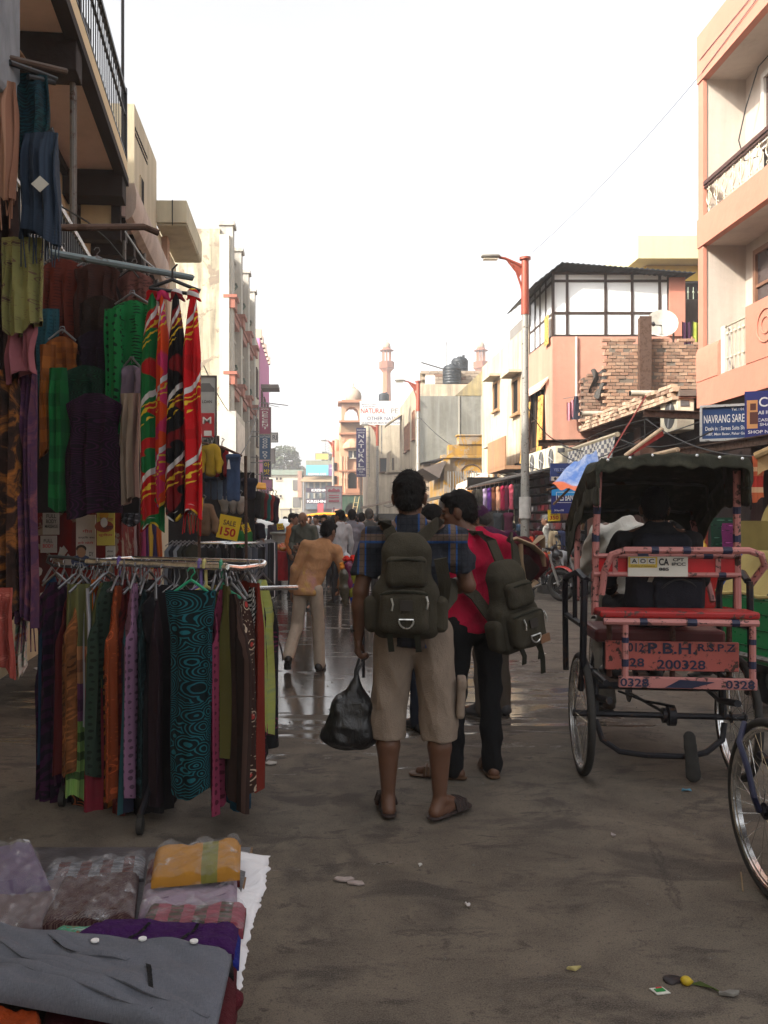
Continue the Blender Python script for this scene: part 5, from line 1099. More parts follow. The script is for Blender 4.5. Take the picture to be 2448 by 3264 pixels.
for x,top,Y,rz,c_,lab,sd in cr:far_person(lab,x,top,Y,rz,C(*c_),(.04,.04,.05),1.62+.004*(sd%20),seed=sd,h=.02)
far_person('shopper in dark striped shirt standing behind the round rack',545,1108,14.8,-.5,C(42,40,52),(.03,.03,.04),1.70,'short',seed=111,h=.014)
far_person('person in green shirt hidden behind the SALE 150 card',527,1122,13.8,1.2,C(20,120,50),(.03,.03,.04),1.56,seed=112)
far_person('man in white shirt walking left past the red display shelves',1180,1140,19.5,1.35,C(190,188,180),C(110,105,100),1.62,skin=skin_d,hair_m=m_hair((.08,.08,.08)),seed=113,h=.013)
far_person('person in orange red top beside the lamp pole',1155,1166,20.5,2.2,C(214,70,40),(.05,.03,.03),1.30,seed=114)
far_person('dark clad shopper standing in the clothes shop left of the lamp pole',1106,1150,22,.2,(.03,.035,.05),(.03,.03,.03),1.45,seed=115)
far_person('dark haired man facing left seen through the rickshaw hood, left of two',1441,1108,9.0,1.5,C(70,60,60),C(60,58,66),1.58,seed=116,h=.013,yaw=.2)
far_person('man in mustard vest and pale sleeves walking beyond the rickshaw',1467,1124,8.2,1.1,C(150,140,165),C(84,82,92),1.50,seed=117,h=.012,far=False,yaw=.6,pose=dict(knL=(-.1,.15,.5),anL=(-.1,.3,.085),toeL=(-.1,.47,.03),knR=(.1,-.05,.5),anR=(.1,-.25,.12),toeR=(.1,-.1,.03)))
far_person('man in bright blue shirt sitting with his back to the street at the right shop',1602,1170,9.6,-.1,C(48,96,200),(.03,.03,.035),1.32,seed=118,h=.013,fat=1.15)
far_person('person in pale striped shirt half hidden by the green and yellow auto',1648,1175,8.4,.4,C(150,160,150),(.05,.05,.06),1.30,seed=119)
# ====== BACKPACKS AND BAGS
olive=m_soft(C(74,69,57),.9,.25,.55,9,'olive_canvas');olive_d=m_soft(C(44,44,34),.9,.25,.4,9,'olive_webbing');steel=m_chrome(.25,(.6,.6,.58))
def webbing(t,name,pts,w=.05,th=.010,mat=None):
 m=MB();pts=[V(p)for p in pts];vs=[]
 for i,p in enumerate(pts):
  a=pts[max(0,i-1)];b_=pts[min(len(pts)-1,i+1)];d=(b_-a).normalized();sd=d.cross(V((0,1,0.25)));sd=sd.normalized()if sd.length>.2 else V((1,0,0));nn=sd.cross(d)
  vs+=[p+sd*w/2-nn*th/2,p-sd*w/2-nn*th/2,p-sd*w/2+nn*th/2,p+sd*w/2+nn*th/2]
 k=len(pts);m.add(vs,[(i*4+j,i*4+(j+1)%4,i*4+4+(j+1)%4,i*4+4+j)for i in range(k-1)for j in range(4)]+[(3,2,1,0),tuple(range(4*k-4,4*k))])
 return obj(name,m,mat or olive_d,t,smooth=50,local=True)
def backpack(label,loc,rotz,straps,s=1.0,tilt=0,sq=1.0):
 t=thing('backpack',label,'backpack',loc,rotz,'olive backpacks');E=Matrix.Rotation(tilt,4,'Y');T3=E.to_3x3();f=lambda x,y,z:T3@V((x*s*sq,y*s,z*s))
 bx=lambda p,hlf,r,R_=None:('box',f(*p),(hlf[0]*s*sq,hlf[1]*s,hlf[2]*s),E if R_ is None else E@R_,r*s)
 m=sdf_mesh([bx((0,0,.12),(.165,.085,.14),.06),bx((0,.005,.33),(.125,.075,.13),.06),bx((0,.02,.44),(.085,.06,.06),.045)],.0075,.05,.006,3,20);obj('main_bag',m,olive,t,smooth=True,local=True)
 m=sdf_mesh([bx((-.01,-.105,.12),(.12,.055,.105),.045)],.0075,.02,.006,7,22);q=obj('front_pocket',m,olive,t,smooth=True,local=True)
 m=MB();m.tube([f(-.12,-.135,.205),f(-.06,-.158,.218),f(.04,-.158,.218),f(.10,-.135,.205)],.006,6);obj('zip',m,olive_d,q,smooth=True,local=True)
 m=sdf_mesh([bx((-.0,-.085,.31),(.10,.035,.075),.032)],.0075,.02,.005,9,22);q=obj('top_pocket',m,olive,t,smooth=True,local=True)
 m=MB();m.tube([f(-.09,-.105,.36),f(0,-.122,.372),f(.09,-.105,.36)],.006,6);obj('zip',m,olive_d,q,smooth=True,local=True)
 for sx in(-1,1):
  m=sdf_mesh([bx((sx*.165,-.01,.10),(.04,.06,.09),.035)],.0075,.02,.005,11,22);obj('side_pocket',m,olive,t,smooth=True,local=True)
 m=MB();c=f(.0,-.168,.085);m.tube([c+T3@V((.034*math.cos(a),-.002,.036*math.sin(a)))for a in[math.pi+i*math.pi/8 for i in range(9)]]+[c+T3@V((.034,0,.004)),c+T3@V((-.034,0,.004))],.0045,6);obj('steel_ring',m,steel,t,smooth=True,local=True)
 for x,z in((-.07,.16),(.095,.17)):m=MB();m.tube([f(x,-.165,z+.03),f(x+.008,-.168,z),f(x+.002,-.168,z-.03)],.005,6);obj('zip_pull',m,steel,t,smooth=True,local=True)
 m=MB();m.prism([f(-.03,-.165,.13),f(.03,-.165,.13),f(.03,-.165,.18),f(-.03,-.165,.18)],T3@V((0,-.005,0)));obj('patch',m,m_plain((.03,.024,.02),.8),t,local=True)
 for x in(-.08,.05):webbing(t,'lower_strap',[f(x,-.12,.02),f(x+.005,-.13,-.02),f(x+.01,-.11,-.07)],.028*s,.006)
 for pts in straps:webbing(t,'shoulder_strap',pts,.062*s,.014,olive)
 return t,f
bp1=V((.415,4.13,.955))
def rel(base,rotz,pts):R_=Matrix.Rotation(-rotz,3,'Z');return[R_@(V(p)-base)for p in pts]
backpack('olive backpack with steel ring worn by the man in the plaid shirt',bp1,-.10,[rel(bp1,-.10,[(.36,4.15,1.40),(.335,4.19,1.46),(.325,4.27,1.495),(.325,4.37,1.505),(.33,4.46,1.45)]),rel(bp1,-.10,[(.47,4.15,1.40),(.53,4.17,1.45),(.58,4.24,1.488),(.60,4.35,1.50),(.60,4.46,1.45)]),rel(bp1,-.10,[(.575,4.1,1.32),(.60,4.13,1.2),(.60,4.2,1.1),(.585,4.15,1.0)]),rel(bp1,-.10,[(.59,4.2,1.06),(.66,4.3,1.12),(.68,4.4,1.2)])],.98)
bp2=V((1.10,4.78,.80))
t,f=backpack('olive backpack hanging off one shoulder of the man in the pink shirt',bp2,.5,[rel(bp2,.5,[(1.03,4.76,1.12),(1.01,4.80,1.26),(.97,4.86,1.385),(.91,4.94,1.435),(.86,5.02,1.44),(.82,5.08,1.40)]),rel(bp2,.5,[(1.09,4.76,1.12),(1.10,4.80,1.26),(1.10,4.86,1.37),(1.10,4.98,1.41),(1.10,5.1,1.37)]),rel(bp2,.5,[(1.04,4.78,.86),(.94,4.80,.98),(.87,4.82,1.08),(.80,4.88,1.14)])],.98,-.20,.92)
m=MB();m.prism([f(.03,-.166,.03),f(.11,-.16,.03),f(.11,-.16,.075),f(.03,-.166,.075)],(0,-.006,0));obj('leather_label',m,m_plain((.16,.075,.035),.6),t,local=True)
webbing(t,'hanging_strap',[f(.10,-.08,.0),f(.10,-.09,-.08),f(.095,-.08,-.17)],.03,.006)
# black plastic bag in the plaid man's left hand
hw=man1.matrix_basis@(J1['wrL']+V((.01,.02,-.115)));hb0=V((hw.x-.02,hw.y-.01,.36))
bt=thing('black_bag','black plastic carrier bag hanging from the left hand of the plaid shirted man','bag',hb0)
blk=NB('black_polythene');f_=blk.noise(blk.co('Object',(1,1,.45)),16,5,.6,.8);blk.bump(f_,.8,.02);blk=blk.out((.010,.010,.011),.28,0,.5)
m=sdf_mesh([('box',(-.03,0,.12),(.105,.075,.12),Matrix.Rotation(.06,4,'Y'),.05),('cap',(-.025,0,.1),(.0,0,.34),.135,.018,(0,1,0),.75),('ell',(-.045,0,.035),(.15,.10,.05))],.008,.05,.011,5,22);obj('bag_body',m,blk,bt,smooth=True,local=True)
top=hw-hb0;m=MB();m.tube([(0.0,0,.30),(.004,0,.37),tuple(top+V((.012,0,-.02))),tuple(top+V((.0,0,.02))),tuple(top+V((-.012,0,-.02))),(-.006,0,.37),(-.008,0,.30)],.008,6);obj('handle',m,blk,bt,smooth=True,local=True)
# maroon and cream bag on the far side of the purple jumper
mb_=V((1.44,6.42,1.0));bt=thing('shoulder_bag','maroon shoulder bag with cream strap carried by the man in the purple cap','bag',mb_,.4);mar=m_soft(C(92,24,34),.9,.25,.5,9,'maroon_canvas');crm=m_soft(C(196,170,140),.9,.15,.4)
m=sdf_mesh([('box',(.10,0,.18),(.17,.09,.16),Matrix.Rotation(.75,4,'Y'),.07),('ell',(.0,-.02,.28),(.14,.10,.09))],.010,.05,.012,8,15);obj('bag_body',m,mar,bt,smooth=True,local=True)
m=MB();m.tube([(-.16,-.08,.34),(-.06,-.13,.37),(.07,-.14,.32),(.18,-.12,.25),(.20,-.12,.16)],[.022,.034,.036,.03,.02],8,flat=.45);m.tube([(-.02,-.13,.33),(-.03,-.15,.2),(.0,-.14,.08),(.07,-.12,.02),(.14,-.1,.05)],.026,8,flat=.4);obj('cream_strap',m,crm,bt,smooth=True,local=True)
m=MB();m.tube([(.09,-.135,.33),(.16,-.13,.38),(.19,-.12,.3)],[.02,.04,.02],8,flat=.4);obj('cream_flap',m,crm,bt,smooth=True,local=True)
m=sdf_mesh([('box',(.04,-.09,.14),(.10,.05,.10),Matrix.Rotation(.7,4,'Y'),.045)],.010,.03,.008,6,18);obj('front_pocket',m,m_soft(C(44,30,28),.9),bt,smooth=True,local=True)
# ====== VEHICLES
rub=m_rubber();chrome=m_chrome()
def peeling_paint(c,patch=(.02,.025,.06),name='chipped_paint'):
 b=NB(name);v=b.co();f=b.noise(v,22,6,.65,.4);chip=b.ramp(f,[(.55,0),(.60,1)]);col=b.mix(b.noise(v,5,4),sc(c,.8),sc(c,1.1));col=b.mix(chip,col,(.06,.03,.025));b.bump(f,.2,.003);return b.out(col,.5,.05,.4)
pinkp=peeling_paint(C(184,122,118));navyp=m_plain((.018,.022,.06),.5,name='navy_paint');redp=peeling_paint(C(160,34,34));darkfr=m_metal((.014,.014,.02),.5,.3,'dark_frame')
def wheel_parts(t,c,R_,tyre_r,rim_mat,spokes=32,hubw=.05,axis='x',rot=None,name='wheel'):
 c=V(c);Rm=rot or Matrix.Identity(3);ring=lambda r,x:[c+Rm@V((x,r*math.cos(a*math.pi/20),r*math.sin(a*math.pi/20)))for a in range(40)]
 m=MB();m.tube(ring(R_-tyre_r,0),tyre_r,10,closed=True);w=obj(name,m,rub,t,smooth=True,local=True)
 m=MB();
 for x in(-.012,.012):m.tube(ring(R_-tyre_r*2.0,x),.009,6,closed=True)
 m.tube(ring(R_-tyre_r*2.1,0),.012,6,closed=True);obj('rim',m,rim_mat,w,smooth=True,local=True)
 m=MB();m.tube([c+Rm@V((-hubw,0,0)),c+Rm@V((hubw,0,0))],.02,8)
 for sx in(-1,1):m.tube([c+Rm@V((sx*hubw*.8,0,0)),c+Rm@V((sx*hubw*.7,0,0))],.034,10)
 obj('hub',m,darkfr,w,smooth=40,local=True)
 m=MB()
 for i in range(spokes):
  a=2*math.pi*i/spokes;b_=a+(.34 if i%4<2 else-.34);x=hubw*.75*(1 if i%2 else-1)
  m.tube([c+Rm@V((x,.03*math.cos(b_),.03*math.sin(b_))),c+Rm@V((0,(R_-tyre_r*2.1)*math.cos(a),(R_-tyre_r*2.1)*math.sin(a)))],.0016,4)
 obj('spokes',m,chrome,w,local=True,kind='stuff')
 return w
def bar(t,name,pts,r,mat,n=8):m=MB();m.tube(pts,r,n);return obj(name,m,mat,t,smooth=True,local=True)
def bands(t,pts_list,r):
 for(a,b_)in pts_list:m=MB();m.tube([a,b_],r+.0015,8);obj('painted_band',m,navyp,t,smooth=True,local=True)
def canvas_mat():
 b=NB('hood_canvas');v=b.co();f=b.noise(v,6,6,.65,.5);st=b.ramp(b.noise(v,13,5,.6),[(.5,0),(.7,1)]);col=b.mix(f,C(46,48,42),C(74,74,64));col=b.mix(b.math('MULTIPLY',st,.6),col,C(96,94,80));b.bump(f,.7,.02);return b.out(col,.9,0,.2)
canv=canvas_mat()
def carrier(t):
 m=MB();m.bb(-.30,.42,-.36,-.33,.585,.645);q=obj('lower_plank',m,pinkp,t,local=True,bevel=.004)
 m=MB();text(m,'0328',(-.22,-.361,.615),(1,0,0),(0,0,1),.045,.15,.02);text(m,'0328',(.33,-.361,.615),(1,0,0),(0,0,1),.045,.15,.02);m.prism([(-.06,-.3605,.59),(.08,-.3605,.59),(.2,-.3605,.625),(.02,-.3605,.635)],(0,-.002,0));obj('lettering',m,navyp,q,local=True)
 m=MB();m.bb(-.34,.38,-.20,-.175,.655,.82);q=obj('number_board',m,peeling_paint(C(178,92,84),name='board_paint'),t,local=True,bevel=.004)
 m=MB()
 for s_,x,z,h_,w_ in(('2012',-.19,.785,.05,.12),('P.B.H.',.02,.782,.062,.26),('R.S.P.Z',.26,.79,.042,.2),('328',-.19,.70,.048,.12),('200328',.07,.692,.052,.26)):text(m,s_,(x,-.201,z),(1,0,0),(0,0,1),h_,w_,.018)
 obj('lettering',m,navyp,q,local=True)
 for x in(-.265,.40):bar(t,'rear_post',[(x,-.345,.64),(x,-.345,.93)],.018,pinkp);bands(t,[((x,-.345,.70),(x,-.345,.74)),((x,-.345,.83),(x,-.345,.86))],.018)
 bar(t,'rear_bar',[(-.38,-.345,.945),(.43,-.345,.945)],.019,pinkp);bands(t,[((-.19,-.345,.945),(-.15,-.345,.945)),((.06,-.345,.945),(.11,-.345,.945)),((.29,-.345,.945),(.33,-.345,.945))],.019)
 for x in(-.3,.05,.36):bar(t,'seat_post',[(x,-.1,.6),(x,-.1,.95)],.016,m_metal((.16,.07,.055),.6,.7))
 m=MB();m.bb(-.40,.44,-.35,-.14,.965,1.005);obj('rear_seat',m,redp,t,local=True,bevel=.012)
def rickshaw(label,loc,rotz,full=True):
 t=thing('cycle_rickshaw',label,'cycle rickshaw',loc,rotz,'cycle rickshaws');hw_=.44
 for sx in(-1,1):
  lab=None;wheel_parts(t,(sx*hw_,0,.36),.36,.022,chrome,36)
 m=MB();m.tube([(-.46,0,.36),(.46,0,.36)],.018,8);m.tube([(.05,0,.36),(.09,0,.36)],.06,12);m.tube([(.02,0,.36),(.04,0,.36)],.045,10);obj('axle',m,darkfr,t,smooth=40,local=True)
 for sx in(-1,1):bar(t,'axle_bracket',[(sx*.36,0,.36),(sx*.36,.02,.56),(sx*.36,.04,.62)],.022,darkfr)
 bar(t,'underbar',[(-.36,-.02,.33),(-.33,-.05,.22),(-.24,-.09,.165),(-.1,-.1,.15),(.12,-.1,.15),(.24,-.08,.17),(.34,-.05,.24),(.36,-.02,.33)],.017,darkfr)
 m=sdf_mesh([('cap',(.135,-.13,.27),(.15,-.15,.06),.036,.044,(0,1,0),.32)],.008,.02,.004,3,30);obj('mudflap',m,m_rubber(),t,smooth=True,local=True)
 for sx in(-1,1):bar(t,'leaf_spring',[(sx*.34,-.3,.50),(sx*.35,0,.455),(sx*.34,.4,.50)],.02,darkfr);bar(t,'side_rail',[(sx*.36,-.32 if full else .0,.60),(sx*.36,.6,.60)],.018,darkfr)
 bar(t,'cross_rail',[(-.36,.05,.52),(.36,.05,.52)],.022,darkfr);bar(t,'chain_stay',[(.06,.02,.36),(.02,.8,.33)],.01,darkfr);bar(t,'chain_stay',[(.08,-.03,.42),(-.05,.1,.42),(-.12,.5,.4)],.008,darkfr)
 if not full:bar(t,'wheel_guard',[(.50,0,.36),(.53,.02,.42),(.53,-.03,.52),(.52,-.12,.60),(.46,-.2,.66)],.012,navyp)
 if full:carrier(t)
 m=MB();m.bb(-.36,.38,.0,.44,.78,.86);obj('passenger_seat',m,m_plain((.12,.02,.02),.5,name='vinyl'),t,local=True,bevel=.02)
 m=MB();m.bb(-.33,.36,.45,.95,.42,.45);obj('footboard',m,rusty,t,local=True)
 if full:
 # backrest frame and red panel
  tr=[(-.36,-.18,1.08),(-.345,-.2,1.22),(-.31,-.22,1.31),(-.24,-.23,1.335),(.42,-.23,1.335),(.49,-.22,1.31),(.515,-.2,1.25),(.46,-.14,1.14)]
  bar(t,'top_rail',tr,.020,pinkp);bands(t,[((-.10,-.23,1.335),(-.06,-.23,1.335)),((.07,-.23,1.335),(.11,-.23,1.335)),((.28,-.23,1.335),(.33,-.23,1.335))],.020)
  for z in(1.30,1.195):bar(t,'panel_rail',[(-.40,-.165,z),(.40,-.165,z)],.014,pinkp)
  bands(t,[((-.16,-.165,1.30),(-.10,-.165,1.30)),((.2,-.165,1.30),(.25,-.165,1.30)),((.28,-.165,1.195),(.32,-.165,1.195))],.014)
  m=MB();m.bb(-.38,.38,-.16,-.15,1.205,1.29);p=obj('red_panel',m,m_plain(C(190,20,28),.45,name='red_vinyl'),t,local=True)
  for x in(-.28,.28):m=MB();m.bb(x-.014,x+.014,-.168,-.160,1.205,1.29);m.lathe((x,-.169,1.25),[(.006,-.003),(.006,.003)],8);obj('panel_strap',m,pinkp,p,local=True)
  m=MB();m.bb(-.215,.11,-.187,-.180,1.185,1.298);st=obj('advert_sheet',m,INK((.62,.61,.55)),t,local=True)
  m=MB();m.bb(-.213,-.055,-.189,-.1875,1.235,1.296);obj('advert_strip',m,INK((.55,.40,.06)),st,local=True)
  m=MB();
  for i in range(3):m.bb(-.203+i*.047,-.160+i*.047,-.1905,-.1895,1.255,1.290)
  obj('letter_box',m,INK((.6,.6,.56)),st,local=True)
  m=MB()
  for i,ch in enumerate('AOC'):text(m,ch,(-.1815+i*.047,-.190,1.2725),(1,0,0),(0,0,1),.024,.03,.02)
  text(m,'Academy of Commerce',(-.135,-.189,1.244),(1,0,0),(0,0,1),.009,.13,.02);text(m,'CA',(-.02,-.187,1.268),(1,0,0),(0,0,1),.04,.055,.03);text(m,'CPT',(.058,-.187,1.281),(1,0,0),(0,0,1),.018,.06,.03);text(m,'IPCC',(.06,-.187,1.256),(1,0,0),(0,0,1),.018,.075,.03);text(m,'885',(-.02,-.187,1.227),(1,0,0),(0,0,1),.018,.055,.03)
  obj('lettering',m,black_i,st,local=True)
  # hood: posts, ribs, canvas
  for sx in(-1,1):
   bar(t,'hood_post',[(sx*.39,-.15,.96 if sx<0 else 1.0),(sx*.385,-.15,1.40),(sx*.375,-.18,1.78)],.021,pinkp);bands(t,[((sx*.385,-.15,1.38),(sx*.385,-.15,1.43)),((sx*.381,-.16,1.54),(sx*.38,-.165,1.58))],.021)
   bar(t,'front_post',[(sx*.41,.34,1.0),(sx*.38,.5,1.32),(sx*.36,.58,1.5)],.018,pinkp)
   m=MB();m.tube([(sx*.44,-.16,1.16),(sx*.46,-.02,1.2),(sx*.47,.38,1.14),(sx*.47,.42,1.05),(sx*.47,.38,.55)],.02,6);m.tube([(sx*.45,-.16,1.16),(sx*.46,-.16,.62),(sx*.46,-.10,.52)],.02,6);m.tube([(sx*.46,-.14,.9),(sx*.46,.4,.9)],.02,6);m.tube([(sx*.46,.1,.9),(sx*.46,.1,1.18)],.014,6);obj('side_guard',m,darkfr,t,smooth=True,local=True)
  def hood(u,v):
   a=(u-.5)*2;x=.415*math.copysign(min(1,abs(a)*1.12)**1.0,a);sag=.03*math.sin(v*math.pi*3)**2*(1-a*a)
   drop=.0 if abs(a)<.84 else(abs(a)-.84)/.16*.16
   y=-.30+1.05*v;z=1.855+.012*math.cos(a*3)-sag-drop-.30*max(0,v-.35)**1.3/.57
   return(x*(1-.04*(abs(a)>.9)),y,z+.004*math.sin(u*40+v*9))
  m=MB();m.grid(hood,40,20);o=obj('hood_canvas',m,canv,t,smooth=True,local=True);o.modifiers.new('s','SOLIDIFY').thickness=.008
  def val(u,v):
   p=V(hood(u,0));a=abs(u-.5)*2;dep=.072+.006*math.sin(u*55)+.006*math.sin(u*13)+(.06*(a-.9)/.1 if a>.9 else 0)
   return(p.x,p.y-.012-.006*math.sin(u*40),p.z+.004-dep*v)
  m=MB();m.grid(val,60,5);o=obj('hood_valance',m,canv,t,smooth=True,local=True);o.modifiers.new('s','SOLIDIFY').thickness=.006
  for sx in(-1,1):
   def sidef(u,v,sx=sx):
    p=V(hood(0 if sx<0 else 1,.0+1.0*u));return(p.x+.006*sx*math.sin(u*20),p.y,p.z+.005-(.10+.18*max(0,u-.55))*v-.012*v*math.sin(u*26))
   m=MB();m.grid(sidef,24,5);o=obj('hood_side_flap',m,canv,t,smooth=True,local=True);o.modifiers.new('s','SOLIDIFY').thickness=.006
  def frontf(u,v):
   p=V(hood(u,1));a=abs(u-.5)*2;return(p.x,p.y+.004,p.z+.004-v*(.05+.10*max(0,a-.45)/.55+.03*math.sin(u*21)))
  m=MB();m.grid(frontf,40,4);o=obj('hood_front_flap',m,canv,t,smooth=True,local=True);o.modifiers.new('s','SOLIDIFY').thickness=.006
  for i in range(4):
   v=.05+.3*i;bar(t,'hood_rib',[V(hood(u/12,v))-V((0,0,.016))for u in range(13)],.010,m_metal((.10,.10,.09),.6,.6),6)
  m=MB()
  for i in range(7):p=V(hood(.12+i*.127,0));m.lathe(p+V((0,-.02,-.006)),[(.001,-.003),(.009,-.002),(.009,.002),(.001,.003)],8,0,Matrix.Rotation(rad(90),3,'X'))
  obj('eyelets',m,chrome,t,local=True,kind='stuff')
  # bicycle front half
 wheel_parts(t,(0,1.75,.36),.36,.02,chrome,28)
 m=MB()
 for a,b_ in(((0,.55,.5),(0,1.05,.78)),((0,1.05,.86),(0,1.0,.33)),((0,1.05,.78),(0,1.55,.86)),((0,1.0,.33),(0,1.55,.70)),((0,.6,.45),(0,1.0,.33)),((0,1.52,.95),(0,1.6,.66))):m.tube([a,b_],.017,8)
 for sx in(-1,1):m.tube([(sx*.03,1.6,.68),(sx*.06,1.75,.36)],.012,6);m.tube([(0,1.52,1.02),(sx*.12,1.5,1.05),(sx*.27,1.42,1.02),(sx*.28,1.32,1.0)],.012,6)
 obj('cycle_frame',m,darkfr,t,smooth=True,local=True)
 m=sdf_mesh([('ell',(0,1.03,.89),(.09,.13,.035)),('cap',(0,1.1,.89),(0,1.2,.88),.05,.025)],.012,.03);obj('saddle',m,m_plain((.02,.018,.016),.5),t,smooth=True,local=True)
 m=MB();m.tube([(-.14,1.0,.22),(-.10,1.0,.22),(-.06,1.0,.33),(.06,1.0,.33),(.10,1.0,.44),(.14,1.0,.44)],.012,6);m.box((-.15,1.0,.22),(.08,.09,.02));m.box((.15,1.0,.44),(.08,.09,.02));m.tube([(.05,1.0,.33),(.056,1.0,.33)],.1,20);obj('crank',m,darkfr,t,local=True)
 if full:
  m=MB();m.grid(lambda u,v:((u-.5)*.07,1.75-.39*math.cos((.05+.6*v)*math.pi),.36+.39*math.sin((.05+.6*v)*math.pi)),3,16);o=obj('mudguard',m,darkfr,t,smooth=True,local=True)
 return t
RK=V((1.985,5.03,0));rk=rickshaw('cycle rickshaw with ragged dark canvas hood and pink frame carrying a passenger',RK,-.125)
rickshaw('second cycle rickshaw whose spoked rear wheel enters the right edge of the picture',(2.225,3.37,0),math.pi,False)
RKM=MW[rk.name];w=lambda x,y,z:RKM@V((x,y,z))
seat_pose=dict(pelvis=(0,0,.93),waist=(0,-.04,1.05),chest=(0,-.06,1.24),neck=(0,-.04,1.44),head=(.0,.0,1.565),hipL=(-.1,.03,.93),hipR=(.1,.03,.93),knL=(-.15,.44,.95),knR=(.15,.44,.95),anL=(-.14,.52,.53),anR=(.14,.52,.53),toeL=(-.16,.7,.47),toeR=(.16,.7,.47),elL=(-.28,.02,1.14),wrL=(-.2,.25,1.05),elR=(.28,.02,1.14),wrR=(.2,.25,1.05),shL=(-.2,-.05,1.37),shR=(.2,-.05,1.37))
p=w(.03,.22,0);person('passenger in black jacket seated in the rickshaw with his back to the camera',(p.x,p.y,.005),-.125,1.70,seat_pose,skin_d,m_soft((.018,.018,.022),.8,.3,.8),'long',.86,m_soft((.02,.02,.03)),'full',m_plain((.02,.02,.02)),'short',None,-.1,-.05,0,.011,1.15,.012,.3,sit=True,seed=131)
bpp=w(.03,.02,.965);t=thing('backpack','black backpack on the rickshaw passenger, resting on the seat under the red panel','backpack',bpp,-.125)
navc=m_soft(C(34,36,46),.85,.3,.6,9,'black_nylon')
m=sdf_mesh([('box',(0,-.03,.12),(.22,.10,.135),Matrix.Identity(4),.07),('box',(0,.02,.33),(.17,.07,.13),Matrix.Identity(4),.06)],.010,.06,.012,5,16);obj('main_bag',m,navc,t,smooth=True,local=True)
m=sdf_mesh([('box',(.05,-.13,.11),(.14,.03,.095),Matrix.Identity(4),.028)],.010,.02,.010,6,18);q=obj('front_pocket',m,navc,t,smooth=True,local=True)
m=MB();m.tube([(-.05+.2*i/10,-.155-.004*math.sin(i),.20-.05*abs(i/5-1)**2)for i in range(11)],.006,6);obj('zip',m,m_plain((.01,.01,.012),.5),q,smooth=True,local=True)
for p_ in((-.10,-.125,.2),(-.16,-.11,.10)):m=MB();m.box(p_,(.025,.006,.05),Matrix.Rotation(.4,3,'Y'));obj('grey_tag',m,m_plain((.35,.33,.28),.7),t,local=True)
ride=dict(pelvis=(0,0,.97),waist=(0,.02,1.08),chest=(0,.06,1.28),neck=(0,.13,1.46),head=(.02,.19,1.575),shL=(-.19,.06,1.40),shR=(.19,.06,1.38),elL=(-.24,.22,1.17),wrL=(-.26,.42,1.05),elR=(.24,.22,1.17),wrR=(.26,.42,1.05),hipL=(-.09,0,.93),hipR=(.09,0,.93),knL=(-.13,.22,.58),anL=(-.14,.0,.26),toeL=(-.15,.16,.19),knR=(.13,.3,.72),anR=(.14,.1,.45),toeR=(.15,.25,.40))
p=w(.05,1.0,0);person('rickshaw puller in loose white kurta and striped white cap on the rickshaw',(p.x,p.y,0),-.1,1.72,ride,skin_d,m_soft(C(228,226,218),.85,.15,.9,6,'white_cotton'),'long',.74,m_soft(C(150,146,138)),'full',m_plain((.05,.03,.02)),'short',None,.2,-.2,0,.011,1.12,.016,.5,None,('skullcap',m_soft(C(200,200,192),.9,.2,.6,20)),None,False,True,141)
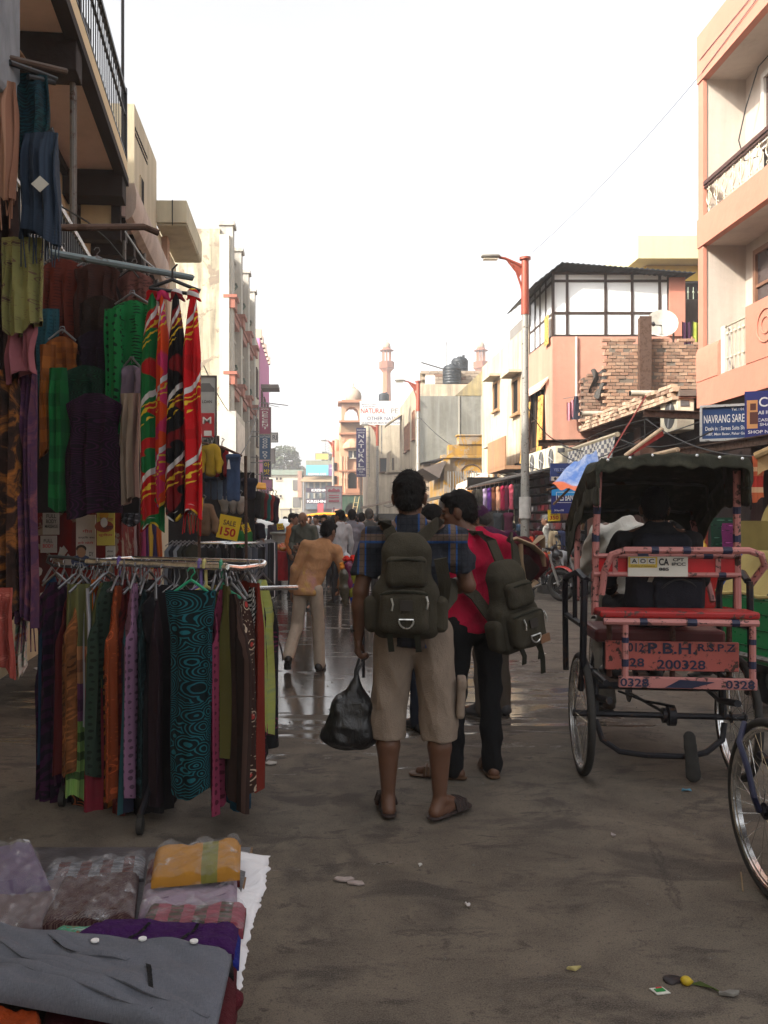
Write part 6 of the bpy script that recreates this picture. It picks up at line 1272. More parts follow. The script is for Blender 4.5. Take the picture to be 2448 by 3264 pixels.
# --- motorbikes
def motorbike(label,loc,rotz,colr):
 t=thing('motorbike',label,'motorbike',loc,rotz,'parked motorbikes');alloy=m_metal((.45,.45,.44),.35,.2,'alloy',.8);eng=m_metal((.13,.13,.13),.45,.3,'engine_metal',.6);pm=m_plain(colr,.25,0,.5,.1,name='body_paint')
 def wh(y,R_,r):
  c=V((0,y,R_));ring=lambda q:[c+V((0,q*math.cos(a*math.pi/16),q*math.sin(a*math.pi/16)))for a in range(32)]
  m=MB();m.tube(ring(R_-r),r,10,closed=True);w_=obj('wheel',m,rub,t,smooth=True,local=True)
  m=MB();m.tube(ring(R_-2*r),.016,6,closed=True);m.tube([c+V((-.05,0,0)),c+V((.05,0,0))],.035,10)
  for i in range(5):a=i*1.2566;m.tube([c+V((0,.03*math.cos(a),.03*math.sin(a))),c+V((0,(R_-2*r)*math.cos(a),(R_-2*r)*math.sin(a)))],.014,5)
  obj('rim',m,m_metal((.03,.03,.03),.4,.1),w_,smooth=40,local=True)
  m=MB();m.tube([c+V((-.06,.12*math.cos(a*math.pi/12),.12*math.sin(a*math.pi/12)))for a in range(24)],.014,6,closed=True,flat=.5);obj('brake_disc',m,m_chrome(.1,(.9,.9,.9)),w_,smooth=True,local=True)
 wh(.66,.305,.052);wh(-.66,.31,.058)
 for sx in(-1,1):m=MB();m.tube([(sx*.085,.66,.305),(sx*.085,.52,.66)],.026,8);m.tube([(sx*.085,.52,.66),(sx*.085,.42,.94)],.019,8);obj('fork',m,alloy,t,smooth=40,local=True)
 m=MB();m.grid(lambda u,v:((u-.5)*.13,.66-.36*math.cos((.18+.62*v)*math.pi),.305+.36*math.sin((.18+.62*v)*math.pi)-.03*abs(u-.5)*2),6,16);o=obj('front_mudguard',m,pm,t,smooth=True,local=True);o.modifiers.new('s','SOLIDIFY').thickness=.008
 m=sdf_mesh([('ell',(0,.12,.80),(.13,.26,.12)),('ell',(0,.26,.78),(.15,.14,.11)),('cap',(-.1,.3,.74),(-.12,.34,.62),.045,.02),('cap',(.1,.3,.74),(.12,.34,.62),.045,.02)],.014,.04);obj('fuel_tank',m,pm,t,smooth=True,local=True)
 m=sdf_mesh([('cap',(0,.0,.76),(0,-.45,.80),.09,.08,(0,0,1),.6),('cap',(0,-.4,.82),(0,-.68,.86),.075,.06,(0,0,1),.6)],.014,.03);obj('seat',m,m_plain((.015,.015,.016),.6),t,smooth=True,local=True)
 m=sdf_mesh([('cap',(0,-.5,.78),(0,-.92,.82),.08,.035,(0,0,1),.7)],.014,.02);obj('tail',m,pm,t,smooth=True,local=True)
 m=sdf_mesh([('box',(0,.05,.38),(.12,.17,.10),Matrix.Identity(4),.05),('cap',(0,.12,.44),(0,.2,.64),.09,.085),('cap',(-.13,.0,.36),(.13,.0,.36),.08,.08)],.014,.02);e_=obj('engine',m,eng,t,smooth=True,local=True)
 for i in range(5):m=MB();m.box((0,.14+.018*i,.48+.036*i),(.21,.19,.012),Matrix.Rotation(rad(-20),3,'X'));obj('cooling_fin',m,eng,e_,local=True)
 m=MB();m.tube([(.1,.24,.5),(.13,.3,.3),(.14,.1,.22),(.15,-.2,.24),(.17,-.45,.30),(.18,-.85,.38)],[.02,.02,.022,.03,.045,.05],10);obj('exhaust',m,chrome,t,smooth=True,local=True)
 m=MB();m.tube([(0,.4,.86),(0,.05,.62),(0,-.15,.62),(0,-.2,.32)],.025,8);m.tube([(0,.4,.80),(0,.3,.3),(0,-.2,.26)],.02,8)
 for sx in(-1,1):m.tube([(sx*.07,-.2,.32),(sx*.08,-.66,.31)],.02,6);m.tube([(sx*.09,-.25,.76),(sx*.1,-.62,.36)],.03,8)
 obj('frame',m,m_metal((.03,.03,.03),.4,.2),t,smooth=True,local=True)
 m=sdf_mesh([('ell',(0,.56,.86),(.09,.10,.10)),('ell',(0,.5,.97),(.10,.05,.07))],.012,.03);h_=obj('headlamp',m,m_plain((.02,.02,.022),.3),t,smooth=True,local=True)
 m=MB();m.lathe((0,.655,.86),[(.001,.006),(.05,.004),(.072,-.01)],14,0,Matrix.Rotation(rad(-90),3,'X'));obj('lens',m,m_chrome(.1,(.8,.8,.8)),h_,smooth=True,local=True)
 m=MB();m.tube([(-.36,.30,1.02),(-.25,.36,1.02),(-.08,.42,.97),(.08,.42,.97),(.25,.36,1.02),(.36,.30,1.02)],.013,7);obj('handlebar',m,m_metal((.03,.03,.03),.4),t,smooth=True,local=True)
 for sx in(-1,1):
  m=MB();m.tube([(sx*.27,.36,1.03),(sx*.32,.38,1.12),(sx*.34,.36,1.2)],.006,5);m.tube([(sx*.34,.375,1.2),(sx*.34,.35,1.2)],.05,10,flat=.7);obj('mirror',m,m_plain((.02,.02,.02),.3),t,smooth=40,local=True)
  m=MB();m.tube([(sx*.14,.5,.9),(sx*.18,.51,.9)],.025,8);obj('indicator',m,m_plain((.4,.15,.02),.3),t,smooth=40,local=True)
 m=MB();m.tube([(-.1,-.05,.28),(-.2,-.1,.02)],.012,6);obj('kickstand',m,darkfr,t,local=True)
 return t
gb=P(1205,1290,15.6);mb1=motorbike('red motorbike with a red front mudguard parked facing the camera by the right stalls',(P(1152,1290,16.4).x,16.5,0),-2.45,(.42,.035,.025));
for o in list(mb1.children):
 pass
motorbike('second motorbike with silver tank parked close behind the red one',(P(1200,1290,17.2).x,17.4,0),-2.5,(.3,.3,.31))
# --- auto rickshaw at the right edge
at=thing('auto_rickshaw','green and yellow auto rickshaw cut by the right edge of the picture','auto rickshaw',(3.91,6.42,0),-1.38)
grn=m_plain(C(14,120,66),.3,0,.5,.12,3,name='green_paint');ylw=m_soft(C(212,190,122),.75,.15,.4,5,'yellow_canvas')
m=MB();pr=[(-.62,.42),(-.62,.88),(-.60,.92),(.60,.92),(.62,.88),(.62,.42)]
m.prism([(x,-.62,z)for x,z in pr],(0,1.35,0));obj('rear_body',m,grn,at,local=True,bevel=.03)
m=MB();m.prism([(-.52,.73,.35),(-.5,1.9,.35),(-.3,2.1,.5),(-.3,2.05,1.0),(.3,2.05,1.0),(.3,2.1,.5),(.5,1.9,.35),(.52,.73,.35)],(0,0,.08));m.bb(-.35,.35,1.95,2.1,.43,1.1);obj('front_body',m,grn,at,local=True,bevel=.02)
def canopy(u,v):
 a=(u-.5)*math.pi*1.0;e=.45;cx=math.copysign(abs(math.sin(a))**e,a);cz=abs(math.cos(a))**e;y=-.60+2.55*v;back=max(0,.12-v)/.12
 w_=.60-.10*cz*.6-.10*back*cz;return(cx*w_,y+.42*back*cz,.93+.78*cz*(1-.05*back)+.01*math.sin(v*25))
m=MB();m.grid(canopy,32,24);o=obj('canopy',m,ylw,at,smooth=True,local=True);o.modifiers.new('s','SOLIDIFY').thickness=.01
def backw(u,v):p=V(canopy(u,0));q=V((p.x*.98,-.595,.93));return tuple(p.lerp(q,v)-V((0,.012*math.sin(u*30)*(1-v),0)))
m=MB();m.grid(backw,32,8);o=obj('rear_curtain',m,ylw,at,smooth=True,local=True)
m=MB();m.tube([(x,-.625+.0,.94+.012*math.sin(x*16))for x in[(-.6+.1*i)for i in range(13)]],.016,6);m.tube([(-.615,-.6+.1*i,.94+.01*math.sin(i))for i in range(14)],.016,6);obj('canopy_hem',m,ylw,at,smooth=True,local=True)
m=MB()
for i in range(7):m.lathe((-.54+.18*i,-.635,.955),[(.001,-.004),(.010,0),(.001,.004)],8,0,Matrix.Rotation(rad(90),3,'X'))
for i in range(6):m.lathe((-.628,-.5+.22*i,.955),[(.001,-.004),(.010,0),(.001,.004)],8,0,Matrix.Rotation(rad(90),3,'Y'))
obj('press_studs',m,m_metal((.12,.11,.1),.4),at,local=True,kind='stuff')
m=MB();m.bb(-.35,.05,-.60,-.595,1.28,1.5);obj('rear_window',m,m_plain((.3,.24,.08),.4),at,local=True)
for z in(.55,.68,.8):m=MB();m.bb(-.624,.624,-.626,-.62,z-.004,z+.004);m.bb(-.626,-.62,-.62,.72,z-.004,z+.004);obj('body_rib',m,m_plain(C(8,70,40),.3),at,local=True)
m=MB();m.tube([(-.72,-.74,.50),(.72,-.74,.50)],.035,8,flat=.6);m.tube([(-.72,-.74,.50),(-.70,-.55,.48)],.03,8,flat=.6);m.bb(-.4,-.36,-.74,-.62,.46,.5);m.bb(.36,.4,-.74,-.62,.46,.5);obj('bumper',m,m_metal((.16,.15,.14),.5,.5),at,smooth=40,local=True)
for sx in(-1,1):
 m=MB();m.grid(lambda u,v:(sx*(.63-.1*u),-.1+.30*math.cos(math.pi*v),.42+.22*math.sin(math.pi*v)),4,14);o=obj('wheel_arch',m,grn,at,smooth=True,local=True);o.modifiers.new('s','SOLIDIFY').thickness=.015
 c=V((sx*.54,-.12,.22));ring=lambda q,x:[c+V((x,q*math.cos(a*.2618),q*math.sin(a*.2618)))for a in range(24)]
 m=MB();m.tube(ring(.17,0),.052,10,closed=True);w_=obj('wheel',m,rub,at,smooth=True,local=True)
 m=MB();m.lathe(c,[(.001,.03),(.05,.03),(.09,-.01),(.125,.03),(.125,-.03),(.001,-.03)],20,0,Matrix.Rotation(rad(90)*sx,3,'Y'));obj('rim',m,m_metal((.2,.19,.17),.5,.6),w_,smooth=40,local=True)
 m=MB();m.bb(sx*.45-.07,sx*.45+.07,-.635,-.62,.72,.82);obj('tail_lamp',m,m_plain((.4,.02,.02),.25),at,local=True)
c=V((0,1.95,.22));m=MB();m.tube([c+V((0,.17*math.cos(a*.2618),.17*math.sin(a*.2618)))for a in range(24)],.05,10,closed=True);m.tube([c+V((-.05,0,0)),c+V((.05,0,0))],.12,14);obj('wheel',m,rub,at,smooth=40,local=True)
m=MB();m.bb(-.58,.58,-.5,1.9,.34,.42);obj('underframe',m,darkfr,at,local=True)
# --- bicycle behind the rack
by=thing('bicycle','black bicycle standing behind the dress rack, rear wheel showing beside the lime scarf','bicycle',(-1.21,7.28,0),rad(-100))
wheel_parts(by,(0,.54,.34),.34,.02,chrome,32);wheel_parts(by,(0,-.54,.34),.34,.02,chrome,32)
m=MB()
for a,b_ in(((0,-.12,.30),(0,-.26,.84)),((0,-.24,.78),(0,.32,.80)),((0,-.12,.30),(0,.34,.70)),((0,.30,.92),(0,.38,.62)),((0,.38,.62),(.03,.54,.34)),((0,.38,.62),(-.03,.54,.34)),((0,-.12,.3),(0,-.54,.34)),((0,-.25,.76),(0,-.54,.34))):m.tube([a,b_],.015,7)
m.tube([(-.28,.16,.98),(-.24,.26,1.0),(0,.29,.98),(.24,.26,1.0),(.28,.16,.98)],.011,6);obj('frame',m,darkfr,by,smooth=True,local=True)
for y in(.54,-.54):m=MB();m.grid(lambda u,v:((u-.5)*.06,y+.375*math.cos((.0+.62*v)*math.pi+(.0 if y>0 else .9)),.34+.375*math.sin((.0+.62*v)*math.pi+(.0 if y>0 else .9))),3,16);obj('mudguard',m,darkfr,by,smooth=True,local=True)
m=sdf_mesh([('ell',(0,-.28,.88),(.085,.13,.035))],.012,.02);obj('saddle',m,m_plain((.02,.016,.014),.5),by,smooth=True,local=True)
# --- white car and orange roofed auto far up the street
cy=26.0;q=P(605,1125,cy);cr_=thing('parked_car','white car with dark windscreen parked at the left far up the street','car',(q.x,cy,0),math.pi-.1);wp=m_plain((.72,.73,.72),.25,0,.5,.05,name='white_car_paint')
m=sdf_mesh([('box',(0,0,.72),(.84,1.9,.34),Matrix.Identity(4),.16),('box',(0,-.3,1.22),(.72,1.15,.34),Matrix.Identity(4),.2)],.045,.10);obj('body',m,wp,cr_,smooth=True,local=True)
m=MB();m.prism([(-.62,.98,1.02),(.62,.98,1.02),(.54,.72,1.46),(-.54,.72,1.46)],(0,.02,.01));obj('windscreen',m,m_glass((.05,.07,.07)),cr_,local=True)
for sx in(-1,1):
 m=MB();m.bb(sx*.48-.15,sx*.48+.15,1.86,1.92,.72,.88);obj('headlight',m,m_plain((.6,.6,.58),.15),cr_,local=True)
 m=MB();m.bb(sx*.735,sx*.745,-1.1,.6,1.08,1.42);obj('side_window',m,glass,cr_,local=True)
 m=MB();m.tube([(sx*.6,-1.0,1.57),(sx*.6,.4,1.57)],.02,6);obj('roof_rail',m,grey_metal,cr_,local=True)
 for y in(1.2,-1.2):m=MB();m.tube([(sx*.85,y,.32),(sx*.66,y,.32)],.32,16);obj('wheel',m,rub,cr_,smooth=40,local=True)
m=MB();m.bb(-.4,.4,1.9,1.93,.5,.66);obj('grille',m,m_plain((.03,.03,.03),.4),cr_,local=True)
ay=34.0;q=P(705,1125,ay);au=thing('auto_rickshaw','orange roofed auto rickshaw far up the street behind the crowd','auto rickshaw',(q.x,ay,0),math.pi)
m=MB();m.grid(lambda u,v:((u-.5)*2.1,-1+2*v,1.62+.20*math.sin(math.pi*u)**.6),14,4);o=obj('canopy',m,m_plain(C(226,150,40),.6),au,smooth=True,local=True);o.modifiers.new('s','SOLIDIFY').thickness=.12
m=MB();m.bb(-.9,.9,-1,1,.35,.95);obj('body',m,grn,au,local=True,bevel=.05);m=MB();m.bb(-.8,.8,.95,.98,1.0,1.55);obj('windscreen',m,glass,au,local=True)
for x in(-.85,.82):
 m=MB();m.bb(x,x+.05,.9,.96,.9,1.65);obj('post',m,darkfr,au,local=True)
for x in(-.7,0,.7):m=MB();m.tube([(x-.06,0.6,.22),(x+.06,.6,.22)],.22,14);obj('wheel',m,rub,au,local=True)
# ====== CLOTHES
hook_m=m_metal((.25,.25,.26),.35,.1,'hanger_wire',.8);plas=m_plain((.02,.02,.022),.4,name='black_plastic')
def garment(name,label,cat,mat,top,w,th,L,yaw=0,style='dress',folds=5,amp=.014,seed=1,group=None,flare=1.0,hook=None,hm=None,nu=44,nv=22,sway=0,fringe=False):
 rr=random.Random(seed);ph=[rr.uniform(0,6.28)for _ in range(5)];top=V(top)
 t=thing(name,label,cat,(top.x,top.y,top.z-L),yaw,group)
 def pf(v):
  if style=='dress':return(.34+.66*min(1,v/.07)**.7)*(1-.16*math.exp(-((v-.3)/.12)**2)+(flare-1)*v)
  if style=='gather':return .22+.78*min(1,v/.3)**.8*(1+(flare-1)*v)
  if style=='tube':return(1.06-.16*min(1,v/.22))*(1+(flare-1)*v)
  return 1+(flare-1)*v
 def fn(u,v):
  a=2*math.pi*u;cs,sn=math.cos(a),math.sin(a);q=pf(v);x=w/2*q*math.copysign(abs(cs)**.8,cs);s_=x/(w/2)
  fd=amp*min(1,v*4+.15)*(math.sin(folds*s_*2+ph[0]+1.1*math.sin(v*3+ph[1]))+.55*math.sin(folds*3.7*s_+ph[2]+v*2)+.3*math.sin(folds*7*s_+ph[4]))
  y=th/2*sn*(.55+.45*min(1,v*5))+fd
  z=L*(1-v)-(.05*w*abs(s_)**2 if style in('dress',)and v<.06 else 0)+(.030*(v-.9)/.1*math.sin(s_*2.3+ph[3])if v>.9 else 0)
  x+=sway*math.sin(v*2.2+ph[1])+.004*math.sin(v*7+ph[3])
  return(x,y,z)
 m=MB();m.grid(lambda u,v:fn(u,v),nu,nv);obj('cloth',m,mat,t,smooth=80,local=True)
 if hook is not None:
  m=MB();hz=L+hook;m.tube([(-w*.42,0,L-.02),(-w*.1,0,L+.035),(0,0,L+.05),(w*.1,0,L+.035),(w*.42,0,L-.02)],.007,6);m.tube([(0,0,L+.05),(0,0,hz-.035),(.018,0,hz-.015),(.012,0,hz+.006),(-.008,0,hz+.006),(-.018,0,hz-.01)],.0035,5);obj('hanger',m,hm or hook_m,t,smooth=True,local=True)
 if fringe:
  m=MB();k=int(w/.012)
  for i in range(k):x=(i+.5)/k-.5;m.tube([(x*w*pf(1),amp*math.sin(folds*x*4),.01),(x*w*pf(1)+rr.uniform(-.01,.01),rr.uniform(-.01,.01),-rr.uniform(.07,.13))],.0028,4)
  obj('fringe',m,mat,t,local=True,kind='stuff')
 return t
def rect(name,label,cat,mat,x0,x1,y0,y1,Y,th=.08,style='sheet',yaw=0,seed=1,group=None,**k):
 a,b_=P(x0,y0,Y),P(x1,y1,Y);return garment(name,label,cat,mat,((a.x+b_.x)/2,Y,a.z),b_.x-a.x,th,a.z-b_.z,yaw,style,seed=seed,group=group,**k)
F1=m_cloth
# ---- chrome dress rack in the foreground
rz=1.275;ra,rb=V((-1.28,4.72,rz)),V((-.45,4.18,rz));rc,rd=V((-.30,4.62,rz)),V((-1.12,5.12,rz))
rk_=thing('dress_rack','chrome garment rack on castors holding the long dresses in the left foreground','rack',((ra+rc)/2).to_tuple()[:2]+(0,))
m=MB();m.tube([ra,rb],.019,12);obj('front_rail',m,m_chrome(.14),rk_,smooth=True);m=MB();m.tube([rd,rc],.016,12);obj('back_rail',m,m_chrome(.14),rk_,smooth=True)
m=MB();m.tube([rb,rb.lerp(rc,.15)+V((.03,.0,-.01)),rb.lerp(rc,.8)+V((.03,0,-.01)),rc],.014,8);obj('end_rail',m,m_chrome(.2),rk_,smooth=True);m=MB();m.tube([ra,rd],.014,8);obj('end_rail',m,m_chrome(.2),rk_,smooth=True)
m=MB();m.tube([V((-.34,4.3,1.16)),V((-.12,4.5,1.15))],.012,8);obj('side_arm',m,m_chrome(.2),rk_,smooth=True)
cb=(ra+rb+rc+rd)/4
for p_ in(V((-.86,4.10,0)),V((-1.35,4.5,0)),V((-.42,4.75,0)),V((-1.1,5.2,0))):
 m=MB();m.tube([V((cb.x,cb.y,.38)),V((cb.x,cb.y,.3)).lerp(p_+V((0,0,.22)),.55),p_+V((0,0,.09))],.016,8);l_=obj('leg',m,darkfr,rk_,smooth=True)
 m=MB();m.tube([p_+V((-.014,0,.045)),p_+V((.014,0,.045))],.042,14);m.tube([p_+V((0,0,.05)),p_+V((0,0,.1))],.016,8);obj('castor',m,rub,l_,smooth=40)
m=MB();m.tube([V((cb.x,cb.y,.3)),V((cb.x,cb.y,rz))],.02,8);m.tube([(ra+rd)/2,(rb+rc)/2],.012,6);obj('centre_post',m,darkfr,rk_,smooth=True)
B_,K=(.02,.02,.022),C
DR=[(104,22,1640,'gather',F1(K(28,62,92)),'dark blue','plain dark blue dress at the left end of the dress rack'),(122,82,1738,'dress',F1(K(30,18,36),'batik',K(62,24,60),K(48,20,46)),'','wide dark purple batik dress at the left end of the dress rack'),(148,38,1748,'dress',F1(K(26,30,48),'dots',K(52,58,84)),'','navy dress with a small pale print next to the purple batik dress'),(166,34,1742,'gather',F1(K(30,22,20),'rings',K(176,98,56),K(150,80,44),1.6),'','black dress with orange swirl rings, fourth from the left of the rack'),(186,50,1706,'sheet',None,'','patchwork dress banded olive, purple and green check on the dress rack'),(195,16,1560,'sheet',F1(K(190,188,196)),'','narrow white garment edge beside the patchwork dress'),(204,16,1640,'sheet',F1(K(206,104,34)),'','narrow bright orange garment beside the white edge'),(218,30,1762,'gather',F1(K(104,114,66),'twotone',K(140,40,58),K(100,40,48)),'','dress with olive green top and striped crimson skirt'),(238,42,1795,'gather',F1(K(160,96,36),'batik',K(72,40,22),K(40,22,18)),'','amber brown batik dress with a bright orange hem'),(262,36,1752,'gather',F1(K(92,22,24),'batik',K(40,14,16),K(140,50,34)),'','dark red batik dress with scrolls'),(280,24,1690,'gather',F1(K(136,96,134),'plain'),'','plain mauve scarf hanging in the middle of the rack'),(293,24,1755,'gather',F1(K(52,96,104),'stripe',K(40,44,66),K(60,60,70),1.4),'','grey teal striped long dress left of the black dresses'),(316,44,1738,'dress',F1(K(22,22,26)),'','plain black long dress with a striped neck cloth'),(346,44,1742,'dress',F1(K(26,24,30)),'','second black long dress, next to the teal swirl dress'),(472,26,1655,'gather',F1(K(24,22,22),'flower',K(205,200,190),K(150,140,120),1.8),'','black and cream floral dress right of the teal swirl dress'),(484,20,1640,'sheet',F1(K(92,88,44)),'','narrow olive garment behind the floral dress'),(492,32,1674,'gather',F1(K(72,62,58),'twotone',K(38,112,150),K(60,70,90)),'','dress with bright blue lower half and brown top'),(514,46,1688,'gather',F1(K(62,38,32),'flower',K(186,64,60),K(205,184,160),1.3),'','brown dress printed with red and cream circles'),(536,26,1698,'sheet',F1(K(134,48,36)),'','plain rust red dress toward the right end of the rack'),(541,20,1500,'sheet',F1(K(20,20,22),'batik',K(210,206,196),K(190,186,180),1.4),'','zebra striped black and white dress at the right end'),(549,20,1640,'sheet',F1(K(20,128,128),'dots',K(220,92,30),None,.8),'','teal dress with orange dots at the right end'),(562,36,1585,'gather',F1(K(176,184,92),'tiedye',K(186,192,108),K(140,160,130)),'','lime green scarf at the right end of the dress rack'),(566,28,1632,'gather',F1(B_,'flower',K(190,60,110),K(120,40,80)),'','black and magenta dress hem showing under the lime scarf')]
def patchwork():
 b=NB('patchwork_fabric');v=b.co('UV');y=b.math('ADD',b.sep(v)[1],b.math('MULTIPLY',b.noise(v,5,2),.03));x=b.sep(v)[0]
 col=b.ramp(y,[(0,K(96,96,58)),(.30,K(176,120,78)),(.36,K(140,90,60)),(.42,K(180,126,84)),(.47,K(104,52,92)),(.54,K(80,36,74)),(.60,K(112,60,98)),(.65,K(120,160,84)),(.70,K(70,96,52)),(.74,K(130,172,92)),(.79,K(72,100,56)),(.83,K(136,176,96)),(.88,K(74,104,58)),(.92,K(140,178,100))],'CONSTANT')
 col=b.mix(b.math('MULTIPLY',b.math('LESS_THAN',b.math('FRACT',b.math('MULTIPLY',x,7)),.4),.35),col,K(40,40,40));b.bump(b.noise(v,60,2),.3,.003);return b.out(col,.9,0,.2)
for i,(x,wpx,hy,st,mat,_,lab)in enumerate(DR):
 fx=(x-104)/(560-104);e=ra.lerp(rb,min(1,max(.0,fx*1.12-.06)));Y=e.y-(.10 if i%2 else .02);
 if x>505:Y=4.22+(x-505)/60*.3
 px=P(x,0,Y).x;topz=1.19-.02*(i%3);hz_=CH-(hy-VY)*Y/F
 W_=wpx*Y/F
 if wpx<60:depth=.30;yaw=rad(90)+rnd.uniform(-.5,.5);ww,tt=depth,max(.03,W_*.95)
 else:yaw=-.25;ww,tt=W_,.1
 if wpx>=60:garment('dress',lab,'dress',mat,(px,Y,topz),ww,tt,topz-hz_,yaw,st,5,.022,300+i,'dresses on the chrome rack',1.08,.10,None,48,26)
 else:garment('dress',lab,'dress',mat or patchwork(),(px,Y+(.0 if x>505 else .06 if mat else-.12),topz),ww if mat else .14,tt,topz-hz_,yaw if mat else .5,st,4,.016,300+i,'dresses on the chrome rack',1.02,.10,None,48,26,.008)
FL=[(132,K(70,40,66),'plum','batik'),(158,K(96,34,36),'brick red','plain'),(178,K(120,74,40),'toffee','batik'),(212,K(120,40,70),'raspberry','stripe'),(228,K(52,70,58),'bottle green','dots'),(250,K(150,70,36),'burnt orange','flower'),(256,K(70,30,26),'mahogany','stripe'),(271,K(110,30,40),'cherry','dots'),(287,K(150,110,140),'lilac','dots'),(300,K(60,50,86),'violet grey','stripe'),(308,K(40,66,70),'petrol','tiedye'),(332,K(46,30,40),'aubergine','plain'),(462,K(140,120,60),'mustard','flower'),(478,K(150,60,90),'rose','dots'),(498,K(60,44,40),'cocoa','stripe'),(506,K(30,90,120),'ocean blue','tiedye'),(526,K(150,50,40),'vermilion','flower'),(544,K(40,40,44),'soot','rings')]
for i,(x,c_,cn,pt_)in enumerate(FL):
 e=ra.lerp(rb,min(1,max(0,(x-104)/456*1.12-.06)));Y=e.y-.07-.05*(i%3);Y=4.26+(x-505)/60*.3 if x>505 else Y;hz_=.12+.13*((i*7)%5)/5
 garment('dress','thin '+cn+' '+pt_.replace('tiedye','tie dye')+' print dress squeezed edge on into the dress rack' if pt_!='plain' else 'thin '+cn+' plain dress squeezed edge on into the dress rack','dress',F1(c_,pt_,sc(c_,.35),sc(c_,2.0),1.5),(P(x,0,Y).x,Y+.05,1.18-.015*(i%4)),.26+.03*(i%3),.028+.008*(i%3),1.18-hz_,rad(90)+rnd.uniform(-.6,.6),'gather',5,.012,360+i,'dresses on the chrome rack',1.05,.10,None,40,20,.01)
a,b_=P(360,1283,4.10),P(462,1697,4.10)
garment('dress','teal and black swirl batik strapless dress turned to the street, widest on the rack','dress',F1(K(10,26,30),'rings',K(34,108,112),K(20,84,104),1.6),((a.x+b_.x)/2+.01,4.06,a.z+.02),.235,.12,a.z-b_.z+.03,-.12,'tube',3,.012,77,'dresses on the chrome rack',.88,.10,m_plain(K(40,150,110),.4,name='green_plastic'),60,30)
for i,(x,c_,n_)in enumerate(((262,K(92,66,140),'purple'),(437,K(104,80,150),'violet'),(447,K(190,180,110),'yellow'),(480,K(40,140,104),'green'))):
 p_=ra.lerp(rb,(x-186)/(493-186));m=MB();m.tube([p_+V((-.0,-.02,-.01)),p_+V((0,-.018,.022)),p_+V((0,.006,.03)),p_+V((.004,.022,.01)),p_+V((.006,.012,-.05)),p_+V((.01,0,-.1))],.008,7);m.tube([p_+V((-.10,-.02,-.15)),p_+V((.01,0,-.1)),p_+V((.10,.02,-.16))],.009,6);solo('clothes_hanger',m,m_plain(c_,.4,name='coloured_plastic'),n_+' plastic hanger hooked on the front rail of the dress rack','hanger','coloured hangers',smooth=True)
m=MB()
for i in range(16):
 p_=ra.lerp(rb,.02+.055*i+rnd.uniform(-.012,.012));m.tube([p_+V((0,-.02,0)),p_+V((0,0,.022)),p_+V((0,.02,0)),p_+V((.01,.01,-.06)),p_+V((rnd.uniform(-.02,.02),-.03,-.11))],.0028,5);m.tube([p_+V((-.03,-.12,-.13)),p_+V((0,0,-.1)),p_+V((.02,.12,-.14))],.003,5)
solo('wire_hangers',m,hook_m,'row of thin wire hanger hooks along the front rail of the dress rack','hangers',kind='stuff',smooth=True)
m=MB();c=V((-1.47,4.72,1.275));m.tube([c+V((-.02,0,.03)),c+V((.1,0,.022)),c+V((.3,.02,-.03)),c+V((.3,.02,-.045)),c+V((.0,0,-.02)),c+V((-.03,0,.0)),c+V((-.02,0,.03))],.009,6);solo('clothes_hanger',m,plas,'black plastic clip hanger lying at the left end of the dress rack','hanger',smooth=True)
